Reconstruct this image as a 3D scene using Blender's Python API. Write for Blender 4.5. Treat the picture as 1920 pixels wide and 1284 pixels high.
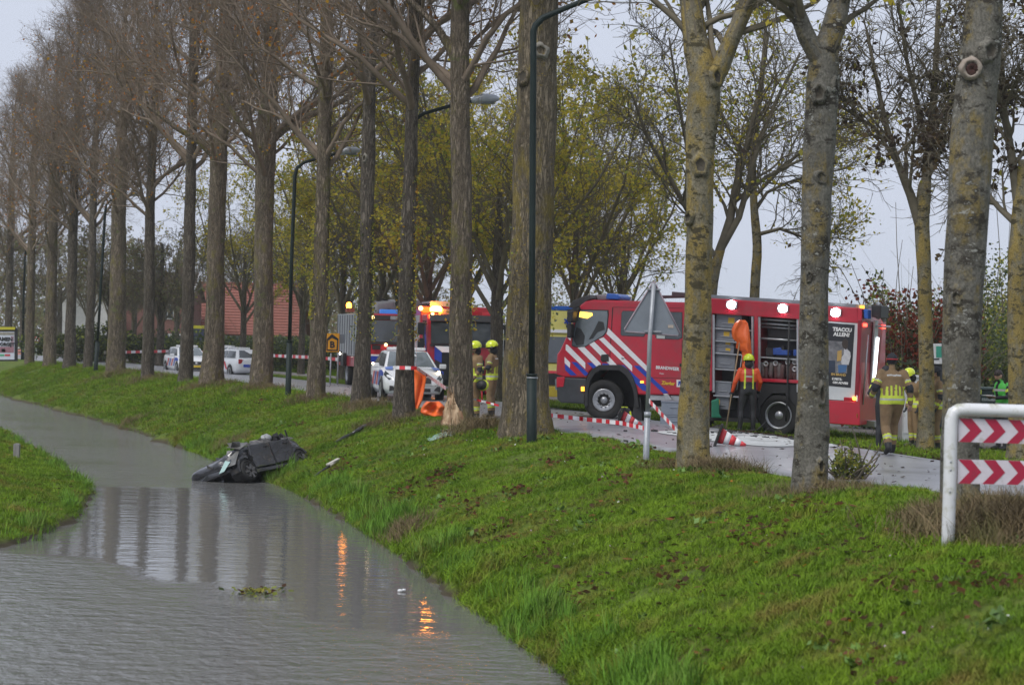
import bpy, bmesh, math, random
import numpy as np
from mathutils import Matrix, Vector, Euler
random.seed(7); rng = np.random.default_rng(7)
for o in list(bpy.data.objects): bpy.data.objects.remove(o)
SC = bpy.context.scene; COL = SC.collection
R = math.radians
# ------------------------------------------------------------------ camera
F = 4000.0; CZ = 1.9; ROLL = R(1.5); HOR = 637.0          # focal length in photo pixels, eye height above the road
cam = bpy.data.cameras.new('camera'); camo = bpy.data.objects.new('camera', cam); COL.objects.link(camo)
cam.sensor_width = 36; cam.lens = 36*F/1920; cam.shift_y = (HOR-642)/1920
cam.clip_start = .1; cam.clip_end = 3000
camo.matrix_world = Matrix.Translation((0, 0, CZ)) @ Matrix.Rotation(R(90), 4, 'X') @ Matrix.Rotation(ROLL, 4, 'Z')
cam.dof.use_dof = True; cam.dof.focus_distance = 46; cam.dof.aperture_fstop = 2.8
SC.camera = camo
# ------------------------------------------------------------------ world, sun, exposure
wd = bpy.data.worlds.new('World'); SC.world = wd; wd.use_nodes = True
nt = wd.node_tree; bg = nt.nodes['Background']
sky = nt.nodes.new('ShaderNodeTexSky'); sky.sky_type = 'NISHITA'; sky.sun_disc = False
SUN_EL, SUN_AZ = R(52), R(218)
sky.sun_elevation = SUN_EL; sky.sun_rotation = SUN_AZ; sky.air_density = 1.5; sky.dust_density = 4
hs = nt.nodes.new('ShaderNodeHueSaturation'); hs.inputs['Saturation'].default_value = .25
mx = nt.nodes.new('ShaderNodeMix'); mx.data_type = 'RGBA'; mx.inputs[0].default_value = .9
mx.inputs[7].default_value = (4.55, 4.95, 5.95, 1)               # even overcast cloud deck
nt.links.new(sky.outputs[0], hs.inputs['Color']); nt.links.new(hs.outputs[0], mx.inputs[6]); nt.links.new(mx.outputs[2], bg.inputs[0])
bg.inputs[1].default_value = .09
sl = bpy.data.lights.new('sun', 'SUN'); sl.energy = 1.5; sl.angle = R(25); sl.color = (1, .96, .9)
slo = bpy.data.objects.new('sun', sl); COL.objects.link(slo)
sd = Vector((math.sin(SUN_AZ)*math.cos(SUN_EL), math.cos(SUN_AZ)*math.cos(SUN_EL), math.sin(SUN_EL)))
slo.rotation_euler = (sd).to_track_quat('Z', 'Y').to_euler()
vs = SC.view_settings; vs.view_transform = 'Standard'; vs.look = 'None'; vs.gamma = 1; vs.exposure = .68; vs.use_curve_mapping = False
cy = SC.cycles
cy.max_bounces = 6; cy.diffuse_bounces = 3; cy.glossy_bounces = 3; cy.transmission_bounces = 4; cy.transparent_max_bounces = 8; cy.volume_bounces = 2
cy.use_denoising = True; cy.sample_clamp_indirect = 25; cy.caustics_reflective = False; cy.caustics_refractive = False
try: cy.denoiser = 'OPENIMAGEDENOISE'
except Exception: pass
# ------------------------------------------------------------------ pixel <-> place
cR, sR = math.cos(ROLL), math.sin(ROLL)
def ray(px, py):
    a = (px-960)/F; b = (HOR-py)/F
    return a*cR - b*sR, a*sR + b*cR
def at(px, py, d):
    u, v = ray(px, py); return Vector((u*d, d, CZ+v*d))
def onplane(px, py, Mw, yl):
    """photo pixel -> local (x,z) on the plane y=yl of a thing with matrix Mw"""
    u, v = ray(px, py); Mi = Mw.inverted()
    o = Mi @ Vector((0, 0, CZ)); d = Mi.to_3x3() @ Vector((u, 1, v)); t = (yl-o.y)/d.y
    p = o + d*t; return p.x, p.z
# ------------------------------------------------------------------ materials
MATS = {}
def M(name, c1, c2=None, scale=6., rough=.6, metal=0., bump=0., bscale=None, stretch=(1, 1, 1), c3=None, s3=3., t3=.55, w3=.08, coat=0., em=None, ems=0., spec=.5, detail=5, rnd=0., coord='Object'):
    if name in MATS: return MATS[name]
    m = bpy.data.materials.new(name); m.use_nodes = True; t = m.node_tree; L = t.links.new
    b = t.nodes['Principled BSDF']; b.inputs['Roughness'].default_value = rough; b.inputs['Metallic'].default_value = metal
    b.inputs['Coat Weight'].default_value = coat; b.inputs['Specular IOR Level'].default_value = spec
    tc = t.nodes.new('ShaderNodeTexCoord'); mp = t.nodes.new('ShaderNodeMapping'); mp.inputs['Scale'].default_value = stretch
    if coord == 'World':
        g = t.nodes.new('ShaderNodeNewGeometry'); L(g.outputs['Position'], mp.inputs[0])
    else: L(tc.outputs['Object'], mp.inputs[0])
    nz = t.nodes.new('ShaderNodeTexNoise'); nz.inputs['Scale'].default_value = scale; nz.inputs['Detail'].default_value = detail; nz.inputs['Roughness'].default_value = .62
    L(mp.outputs[0], nz.inputs['Vector'])
    if c2 is None: c2 = tuple(x*.82 for x in c1)
    rp = t.nodes.new('ShaderNodeValToRGB'); rp.color_ramp.elements[0].position = .32; rp.color_ramp.elements[1].position = .68
    rp.color_ramp.elements[0].color = (*c2, 1); rp.color_ramp.elements[1].color = (*c1, 1); L(nz.outputs['Fac'], rp.inputs[0]); out = rp.outputs[0]
    if c3:
        n3 = t.nodes.new('ShaderNodeTexNoise'); n3.inputs['Scale'].default_value = s3; n3.inputs['Detail'].default_value = 6; n3.inputs['Roughness'].default_value = .65
        L(mp.outputs[0], n3.inputs['Vector'])
        mr = t.nodes.new('ShaderNodeMapRange'); mr.inputs[1].default_value = t3-w3; mr.inputs[2].default_value = t3+w3; L(n3.outputs['Fac'], mr.inputs[0])
        mm = t.nodes.new('ShaderNodeMix'); mm.data_type = 'RGBA'; mm.inputs[7].default_value = (*c3, 1); L(mr.outputs[0], mm.inputs[0]); L(out, mm.inputs[6]); out = mm.outputs[2]
    if rnd:
        oi = t.nodes.new('ShaderNodeObjectInfo'); h = t.nodes.new('ShaderNodeHueSaturation')
        a = t.nodes.new('ShaderNodeMapRange'); a.inputs[3].default_value = 1-rnd; a.inputs[4].default_value = 1+rnd; L(oi.outputs['Random'], a.inputs[0])
        L(a.outputs[0], h.inputs['Value']); L(out, h.inputs['Color']); out = h.outputs[0]
    L(out, b.inputs['Base Color'])
    if bump:
        nb = nz
        if bscale:
            nb = t.nodes.new('ShaderNodeTexNoise'); nb.inputs['Scale'].default_value = bscale; nb.inputs['Detail'].default_value = 6; L(mp.outputs[0], nb.inputs['Vector'])
        bp = t.nodes.new('ShaderNodeBump'); bp.inputs['Strength'].default_value = min(1, bump*10); bp.inputs['Distance'].default_value = bump; L(nb.outputs['Fac'], bp.inputs['Height']); L(bp.outputs[0], b.inputs['Normal'])
    if em: b.inputs['Emission Color'].default_value = (*em, 1); b.inputs['Emission Strength'].default_value = ems
    MATS[name] = m; return m
# ------------------------------------------------------------------ mesh helpers
class MB:
    def __init__(s): s.v = []; s.f = []; s.mi = []; s.sm = []
    def add(s, v, f, mi=0, sm=False, X=None):
        n = len(s.v)
        for p in v:
            p = Vector(p); s.v.append(X @ p if X else p)
        for q in f: s.f.append([n+i for i in q]); s.mi.append(mi); s.sm.append(sm)
        return s
    def box(s, c, z, mi=0, X=None):
        a, b, e = z[0]/2, z[1]/2, z[2]/2; c = Vector(c)
        v = [c+Vector((i*a, j*b, k*e)) for i in (-1, 1) for j in (-1, 1) for k in (-1, 1)]
        return s.add(v, [(0, 1, 3, 2), (4, 6, 7, 5), (0, 4, 5, 1), (2, 3, 7, 6), (0, 2, 6, 4), (1, 5, 7, 3)], mi, False, X)
    def bar(s, a, b, w, h, mi=0, X=None):
        """box along a->b with width w (horizontal) and height h"""
        a, b = Vector(a), Vector(b); d = b-a; q = d.to_track_quat('X', 'Z').to_matrix().to_4x4()
        T = Matrix.Translation((a+b)/2) @ q
        return s.box((0, 0, 0), (d.length, w, h), mi, X @ T if X else T)
    def prism(s, poly, y0, y1, mi=0, X=None, ax='y'):
        n = len(poly)
        def P(p, y): return {'y': (p[0], y, p[1]), 'x': (y, p[0], p[1]), 'z': (p[0], p[1], y)}[ax]
        v = [P(p, y0) for p in poly]+[P(p, y1) for p in poly]
        f = [list(range(n)), list(range(2*n-1, n-1, -1))]+[(i, i+n, (i+1) % n+n, (i+1) % n) for i in range(n)]
        return s.add(v, f, mi, False, X)
    def tube(s, path, r, n=8, mi=0, X=None, caps=True, sm=True):
        path = [Vector(p) for p in path]; K = len(path)
        if not hasattr(r, '__len__'): r = [r]*K
        v = []; up = None
        for i, p in enumerate(path):
            t = (path[min(i+1, K-1)]-path[max(i-1, 0)]).normalized()
            if up is None: up = Vector((0, 0, 1)) if abs(t.z) < .9 else Vector((0, 1, 0))
            a = t.cross(up).normalized(); b = a.cross(t).normalized(); up = b
            for k in range(n):
                g = 2*math.pi*k/n; v.append(p+(a*math.cos(g)+b*math.sin(g))*r[i])
        f = [(i*n+k, i*n+(k+1) % n, (i+1)*n+(k+1) % n, (i+1)*n+k) for i in range(K-1) for k in range(n)]
        s.add(v, f, mi, sm, X)
        if caps: s.add(v[:n], [list(range(n))[::-1]], mi, False, X); s.add(v[-n:], [list(range(n))], mi, False, X)
        return s
    def lathe(s, prof, c=(0, 0, 0), n=20, ax='z', mi=0, X=None, sm=True):
        v = []; c = Vector(c)
        for r, h in prof:
            for k in range(n):
                g = 2*math.pi*k/n; a, b = r*math.cos(g), r*math.sin(g)
                v.append(c+Vector({'z': (a, b, h), 'y': (b, h, a), 'x': (h, a, b)}[ax]))
        f = [(i*n+k, i*n+(k+1) % n, (i+1)*n+(k+1) % n, (i+1)*n+k) for i in range(len(prof)-1) for k in range(n)]
        if prof[0][0] > 1e-5: f.append(list(range(n))[::-1])
        if prof[-1][0] > 1e-5: m0 = (len(prof)-1)*n; f.append([m0+k for k in range(n)])
        return s.add(v, f, mi, sm, X)
    def ball(s, c, r, n=12, m=8, mi=0, X=None, lo=-90, hi=90):
        if not hasattr(r, '__len__'): r = (r, r, r)
        c = Vector(c); v = []
        for i in range(m+1):
            t = R(lo+(hi-lo)*i/m)
            for k in range(n):
                g = 2*math.pi*k/n; v.append(c+Vector((r[0]*math.cos(t)*math.cos(g), r[1]*math.cos(t)*math.sin(g), r[2]*math.sin(t))))
        f = [(i*n+k, i*n+(k+1) % n, (i+1)*n+(k+1) % n, (i+1)*n+k) for i in range(m) for k in range(n)]
        if lo > -90: f.append(list(range(n))[::-1])
        return s.add(v, f, mi, True, X)
    def build(s, name, mats, parent=None, bev=0, seg=2, angle=35):
        me = bpy.data.meshes.new(name); me.from_pydata([tuple(p) for p in s.v], [], s.f)
        me.polygons.foreach_set('material_index', s.mi); me.polygons.foreach_set('use_smooth', s.sm)
        for m in (mats if isinstance(mats, (list, tuple)) else [mats]): me.materials.append(m)
        bm = bmesh.new(); bm.from_mesh(me)
        bmesh.ops.remove_doubles(bm, verts=bm.verts, dist=1e-5); bmesh.ops.recalc_face_normals(bm, faces=bm.faces)
        if bev:
            ed = [e for e in bm.edges if len(e.link_faces) == 2 and e.calc_face_angle(0) > R(angle)]
            bmesh.ops.bevel(bm, geom=ed, offset=bev, segments=seg, affect='EDGES', profile=.6, clamp_overlap=True)
        bm.to_mesh(me); bm.free(); me.update()
        return link(name, me, parent)
def link(name, data, parent=None):
    o = bpy.data.objects.new(name, data); COL.objects.link(o)
    if parent: o.parent = parent
    return o
def tag(o, label=None, cat=None, group=None, kind=None):
    if label: o['label'] = label
    if cat: o['category'] = cat
    if group: o['group'] = group
    if kind: o['kind'] = kind
    return o
def thing(name, label, cat, loc=(0, 0, 0), rz=0, group=None, mw=None):
    o = bpy.data.objects.new(name, None); COL.objects.link(o); o.empty_display_size = .2
    if mw is not None: o.matrix_world = mw
    else: o.location = loc; o.rotation_euler = (0, 0, rz)
    return tag(o, label, cat, group)
def np_mesh(name, v, q, mats, smooth=False, mi=None):
    me = bpy.data.meshes.new(name); v = np.ascontiguousarray(v, dtype=np.float32).reshape(-1, 3); q = np.ascontiguousarray(q, dtype=np.int32).reshape(-1, 4)
    me.vertices.add(len(v)); me.vertices.foreach_set('co', v.ravel())
    me.loops.add(q.size); me.loops.foreach_set('vertex_index', q.ravel())
    me.polygons.add(len(q)); me.polygons.foreach_set('loop_start', np.arange(len(q), dtype=np.int32)*4)
    if smooth: me.polygons.foreach_set('use_smooth', np.ones(len(q), dtype=bool))
    for m in (mats if isinstance(mats, (list, tuple)) else [mats]): me.materials.append(m)
    if mi is not None: me.polygons.foreach_set('material_index', np.asarray(mi, dtype=np.int32))
    me.update(calc_edges=True); return me
def text(body, size, parent, mat, X, name='lettering', bold=.0, align='CENTER', ext=.002):
    c = bpy.data.curves.new(name, 'FONT'); c.body = body; c.size = size; c.extrude = ext; c.align_x = align; c.align_y = 'CENTER'; c.offset = bold; c.resolution_u = 2
    c.materials.append(mat); o = bpy.data.objects.new(name, c); COL.objects.link(o)
    me = bpy.data.meshes.new_from_object(o.evaluated_get(bpy.context.evaluated_depsgraph_get())); bpy.data.objects.remove(o)
    o = link(name, me, parent); o.matrix_local = X; return o
def copy_tree(o, parent=None):
    c = o.copy(); COL.objects.link(c)
    if parent: c.parent = parent
    for ch in o.children: copy_tree(ch, c)
    return c
# ------------------------------------------------------------------ common materials
m_white = M('white_paint', (.72, .73, .75), (.62, .63, .65), 3, .4, coat=.15, c3=(.38, .38, .30), s3=6, t3=.60, w3=.09)
m_black = M('black_plastic', (.025, .025, .028), (.015, .015, .017), 9, .55)
m_rubber = M('tyre_rubber', (.02, .02, .021), (.012, .012, .012), 25, .8, bump=.002)
m_rim = M('alloy_rim', (.45, .46, .48), (.33, .34, .36), 12, .35, .7)
m_steel = M('galvanised_steel', (.36, .38, .41), (.28, .30, .33), 14, .5, .35)
m_grey = M('grey_plastic', (.23, .25, .28), (.19, .2, .23), 8, .55)
m_glass = M('dark_glass', (.05, .06, .068), (.03, .036, .04), 1.5, .06, spec=.9)
m_glassl = M('pale_glass', (.17, .2, .22), (.1, .12, .13), 1.2, .06, spec=.9)
m_red = M('red_enamel', (.52, .014, .038), (.43, .011, .031), 1.6, .32, coat=.3, c3=(.30, .045, .05), s3=2.2, t3=.62, w3=.12)
m_redref = M('red_reflective_sheet', (.55, .02, .04), (.47, .015, .03), 9, .45)
m_blue = M('blue_film', (.015, .06, .42), (.012, .045, .34), 5, .4)
m_tapew = M('tape_white', (.78, .78, .8), (.7, .7, .72), 9, .4)
m_taper = M('tape_red', (.65, .02, .035), (.55, .015, .03), 9, .4)
m_orange = M('orange_vinyl', (.92, .17, .03), (.82, .13, .022), 6, .45, bump=.01, bscale=8)
m_amber = M('amber_lamp', (.8, .3, .02), em=(1, .30, .02), ems=45)
m_wlamp = M('white_work_lamp', (.9, .9, .9), em=(.95, .98, 1), ems=22)
m_rlamp = M('red_tail_lamp', (.6, .02, .02), em=(1, .05, .03), ems=5)
m_bluelamp = M('blue_beacon_lens', (.02, .12, .5), (.015, .1, .45), 4, .2)
m_yel = M('fluorescent_yellow', (.66, .78, .03), (.56, .68, .02), 8, .45)
m_alu = M('aluminium', (.5, .51, .53), (.4, .41, .43), 10, .4, .6)
# ================================================================== THE GROUND
WZ = -1.5
_ctrl = np.array([(-30, 8.0), (0, 3.7), (8, 2.45), (15, 1.8), (21.1, .85), (26.4, -.2), (34.2, -1.75), (41, -3.2), (46.4, -4.6), (59.6, -8.6), (76.6, -14.4), (104.6, -25), (160, -49), (400, -155), (1000, -420)])
_dd = np.concatenate([np.arange(-30, 10, 1.), np.arange(10, 70, .25), np.arange(70, 160, .8), np.arange(160, 1000, 12.)])
_xx = np.interp(_dd, _ctrl[:, 0], _ctrl[:, 1])
for _ in range(60):                                              # smooth the course of the bank
    a = _xx.copy(); w = (_dd[1:-1]-_dd[:-2])/(_dd[2:]-_dd[:-2]); a[1:-1] = .5*_xx[1:-1]+.5*((1-w)*_xx[:-2]+w*_xx[2:]); _xx = a
CUR = np.stack([_xx, _dd], 1)
tg = np.gradient(CUR, axis=0); tg /= np.linalg.norm(tg, axis=1)[:, None]
for _ in range(40): tg[1:-1] = (tg[:-2]+tg[1:-1]+tg[2:])/3
tg /= np.linalg.norm(tg, axis=1)[:, None]
NRM = np.stack([tg[:, 1], -tg[:, 0]], 1)                         # to the right of the course
def sd_of(x, y):
    """distance s from the waterline (right = +) and station y of the nearest point"""
    d2 = (CUR[:, 0]-x)**2+(CUR[:, 1]-y)**2; i = int(np.argmin(d2))
    return float((x-CUR[i, 0])*NRM[i, 0]+(y-CUR[i, 1])*NRM[i, 1]), float(CUR[i, 1])
def wob(d): return .10*np.sin(d*1.7)+.08*np.sin(d*3.9+1)+.06*np.sin(d*8.3+2)+.15*np.sin(d*.55+.7)
S_K = [-4, -.3, 0, .05, .25, .8, 1.6, 2.6, 3.6, 4.4, 5.1, 9.8, 11.5, 13.5, 17.5, 24, 40, 900]
Z_K = [-2.4, -1.75, -1.52, -1.40, -1.30, -1.08, -.74, -.40, -.16, -.06, -.03, -.05, -.19, -.24, -.24, -.4, -.85, -.85]
def prof(s, d):
    z = np.interp(s, S_K, Z_K)
    near = np.clip((30-d)/8, 0, 1); z = z+near*.13*np.clip((s-1.5)/2, 0, 1)*np.clip((9-s)/3, 0, 1)
    lump = .04*np.sin(d*.9+s*1.3)+.03*np.sin(d*2.3-s*2.1)+.02*np.sin(d*5.1+s*3.7)
    return z+lump*np.clip(s/1.0, 0, 1)*np.clip((5.0-s)/.8, 0, 1)
def H(x, y):
    s, d = sd_of(x, y); return float(prof(s-wob(d)*np.clip(1-s/3, 0, 1), d))
def hit(px, py, dmin=6, dmax=400):
    u, v = ray(px, py); d = dmin; st = .4
    while d < dmax:
        if CZ+v*d < H(u*d, d):
            lo, hi = d-st, d
            for _ in range(12):
                mid = (lo+hi)/2
                if CZ+v*mid < H(u*mid, mid): hi = mid
                else: lo = mid
            return Vector((u*hi, hi, CZ+v*hi))
        st = max(.3, d*.01); d += st
    return Vector((u*dmax, dmax, H(u*dmax, dmax)))
scols = np.array([-4, -1, -.3, -.1, 0, .03, .06, .12, .25]+list(np.arange(.45, 5.2, .22))+[5.3, 6.2, 7.2, 8.4, 9.6, 10.2, 11, 12, 13, 14, 15, 16, 17, 18.5, 21, 24, 30, 40, 60, 100, 180, 320, 600, 900])
def sheet(name, cols, mat, zf, stations=None, edge=None):
    idx = range(len(CUR)) if stations is None else stations
    V = []
    for i in idx:
        c = cols(i) if callable(cols) else cols
        d = CUR[i, 1]; sh = np.asarray(c)
        P = CUR[i][None]+NRM[i][None]*sh[:, None]
        V.append(np.concatenate([P, zf(sh, d)[:, None]], 1))
    V = np.array(V); n, m = V.shape[:2]
    ii, jj = np.meshgrid(np.arange(n-1), np.arange(m-1), indexing='ij'); a = (ii*m+jj).ravel()
    q = np.stack([a, a+1, a+m+1, a+m], 1)
    return np_mesh(name, V.reshape(-1, 3), q, mat, True)
def grass_mat(name, g1, g2, dry, scale=.55, mudz=None):
    m = M(name, g1, g2, scale, .85, c3=dry, s3=.9, t3=.62, w3=.1, coord='World', spec=.2)
    t = m.node_tree; b = t.nodes['Principled BSDF']; L = t.links.new
    g = t.nodes.new('ShaderNodeNewGeometry'); n = t.nodes.new('ShaderNodeTexNoise'); n.inputs['Scale'].default_value = 9; n.inputs['Detail'].default_value = 8; n.inputs['Roughness'].default_value = .75
    L(g.outputs['Position'], n.inputs['Vector']); src = b.inputs['Base Color'].links[0].from_socket
    h = t.nodes.new('ShaderNodeHueSaturation'); mr = t.nodes.new('ShaderNodeMapRange'); mr.inputs[1].default_value = .3; mr.inputs[2].default_value = .7; mr.inputs[3].default_value = .45; mr.inputs[4].default_value = 1.5
    L(n.outputs[0], mr.inputs[0]); L(mr.outputs[0], h.inputs['Value']); L(src, h.inputs['Color'])
    out = h.outputs[0]
    if mudz is not None:                                         # bare wet earth just above the water
        sp = t.nodes.new('ShaderNodeSeparateXYZ'); L(g.outputs['Position'], sp.inputs[0])
        r2 = t.nodes.new('ShaderNodeMapRange'); r2.inputs[1].default_value = mudz; r2.inputs[2].default_value = mudz+.08; r2.inputs[3].default_value = 1; r2.inputs[4].default_value = 0; L(sp.outputs[2], r2.inputs[0])
        mm = t.nodes.new('ShaderNodeMix'); mm.data_type = 'RGBA'; mm.inputs[7].default_value = (.06, .05, .03, 1); L(r2.outputs[0], mm.inputs[0]); L(out, mm.inputs[6]); out = mm.outputs[2]
    L(out, b.inputs['Base Color'])
    bp = t.nodes.new('ShaderNodeBump'); bp.inputs['Strength'].default_value = .8; bp.inputs['Distance'].default_value = .04; L(n.outputs[0], bp.inputs['Height']); L(bp.outputs[0], b.inputs['Normal'])
    return m
m_grassg = grass_mat('turf', (.11, .155, .020), (.06, .10, .013), (.12, .095, .03), mudz=-1.46)
def zg(s, d): return prof(s-wob(d)*np.clip(1-s/3, 0, 1)*(s > -.5), d)
tag(link('ground', sheet('ground', scols, m_grassg, zg)), kind='structure')
# --- road: grey asphalt with a slight crown, its left edge swings out at the bend near the camera
RL, RR = 5.3, 9.6
def road_cols(i):
    l = RL+1.35*np.clip((30-CUR[i, 1])/4, 0, 1)+.05*math.sin(CUR[i, 1]*2.1)+.04*math.sin(CUR[i, 1]*5)
    return np.concatenate([[l], [l+.01], np.linspace(l+.3, RR-.3, 6), [RR-.01], [RR]])
def road_z(s, d):
    t = (s-s[0])/(s[-1]-s[0]); z = .01+.07*4*t*(1-t); z = z.copy(); z[0] = -.12; z[-1] = -.12; return z
m_asph = M('asphalt', (.30, .305, .33), (.235, .24, .26), 1.1, .30, c3=(.15, .15, .157), s3=.7, t3=.6, w3=.06, bump=.004, bscale=90, coord='World')
tag(link('road', sheet('road', road_cols, m_asph, road_z)), kind='structure')
m_path = M('path_paving', (.21, .19, .175), (.16, .145, .135), 2.2, .7, bump=.004, bscale=60, coord='World')
tag(link('cycle_path', sheet('cycle_path', np.array([14.9, 14.92, 15.8, 16.7, 16.72]), m_path, lambda s, d: np.array([-.4, -.20, -.19, -.20, -.4]), range(20, len(CUR)))), kind='structure')
def on_curve(s, d, z=None):
    i = int(np.argmin(abs(CUR[:, 1]-d))); p = CUR[i]+NRM[i]*s
    return Vector((p[0], p[1], H(p[0], p[1]) if z is None else z))
# white dashes along the far edge of the road
m_mark = M('road_marking', (.7, .7, .7), (.5, .5, .5), 14, .6)
for k in range(16):
    d0 = 26+k*3.0; i0 = int(np.argmin(abs(CUR[:, 1]-d0))); i1 = int(np.argmin(abs(CUR[:, 1]-d0-1.1))); mb = MB()
    for i in range(i0, i1):
        a = [CUR[j]+NRM[j]*s for j, s in ((i, RR-.42), (i, RR-.30), (i+1, RR-.30), (i+1, RR-.42))]
        mb.add([(p[0], p[1], .043+e) for p, e in zip(a, (0, -.008, -.008, 0))], [(0, 1, 2, 3)])
    mb.build('edge_marking', m_mark)['kind'] = 'structure'
# --- left bank: low green point between two ditches
_lb = [(-90, 28), (-30, 30), (-14, 30.4), (-9.5, 30.9), (-8.1, 32), (-7.55, 33.8), (-7.6, 36.5), (-8.0, 40.3), (-8.6, 44.2), (-10.4, 50), (-13.2, 58.5), (-17.2, 71), (-25, 95), (-36, 128), (-62, 190), (-200, 500), (-420, 1000)]
_lp = []
for a, b in zip(_lb[:-1], _lb[1:]):
    for t in np.linspace(0, 1, 12, endpoint=False): _lp.append((a[0]+(b[0]-a[0])*t, a[1]+(b[1]-a[1])*t))
_lp = np.array(_lp)
for _ in range(12): _lp[1:-1] = (_lp[:-2]+_lp[1:-1]*2+_lp[2:])/4
_lt = np.gradient(_lp, axis=0); _lt /= np.linalg.norm(_lt, axis=1)[:, None]; _ln = np.stack([-_lt[:, 1], _lt[:, 0]], 1)
def left_sd(X, Y):
    P = np.stack([X, Y], 1); out = np.empty(len(P))
    for k in range(0, len(P), 400):
        d = P[k:k+400, None]-_lp[None]; d2 = (d**2).sum(2); i = d2.argmin(1); dd = d[np.arange(len(i)), i]
        out[k:k+400] = np.sign((dd*_ln[i]).sum(1))*np.sqrt(d2[np.arange(len(i)), i])
    return out
def left_h(X, Y):
    s = left_sd(X, Y)+.12*np.sin(X*2.1+Y*1.3)+.07*np.sin(Y*3.7-X)
    z = np.interp(s, [-4, -.2, 0, .06, .5, 2.2, 5, 10, 800], [-2.6, -1.75, -1.52, -1.40, -1.30, -.98, -.72, -.6, -.6])
    return z+.03*np.sin(X*1.9+Y*.8)+.02*np.sin(X*4.1-Y*3), s
gx = np.concatenate([-np.geomspace(900, 22, 16), np.arange(-21, -6, .3)]); gy = np.concatenate([np.arange(27, 62, .3), np.arange(62, 110, 1.5), np.geomspace(112, 1000, 14)])
GX, GY = np.meshgrid(gx, gy, indexing='ij'); zz, _s = left_h(GX.ravel(), GY.ravel())
n, m_ = GX.shape; ii, jj = np.meshgrid(np.arange(n-1), np.arange(m_-1), indexing='ij'); a = (ii*m_+jj).ravel(); q = np.stack([a, a+m_, a+m_+1, a+1], 1)
keep = _s[q].max(1) > -3.5
tag(link('left_bank_ground', np_mesh('left_bank_ground', np.stack([GX.ravel(), GY.ravel(), zz], 1), q[keep], m_grassg, True)), kind='structure')
# --- water
mw = bpy.data.materials.new('ditch_water'); mw.use_nodes = True; t = mw.node_tree; L = t.links.new; b = t.nodes['Principled BSDF']
b.inputs['Base Color'].default_value = (.155, .154, .15, 1); b.inputs['Roughness'].default_value = .05; b.inputs['IOR'].default_value = 1.33
g = t.nodes.new('ShaderNodeNewGeometry')
def wnoise(sx, sy, sc, det=3, ro=.55):
    mp = t.nodes.new('ShaderNodeMapping'); mp.inputs['Scale'].default_value = (sx, sy, 1); mp.inputs['Rotation'].default_value = (0, 0, R(8)); L(g.outputs['Position'], mp.inputs[0])
    nz = t.nodes.new('ShaderNodeTexNoise'); nz.inputs['Scale'].default_value = sc; nz.inputs['Detail'].default_value = det; nz.inputs['Roughness'].default_value = ro; L(mp.outputs[0], nz.inputs['Vector']); return nz.outputs[0]
def mth(op, a, b_):
    n = t.nodes.new('ShaderNodeMath'); n.operation = op
    for k, x in enumerate((a, b_)):
        if isinstance(x, (int, float)): n.inputs[k].default_value = x
        else: L(x, n.inputs[k])
    return n.outputs[0]
sp = t.nodes.new('ShaderNodeSeparateXYZ'); L(g.outputs['Position'], sp.inputs[0])
def mrange(x, a, b_, c, d):
    n = t.nodes.new('ShaderNodeMapRange'); n.interpolation_type = 'SMOOTHSTEP'
    for k, v in enumerate((a, b_, c, d)): n.inputs[k+1].default_value = v
    L(x, n.inputs[0]); return n.outputs[0]
# wind ruffles the open water near the camera and again beyond the wreck; a sheltered calm patch lies between
wv = mth('ADD', sp.outputs[1], mth('MULTIPLY', mth('SUBTRACT', wnoise(.35, .25, 1, 2), .5), 9.0))
wv = mth('ADD', wv, mth('MULTIPLY', sp.outputs[0], 1.3))
ruff = mth('ADD', mrange(wv, 20.4, 23.8, 1, 0), mrange(mth('ADD', sp.outputs[1], mth('MULTIPLY', wnoise(.3, .3, 1, 2), 5.0)), 47.5, 50.5, 0, .8))
ruff = mth('MULTIPLY', ruff, mrange(wnoise(.16, .3, 1, 3), .36, .58, .45, 1.0))
hgt = mth('ADD', mth('MULTIPLY', mth('SUBTRACT', wnoise(1.0, .75, 5.0, 4, .6), .5), mth('ADD', mth('MULTIPLY', ruff, .085), .0022)), mth('MULTIPLY', mth('SUBTRACT', wnoise(.6, 2.2, 1.9, 2), .5), mth('ADD', mth('MULTIPLY', ruff, .03), .0075)))
bp = t.nodes.new('ShaderNodeBump'); bp.inputs['Strength'].default_value = 1; bp.inputs['Distance'].default_value = 1; L(hgt, bp.inputs['Height']); L(bp.outputs[0], b.inputs['Normal'])
L(mth('ADD', mth('MULTIPLY', ruff, .09), .025), b.inputs['Roughness'])
mb = MB(); mb.add([(-900, -60, WZ), (14, -60, WZ), (14, 1000, WZ), (-900, 1000, WZ)], [(0, 1, 2, 3)])
tag(mb.build('ditch_water', mw), kind='structure')
# ================================================================== TREES
def tubes(P, Rr, S):
    P = np.asarray(P, float); N, K, _ = P.shape; T = np.gradient(P, axis=1); T /= np.linalg.norm(T, axis=2, keepdims=True)+1e-9
    ref = np.where(abs(T[:, :1, 2:3]) > .8, np.array([[[1., 0, 0]]]), np.array([[[0., 0, 1]]]))
    A = np.cross(T, np.broadcast_to(ref, T.shape)); A /= np.linalg.norm(A, axis=2, keepdims=True)+1e-9; B = np.cross(A, T)
    g = 2*np.pi*np.arange(S)/S
    V = P[:, :, None]+Rr[:, :, None, None]*(A[:, :, None]*np.cos(g)[None, None, :, None]+B[:, :, None]*np.sin(g)[None, None, :, None])
    i = np.arange(N)[:, None, None]*K*S; j = np.arange(K-1)[None, :, None]*S; k = np.arange(S)[None, None]; k2 = (k+1) % S
    q = np.stack(np.broadcast_arrays(i+j+k, i+j+k2, i+j+S+k2, i+j+S+k), -1).reshape(-1, 4)
    return V.reshape(-1, 3), q
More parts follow.
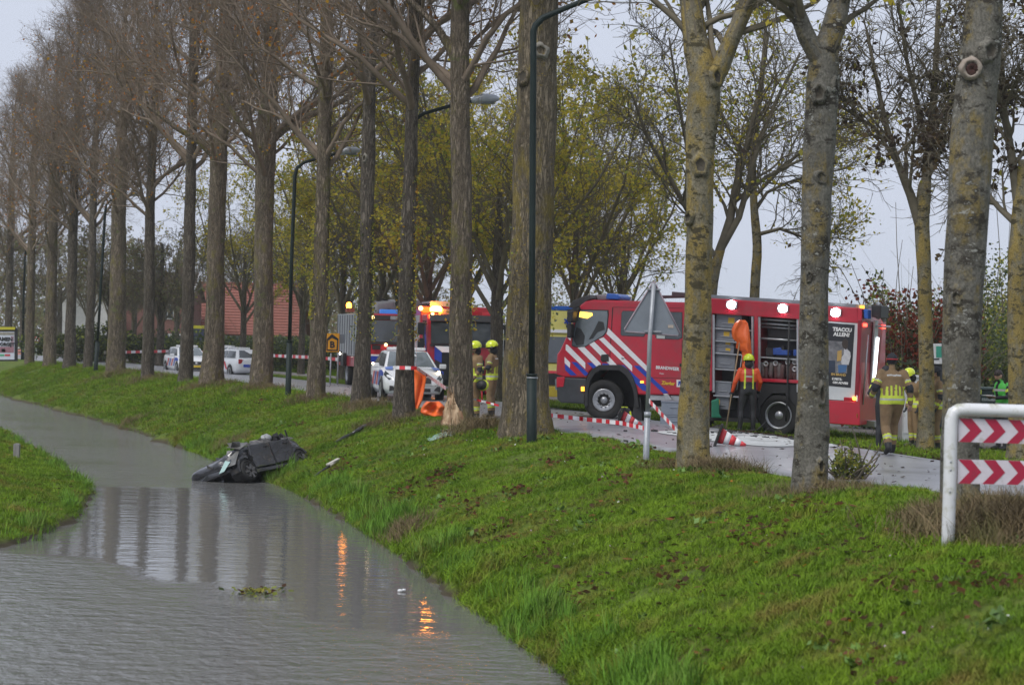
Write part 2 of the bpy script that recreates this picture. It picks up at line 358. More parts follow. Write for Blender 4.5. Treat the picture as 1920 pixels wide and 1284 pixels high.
def joinq(parts):
    vs, qs, n = [], [], 0
    for v, q in parts: vs.append(v); qs.append(q+n); n += len(v)
    return np.concatenate(vs), np.concatenate(qs)
def grow(P0, D, Ls, K, wander, up, rg):
    N = len(P0); P = np.zeros((N, K, 3)); P[:, 0] = P0; D = D/np.linalg.norm(D, axis=1, keepdims=True)
    for k in range(1, K):
        D = D+rg.normal(0, wander, (N, 3)); D[:, 2] += up; D /= np.linalg.norm(D, axis=1, keepdims=True)
        P[:, k] = P[:, k-1]+D*(Ls/(K-1))[:, None]
    return P
def spawn(P, n, t0, t1, a0, a1, rg):
    N, K, _ = P.shape; t = (t0+(t1-t0)*(np.arange(n)[None]+rg.random((N, n)))/n)
    f = t*(K-1); i = np.minimum(f.astype(int), K-2); w = (f-i)[..., None]; r = np.arange(N)[:, None]
    pos = P[r, i]*(1-w)+P[r, i+1]*w; T = P[r, i+1]-P[r, i]; T /= np.linalg.norm(T, axis=2, keepdims=True)+1e-9
    z = rg.normal(size=T.shape); z -= (z*T).sum(2, keepdims=True)*T; z /= np.linalg.norm(z, axis=2, keepdims=True)
    a = R(1)*(a0+(a1-a0)*rg.random((N, n, 1))); D = T*np.cos(a)+z*np.sin(a)
    return pos.reshape(-1, 3), D.reshape(-1, 3), t.ravel(), np.repeat(np.arange(N), n)
def taper(r0, K, tip=.35): return r0[:, None]*np.linspace(1, tip, K)[None]
def leaf_quads(pts, size, rg, flat=.0):
    N = len(pts); a = rg.normal(size=(N, 3)); a /= np.linalg.norm(a, axis=1, keepdims=True); b = rg.normal(size=(N, 3)); b[:, 2] *= (1-flat)
    b -= (a*b).sum(1, keepdims=True)*a; b /= np.linalg.norm(b, axis=1, keepdims=True)+1e-9
    s = size*(.6+.8*rg.random((N, 1))); v = np.stack([pts-a*s*.5, pts+b*s*.36, pts+a*s*.55, pts-b*s*.36], 1)
    return v.reshape(-1, 3), np.arange(N*4).reshape(N, 4)
# --- barks and leaves
def bark(name, c1, c2, c3, t3, s3, rough=.9, zs=.16, sc=16, b=.03, crack=1.0):
    m = bpy.data.materials.new(name); m.use_nodes = True; t = m.node_tree; L = t.links.new; B = t.nodes['Principled BSDF']; B.inputs['Roughness'].default_value = rough; B.inputs['Specular IOR Level'].default_value = .2
    tc = t.nodes.new('ShaderNodeTexCoord')
    def noise(scale, st, det=7, ro=.65, dist=0.):
        mp = t.nodes.new('ShaderNodeMapping'); mp.inputs['Scale'].default_value = st; L(tc.outputs['Object'], mp.inputs[0]); n = t.nodes.new('ShaderNodeTexNoise'); n.inputs['Scale'].default_value = scale; n.inputs['Detail'].default_value = det; n.inputs['Roughness'].default_value = ro; n.inputs['Distortion'].default_value = dist; L(mp.outputs[0], n.inputs['Vector']); return n.outputs[0]
    def mt(op, a, b_):
        n = t.nodes.new('ShaderNodeMath'); n.operation = op
        for k, x in enumerate((a, b_)):
            if isinstance(x, (int, float)): n.inputs[k].default_value = x
            else: L(x, n.inputs[k])
        return n.outputs[0]
    def mix(f, a, b_, bt='MIX'):
        n = t.nodes.new('ShaderNodeMix'); n.data_type = 'RGBA'; n.blend_type = bt; L(f, n.inputs[0]) if not isinstance(f, float) else setattr(n.inputs[0], 'default_value', f)
        for k, x in ((6, a), (7, b_)):
            if isinstance(x, tuple): n.inputs[k].default_value = (*x, 1)
            else: L(x, n.inputs[k])
        return n.outputs[2]
    def rng_(x, a, b_, c, d):
        n = t.nodes.new('ShaderNodeMapRange')
        for k, v in enumerate((a, b_, c, d)): n.inputs[k+1].default_value = v
        L(x, n.inputs[0]); return n.outputs[0]
    ridge = mt('ABSOLUTE', mt('SUBTRACT', noise(sc, (1, 1, zs), 5, .55, .8), .5), 0)            # 0 = bottom of a fissure
    col = mix(rng_(ridge, .0, .11, 0, 1), tuple(x*(1-.78*crack) + y*.0 for x, y in zip(c1, c2)), c1)
    col = mix(rng_(noise(sc*.35, (1, 1, zs*1.6), 6), .35, .65, 0, .75), col, c2)
    col = mix(rng_(noise(s3, (1, 1, .55), 7, .7), t3-.05, t3+.06, 0, .85), col, c3)
    fine = rng_(noise(sc*4.5, (1, 1, max(zs, .3)), 4, .7), .3, .7, .55, 1.45); big = rng_(noise(.9, (1, 1, .5), 3), .3, .7, .75, 1.25)
    h = t.nodes.new('ShaderNodeHueSaturation'); L(col, h.inputs['Color']); L(mt('MULTIPLY', fine, big), h.inputs['Value']); L(h.outputs[0], B.inputs['Base Color'])
    hh = mt('ADD', mt('MULTIPLY', mt('MINIMUM', ridge, .13), 7.0*crack), mt('MULTIPLY', fine, .25)); bp = t.nodes.new('ShaderNodeBump'); bp.inputs['Strength'].default_value = 1; bp.inputs['Distance'].default_value = b; L(hh, bp.inputs['Height']); L(bp.outputs[0], B.inputs['Normal'])
    MATS[name] = m; return m
m_barkA = bark('poplar_bark', (.275, .228, .172), (.135, .11, .083), (.17, .15, .05), .58, 2.4)
m_barkB = bark('poplar_bark_dark', (.20, .174, .143), (.092, .078, .063), (.13, .115, .045), .64, 2.6)
m_barkM = bark('poplar_bark_mossy', (.265, .22, .158), (.128, .107, .074), (.21, .165, .045), .56, 2.2)
m_barkG = bark('grey_smooth_bark', (.215, .195, .14), (.125, .115, .078), (.235, .175, .05), .50, 3.4, zs=.75, sc=9, b=.012, crack=.35)
m_barkG2 = bark('grey_spotted_bark', (.18, .172, .148), (.10, .095, .078), (.19, .145, .05), .56, 2.6, zs=.8, sc=8, b=.012, crack=.35)
def blotch(m, col, sc, th):                                      # dark rough lenticels on the smooth barks
    t = m.node_tree; L = t.links.new; b = t.nodes['Principled BSDF']; src = b.inputs['Base Color'].links[0].from_socket
    tc = t.nodes.new('ShaderNodeTexCoord'); n = t.nodes.new('ShaderNodeTexNoise'); n.inputs['Scale'].default_value = sc; n.inputs['Detail'].default_value = 5; n.inputs['Roughness'].default_value = .7; mp = t.nodes.new('ShaderNodeMapping'); mp.inputs['Scale'].default_value = (1, 1, 1.7); L(tc.outputs['Object'], mp.inputs[0]); L(mp.outputs[0], n.inputs['Vector'])
    n2 = t.nodes.new('ShaderNodeTexNoise'); n2.inputs['Scale'].default_value = 1.6; n2.inputs['Detail'].default_value = 2; L(tc.outputs['Object'], n2.inputs['Vector']); ma = t.nodes.new('ShaderNodeMath'); ma.operation = 'MULTIPLY_ADD'; ma.inputs[1].default_value = .42; ma.inputs[2].default_value = -.21; L(n2.outputs[0], ma.inputs[0]); ad = t.nodes.new('ShaderNodeMath'); L(n.outputs[0], ad.inputs[0]); L(ma.outputs[0], ad.inputs[1])
    r = t.nodes.new('ShaderNodeMapRange'); r.inputs[1].default_value = th; r.inputs[2].default_value = th+.06; L(ad.outputs[0], r.inputs[0])
    x = t.nodes.new('ShaderNodeMix'); x.data_type = 'RGBA'; x.inputs[7].default_value = (*col, 1); L(r.outputs[0], x.inputs[0]); L(src, x.inputs[6]); L(x.outputs[2], b.inputs['Base Color'])
blotch(m_barkG, (.06, .052, .03), 5.5, .545); blotch(m_barkG2, (.045, .04, .032), 4.5, .535); blotch(m_barkG2, (.30, .30, .27), 9, .62); blotch(m_barkA, (.13, .14, .06), 1.1, .60); blotch(m_barkM, (.30, .22, .05), 14, .61)
m_twig = M('twig_bark', (.25, .20, .155), (.165, .13, .10), 3, .9, rnd=.15, spec=.1)
m_twigd = M('dark_twig_bark', (.17, .15, .11), (.11, .096, .072), 3, .9, spec=.1)
def leafm(n, c, c2):
    if n in MATS: return MATS[n]
    m = M(n, c, c2, 1.3, .6, coord='World', spec=.2); t = m.node_tree; b = t.nodes['Principled BSDF']; o = t.nodes['Material Output']; tr = t.nodes.new('ShaderNodeBsdfTranslucent'); x = t.nodes.new('ShaderNodeMixShader'); x.inputs[0].default_value = .5
    t.links.new(b.inputs['Base Color'].links[0].from_socket, tr.inputs[0]); t.links.new(b.outputs[0], x.inputs[1]); t.links.new(tr.outputs[0], x.inputs[2]); t.links.new(x.outputs[0], o.inputs[0]); return m
LF_ORANGE = [leafm('leaf_orange', (.52, .20, .025), (.38, .14, .02)), leafm('leaf_gold', (.48, .28, .03), (.34, .19, .022)), leafm('leaf_russet', (.34, .15, .055), (.24, .10, .04))]
LF_OLIVE = [leafm('leaf_olive', (.40, .37, .07), (.28, .26, .05)), leafm('leaf_yellow', (.60, .49, .06), (.45, .37, .05)), leafm('leaf_green', (.32, .36, .07), (.22, .26, .05)), leafm('leaf_brown', (.13, .09, .045), (.085, .06, .03))]
LF_SEED = [leafm('seed_cluster', (.075, .055, .042), (.045, .034, .027)), leafm('leaf_brown', (0, 0, 0), (0, 0, 0)), leafm('leaf_olive', (0, 0, 0), (0, 0, 0))]
LF_RED = [leafm('leaf_red', (.32, .075, .045), (.21, .05, .032)), leafm('leaf_dull_red', (.17, .06, .04), (.10, .04, .03)), leafm('leaf_green_dark', (.06, .08, .028), (.04, .055, .02))]
LF_HEDGE = [leafm('leaf_hedge', (.10, .13, .055), (.065, .085, .036)), leafm('leaf_grey_green', (.16, .19, .12), (.105, .13, .08)), leafm('leaf_green', (0, 0, 0), (0, 0, 0))]
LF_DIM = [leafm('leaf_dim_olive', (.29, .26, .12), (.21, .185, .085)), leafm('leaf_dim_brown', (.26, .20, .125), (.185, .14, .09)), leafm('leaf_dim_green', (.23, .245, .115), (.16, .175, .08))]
# --- crowns
def bare_crown(seed, Ht=21., zb=7.8, n1=36):
    rg = np.random.default_rng(seed); z = zb+(Ht-zb-1)*np.linspace(0, 1, n1)**1.05+rg.normal(0, .2, n1); az = rg.random(n1)*6.283
    k = (z-zb)/(Ht-zb); Ls = (5.4-3.3*k)*(.75+.5*rg.random(n1)); el = R(1)*(36+24*k+rg.normal(0, 9, n1))
    P0 = np.stack([.0*np.cos(az), .0*np.sin(az), z], 1); D = np.stack([np.cos(az)*np.cos(el), np.sin(az)*np.cos(el), np.sin(el)], 1)
    P1 = grow(P0, D, Ls, 8, .17, .10, rg); r1 = (.095-.06*k)*(.6+.6*rg.random(n1))
    parts = [tubes(P1, taper(r1, 8, .18), 6)]
    p, D, tt, pi = spawn(P1, 11, .12, 1, 25, 58, rg); L2 = Ls[pi]*(.48-.28*tt)*(.7+.6*rg.random(len(p)))+.35; P2 = grow(p, D, L2, 6, .17, .07, rg)
    parts.append(tubes(P2, taper(np.clip(r1[pi]*.36*(1.1-.5*tt), .010, 1), 6, .3), 4))
    p, D, tt, pi2 = spawn(P2, 8, .08, 1, 25, 60, rg); L3 = L2[pi2]*.42*(.6+.8*rg.random(len(p)))+.22; P3 = grow(p, D, L3, 5, .2, .06, rg)
    parts.append(tubes(P3, taper(np.full(len(p), .0075), 5, .55), 3))
    p, D, tt, pi3 = spawn(P3, 3, .15, 1, 25, 60, rg); L4 = .22+.42*rg.random(len(p)); P4 = grow(p, D, L4, 3, .2, .05, rg)
    parts.append(tubes(P4, taper(np.full(len(p), .0048), 3, .7), 3))
    v, q = joinq(parts)
    tip = P4[:, -1]; clump = np.sin(tip[:, 0]*1.3+seed)+np.sin(tip[:, 1]*1.7)+np.sin(tip[:, 2]*1.1+2*seed); pr = np.clip((clump-.2)*.13, .008, .4); pr *= np.interp(tip[:, 2], [6, 9, 13, 20], [1.5, 1.1, .6, .25])
    s = tip[rg.random(len(tip)) < pr*3.6]
    lv, lq = leaf_quads(s+rg.normal(0, .04, s.shape), .12, rg)
    return (np_mesh('crown', v, q, m_twig, True), np_mesh('leaves', lv, lq, LF_ORANGE, mi=rg.integers(0, 3, len(s))))
def leafy_crown(limbs, seed, dens, lmats, probs, n2=9, n3=8, len2=2.4, lsize=.11, per=3, twm=None, r_tw=.008, up=.05, zcut=None):
    """limbs: list of (polyline(K,3), radii) -> crown mesh (limbs+branches) and leaves mesh"""
    rg = np.random.default_rng(seed); parts = []; Pl = []; rl = []
    for P, rr in limbs:
        P = np.asarray(P, float); t = np.linspace(0, len(P)-1, 10); P = np.stack([np.interp(t, range(len(P)), P[:, k]) for k in range(3)], 1); rr = np.interp(t, range(len(rr)), rr); Pl.append(P); rl.append(rr)
    Pl = np.array(Pl); rl = np.array(rl); parts.append(tubes(Pl, rl, 8))
    p, D, tt, pi = spawn(Pl, n2, .18, 1, 25, 62, rg); L2 = len2*(1.15-.6*tt)*(.6+.7*rg.random(len(p))); P2 = grow(p, D, L2, 7, .17, up, rg)
    rp = rl[pi, np.minimum((tt*9).astype(int), 9)]
    parts.append(tubes(P2, taper(np.clip(rp*.45, .016, .06), 7, .25), 5))
    p, D, tt, pi2 = spawn(P2, n3, .12, 1, 25, 65, rg); L3 = L2[pi2]*.45*(.6+.8*rg.random(len(p)))+.15; P3 = grow(p, D, L3, 5, .22, .02, rg)
    parts.append(tubes(P3, taper(np.full(len(p), r_tw*1.5), 5, .45), 3))
    p, D, tt, pi3 = spawn(P3, 4, .15, 1, 25, 70, rg); L4 = .18+.35*rg.random(len(p)); P4 = grow(p, D, L4, 3, .25, 0, rg)
    parts.append(tubes(P4, taper(np.full(len(p), r_tw*.75), 3, .7), 3)); v, q = joinq(parts)
    tip = np.concatenate([P4[:, -1], P4[:, 1]]); cl = np.sin(tip[:, 0]*1.9+seed)+np.sin(tip[:, 1]*1.6+1)+np.sin(tip[:, 2]*2.1+seed)
    s = tip[rg.random(len(tip)) < np.clip(dens*(.5+.45*cl), .03*dens, 1)]
    s = np.repeat(s, per, 0)+rg.normal(0, .085, (len(s)*per, 3)); lv, lq = leaf_quads(s, lsize, rg)
    cc = (np.sin(s[:, 0]*1.1+seed)+np.sin(s[:, 1]*1.3)+np.sin(s[:, 2]*1.5)+3)/6; u = np.clip(rg.random(len(s))*.65+cc*.35, 0, .999)
    mi = np.searchsorted(np.cumsum(probs), u*np.sum(probs))
    return np_mesh('crown', v, q, twm or m_twigd, True), np_mesh('leaves', lv, lq, lmats, mi=np.clip(mi, 0, len(lmats)-1))
def trunk_mesh(P, Rr, mat, seed, flare=.35, fh=.5, lobes=5, S=36, wob_=.05, dent=None):
    P = np.asarray(P, float); Rr = np.asarray(Rr, float); z = P[:, 2]; zz = np.unique(np.concatenate([np.linspace(z[0], z[0]+1.2, 12), np.arange(z[0]+1.2, z[-1], .3), [z[-1]]]))
    X = np.interp(zz, z, P[:, 0]); Y = np.interp(zz, z, P[:, 1]); r = np.interp(zz, z, Rr)
    for _ in range(2): X[1:-1] = (X[:-2]+X[1:-1]*2+X[2:])/4; Y[1:-1] = (Y[:-2]+Y[1:-1]*2+Y[2:])/4; r[2:-1] = (r[1:-2]+r[2:-1]*2+r[3:])/4
    rg = np.random.default_rng(seed); g = 2*np.pi*np.arange(S)/S; ph = rg.random(8)*6.28; h = zz[:, None]-zz[0]; G = g[None]
    fl = np.exp(-h/fh); rad = r[:, None]*(1+flare*fl*(.45+.55*np.cos(lobes*G+ph[0]+.6*np.sin(G+ph[6])))+wob_*(np.sin(2*G+h*.9+ph[1])*.6+np.sin(3*G-h*1.7+ph[2])*.5+np.sin(h*2.9+G+ph[3])*.5+np.sin(h*5.3+2*G+ph[4])*.35)+rg.normal(0, wob_*.22, (len(zz), S))+.35*wob_*(np.sin(11*G+ph[5]+.5*np.sin(h*.8))+np.sin(17*G+ph[7]+.7*np.sin(h*.6+1))))
    if dent: rad = rad*dent(h, G)
    V = np.stack([X[:, None]+rad*np.cos(G), Y[:, None]+rad*np.sin(G), np.broadcast_to(zz[:, None], rad.shape)], 2)
    n = len(zz); i, k = np.meshgrid(np.arange(n-1), np.arange(S), indexing='ij'); k2 = (k+1) % S
    q = np.stack([i*S+k, i*S+k2, (i+1)*S+k2, (i+1)*S+k], -1).reshape(-1, 4)
    return np_mesh('trunk', V.reshape(-1, 3), q, mat, True)
def px_line(sam, d, base):
    """photo samples (py, centre px, width px) at depth d -> local polyline and radii"""
    P = [at(cx, py, d)-base for py, cx, w in sam]; return np.array([tuple(p) for p in P]), np.array([w*d/F/2*.91 for py, cx, w in sam])
def make_tree(name, label, group, sam, mat, seed, limbs=(), top=None, **kw):
    b = hit(sam[0][1], sam[0][0]); d = b.y
    P, r = px_line(sam, d, b); P[0, 2] = -.25
    if top:                                                      # above the frame the stem runs on, tapering
        z0 = P[-1, 2]; P = np.concatenate([P, [[P[-1, 0]+.1, 0, z0+(top-z0)*.5], [P[-1, 0], .1, top]]]); r = np.concatenate([r, [r[-1]*.55, .03]])
    P[:, 1] += .03*np.sin(np.arange(len(P))*1.3+seed); o = np.argsort(P[:, 2]); P, r = P[o], r[o]
    t = thing(name, label, 'tree', b, 0, group)
    link('trunk', trunk_mesh(P, r, mat, seed, **kw), t)
    L = []
    for l in limbs:
        lp, lr = px_line(l, d, b); lp[0, :2] = (np.interp(lp[0, 2], P[:, 2], P[:, 0]), 0); lp[:, 1] += np.linspace(0, .35, len(lp))*(1 if (seed+len(L)) % 2 else -1); L.append((lp, lr))
        tt = np.linspace(0, len(lp)-1, 24); pp = np.stack([np.interp(tt, range(len(lp)), lp[:, k]) for k in range(3)], 1)
        for _ in range(3): pp[1:-1] = (pp[:-2]+pp[1:-1]*2+pp[2:])/4
        rr = np.interp(tt, range(len(lr)), lr)*(1+np.random.default_rng(seed).normal(0, .02, 24)); v, q = tubes(pp[None], rr[None], 14)
        link('limb', np_mesh('limb', v, q, mat, True), t)
    return t, b, d, L, P, r
CROWNS = [bare_crown(11), bare_crown(23), bare_crown(37)]
GP = 'bare poplars in a row along the top of the bank'
poplars = [
 ('enormous mossy poplar trunk directly behind the nearest dark green lamp post', [(815, 984, 122), (770, 985, 103), (650, 989, 92), (500, 995, 86), (380, 1000, 82), (250, 1003, 85), (120, 1008, 82), (0, 1012, 80)], m_barkM, dict(flare=.16, lobes=7)),
 ('poplar with its bark ripped off at the foot beside the two firefighters', [(802, 862, 64), (745, 863, 52), (600, 864, 48), (400, 866, 41), (250, 863, 40), (100, 862, 40), (0, 862, 38)], m_barkA, dict(flare=.18)),
 ('dark poplar with red and white tape tied round it before the police car', [(785, 757, 47), (640, 760, 36), (480, 764, 32), (300, 770, 28), (100, 776, 25), (0, 778, 25)], m_barkB, dict(flare=.2)),
 ('slim dark poplar between the grey box of the far fire engine and the police car', [(758, 675, 42), (640, 682, 31), (480, 687, 28), (290, 690, 28), (100, 695, 23), (0, 697, 22)], m_barkB, dict(flare=.2)),
 ('straight brown poplar just left of the orange letter sign', [(749, 590, 42), (640, 597, 34), (500, 602, 32), (300, 607, 29), (100, 611, 27), (0, 614, 26)], m_barkA, dict(flare=.2)),
 ('stout poplar with a swollen fork in front of the rear half of the red roof', [(728, 489, 48), (640, 494, 41), (450, 494, 38), (300, 497, 40), (255, 500, 44), (100, 508, 30), (0, 512, 28)], m_barkA, dict(flare=.2)),
 ('broad poplar hiding the middle of the red roofed house', [(722, 395, 52), (640, 402, 39), (450, 405, 36), (300, 410, 34), (100, 420, 28), (0, 425, 25)], m_barkA, dict(flare=.22)),
 ('slender dark poplar in front of the left end of the red roof', [(717, 347, 32), (600, 352, 25), (400, 356, 23), (200, 361, 20), (0, 365, 18)], m_barkB, dict(flare=.2)),
 ('thin straight poplar right of the double trunk, in front of the brown brick house', [(711, 276, 28), (600, 279, 22), (400, 281, 20), (200, 285, 17), (0, 290, 15)], m_barkB, dict(flare=.25)),
 ('double trunked poplar with tape passing behind it at the far left bend', [(700, 217, 40), (560, 221, 34), (400, 223, 30), (200, 228, 25), (0, 234, 20)], m_barkA, dict(flare=.15)),
 ('narrow poplar beside the leaning far lamp post', [(692, 164, 20), (560, 171, 17), (300, 177, 14), (0, 185, 11)], m_barkB, dict(flare=.2)),
 ('dark poplar left of the white gabled house', [(690, 130, 25), (560, 134, 20), (300, 140, 17), (0, 150, 13)], m_barkB, dict(flare=.25)),
 ('greyish poplar right of the small red triangle sign', [(687, 93, 27), (560, 96, 22), (300, 102, 18), (0, 112, 14)], m_barkA, dict(flare=.2)),
 ('mossy poplar left of the small red triangle sign', [(682, 55, 20), (560, 57, 17), (300, 63, 14), (0, 74, 10)], m_barkA, dict(flare=.2)),
 ('farthest poplar standing behind the advertising poster', [(676, 14, 17), (560, 17, 15), (300, 23, 12), (0, 33, 9)], m_barkB, dict(flare=.2)),
]
PT = []
for k, (lab, sam, mt, kw) in enumerate(poplars):
    if k > 7: sam = [s_ for s_ in sam if s_[0] >= 300]
    lim = [[(130, 856, 22), (90, 843, 18), (50, 820, 15), (15, 785, 13), (-25, 745, 10), (-60, 690, 7)]] if k == 1 else \
          [[(270, 508, 20), (235, 540, 17), (215, 580, 14), (190, 640, 11), (150, 700, 8)], [(268, 490, 16), (250, 462, 13), (215, 440, 10), (150, 400, 7)]] if k == 5 else \
          [[(300, 402, 18), (262, 370, 14), (240, 330, 11), (200, 280, 7)]] if k == 6 else []
    t, b, d, L, P, r = make_tree('poplar_tree', lab, GP, sam, mt, 100+k, lim, top=20*(1 if k < 8 else .92-.035*(k-8)), **kw); PT.append((t, b, d))
    cr, lv = CROWNS[k % 3]; sc = (.92+.05*(k % 4))*(1 if k < 8 else .97-.035*(k-8)); zoff = -.3*(k % 3)+(1.4 if k == 0 else 0)
    c = link('crown', cr, t); ang = k*2.1+.4
    for o in (c, link('leaves', lv, t)):
        x9, x4, x12 = (float(np.interp(zz_, P[:, 2], P[:, 0])) for zz_ in (9.5, 5, 13)); ln = math.atan2(x12-x4, 8) if d > 60 else 0; o.location = (x9-9.5*math.tan(ln), 0, zoff); o.rotation_mode = 'XYZ'; o.matrix_basis = Matrix.Translation(o.location) @ Matrix.Rotation(ln, 4, 'Y') @ Matrix.Rotation(ang, 4, 'Z'); o.scale = (sc, sc, sc)
    c['kind'] = 'thing'; t.children[-1]['kind'] = 'stuff'
# stripped bark: pale splintered wood at the foot of the hit tree, facing the ditch
t, b, d = PT[1]; m_wood = M('torn_wood', (.58, .44, .29), (.30, .17, .09), 22, .8, stretch=(1, 1, .12), c3=(.20, .09, .045), s3=5, t3=.57, bump=.02)
mb = MB(); rg = np.random.default_rng(3)
edge = [(-26, 800), (-27, 770), (-20, 742), (-23, 731), (-13, 738), (-9, 734), (-4, 746), (2, 742), (5, 757), (8, 770), (4, 785), (9, 800)]
cn = []
for dx, py in edge: cn.append((dx*1.0, py))
rows = 9
pts = []
for j in range(rows+1):
    f = j/rows; y = 803-(803-738)*f; lo = np.interp(f, [0, .5, .8, 1], [-.95, -.98, -.86, -.72]); hi = np.interp(f, [0, .4, .7, 1], [.28, .20, -.18, -.55])
    r0 = np.interp(y, [745, 802], [26, 32])*d/F*1.05+.004; zc = at(862, y, d).z-b.z
    for i in range(9):
        s = np.clip(lo+(hi-lo)*i/8+rg.normal(0, .03), -1, 1); an = -math.pi/2+math.asin(s)*.98; rr = r0*(1.10 if f < .2 else 1.06)*(1+rg.normal(0, .015)); pts.append((rr*math.cos(an), rr*math.sin(an), zc+rg.normal(0, .03)*(1 if j else 0)))
mb.add(pts, [(j*9+i, j*9+i+1, (j+1)*9+i+1, (j+1)*9+i) for j in range(rows) for i in range(8)])
for k in range(26):                                              # loose splinters
    p = Vector(pts[rng.integers(9, len(pts))]); mb.bar(p, p+Vector((rng.normal(0, .03), -.03-rng.random()*.05, .08+rng.random()*.15)), .018, .008)
mb.build('bare_wood', m_wood, t)
# --- three big grey trunks in front
GN = 'grey barked trees along the near end of the bank'
t1, b1, d1, L1, P, r = make_tree('ash_tree', 'grey lichen spotted trunk with a pale cut knot, behind the white chevron barrier', GN, [(956, 1800, 78), (850, 1800, 75), (700, 1803, 78), (560, 1806, 82), (400, 1812, 83), (250, 1822, 86), (130, 1836, 84), (0, 1848, 72)], m_barkG2, 201, top=13, flare=.16, wob_=.05)
mb = MB(); c = at(1812, 133, d1)-b1; Xk = Matrix.Translation(c+Vector((0, -.235, 0))) @ Matrix.Rotation(R(8), 4, 'X')
mb.lathe([(.12, .10), (.13, -.0), (.118, -.035), (.098, -.048), (.078, -.036), (.06, .0), (0, .01)], n=18, ax='y', X=Xk); rgk = np.random.default_rng(5); mb.v = [p+Vector((rgk.normal(0, .006), rgk.normal(0, .006), rgk.normal(0, .008))) for p in mb.v]; mb.build('branch_collar', M('callus_wood', (.36, .31, .26), (.25, .2, .16), 9, .8, bump=.01), t1)
mb = MB(); mb.lathe([(.0, -.02), (.03, -.028), (.062, -.036), (.07, -.03), (.068, .03)], n=14, ax='y', X=Xk @ Matrix.Translation((.012, 0, -.012))); mb.v = [p+Vector((rgk.normal(0, .006), 0, rgk.normal(0, .008))) for p in mb.v]; mb.build('knot_hole', M('rotten_wood', (.07, .03, .024), (.035, .016, .013), 15, .9, bump=.02), t1)
t2, b2, d2, L2, P, r = make_tree('ash_tree', 'grey brown trunk dividing at the top of the picture, beside a small leafy bush', GN, [(926, 1519, 72), (800, 1522, 69), (650, 1525, 61), (480, 1527, 58), (300, 1535, 62), (150, 1541, 66), (105, 1545, 70), (80, 1547, 52), (62, 1549, 18)], m_barkG2, 202,
  [[(120, 1534, 46), (75, 1512, 38), (30, 1494, 32), (-15, 1478, 28), (-120, 1440, 22), (-300, 1400, 12)], [(100, 1552, 52), (60, 1562, 50), (15, 1574, 45), (-60, 1592, 38), (-200, 1630, 26), (-340, 1660, 12)]], flare=.2, wob_=.06)
t3, b3, d3, L3, P, r = make_tree('ash_tree', 'yellowish lichen covered trunk right of the grey triangle sign back', GN, [(880, 1300, 70), (750, 1303, 61), (600, 1307, 59), (450, 1312, 55), (330, 1312, 56), (230, 1317, 62), (160, 1322, 72), (125, 1318, 62), (100, 1314, 40), (85, 1311, 14)], m_barkG, 203,
  [[(150, 1316, 62), (100, 1308, 54), (40, 1301, 48), (-40, 1292, 42), (-200, 1280, 30), (-330, 1270, 12)], [(185, 1336, 40), (130, 1350, 38), (80, 1368, 35), (20, 1396, 31), (-60, 1432, 27), (-260, 1500, 14)]], flare=.2, wob_=.06)
def scar(t, b, d, tree_cx, tree_w, px, py, w, h, c1, c2, name='branch_scar'):
    """healed branch scar: a lumpy oval ring standing out of the bark"""
    r = tree_w*d/F/2; s = max(-.9, min(.9, (px-tree_cx)/(tree_w/2))); an = math.asin(s); c = at(tree_cx, py, d)-b; n = Vector((math.sin(an), -math.cos(an), 0)); c = c+n*(r*1.0); q = n.to_track_quat('Z', 'Y').to_matrix().to_4x4(); k = d/F/2; rg = np.random.default_rng(int(px+py)); mb = MB(); V = []
    prf = [(0, -.012), (.45, -.01), (.62, .012), (.85, .028), (1.1, -.01), (1.3, -.05)]
    for rr, hh in prf:
        for i in range(18): g = 6.283*i/18; e = 1+.12*math.sin(2*g+px)+.1*math.sin(5*g); V.append((w*k*rr*e*math.cos(g), h*k*rr*e*math.sin(g), hh+rg.normal(0, .004)))
    f = [(i*18+j, i*18+(j+1) % 18, (i+1)*18+(j+1) % 18, (i+1)*18+j) for i in range(5) for j in range(18)]; mb.add(V, f, 0, True, Matrix.Translation(c) @ q); m = len(mb.f)
    o = mb.build(name, [c1, c2], t)
    for p in o.data.polygons:
        if p.index < 36: p.material_index = 1
m_sc1 = M('scar_pale', (.25, .235, .20), (.15, .14, .115), 14, .9, bump=.01); m_sc2 = M('scar_dark', (.085, .075, .055), (.05, .043, .034), 12, .9, bump=.01)
scar(t3, b3, d3, 1312, 56, 1311, 312, 30, 36, m_barkG, m_sc2); scar(t3, b3, d3, 1320, 70, 1342, 147, 26, 34, m_barkG, m_sc2); scar(t3, b3, d3, 1304, 60, 1288, 410, 16, 24, m_barkG, m_sc2); scar(t3, b3, d3, 1303, 60, 1318, 590, 14, 22, m_barkG, m_sc2)
scar(t2, b2, d2, 1524, 66, 1537, 738, 15, 40, m_barkG2, m_sc2); scar(t2, b2, d2, 1536, 62, 1532, 178, 26, 34, m_barkG2, m_sc2); scar(t2, b2, d2, 1537, 62, 1563, 160, 18, 26, m_barkG2, m_sc2); scar(t2, b2, d2, 1528, 58, 1536, 335, 24, 26, m_barkG2, m_sc2); scar(t2, b2, d2, 1520, 70, 1535, 872, 13, 34, m_barkG2, m_sc2); scar(t2, b2, d2, 1526, 60, 1514, 520, 14, 22, m_barkG2, m_sc2)
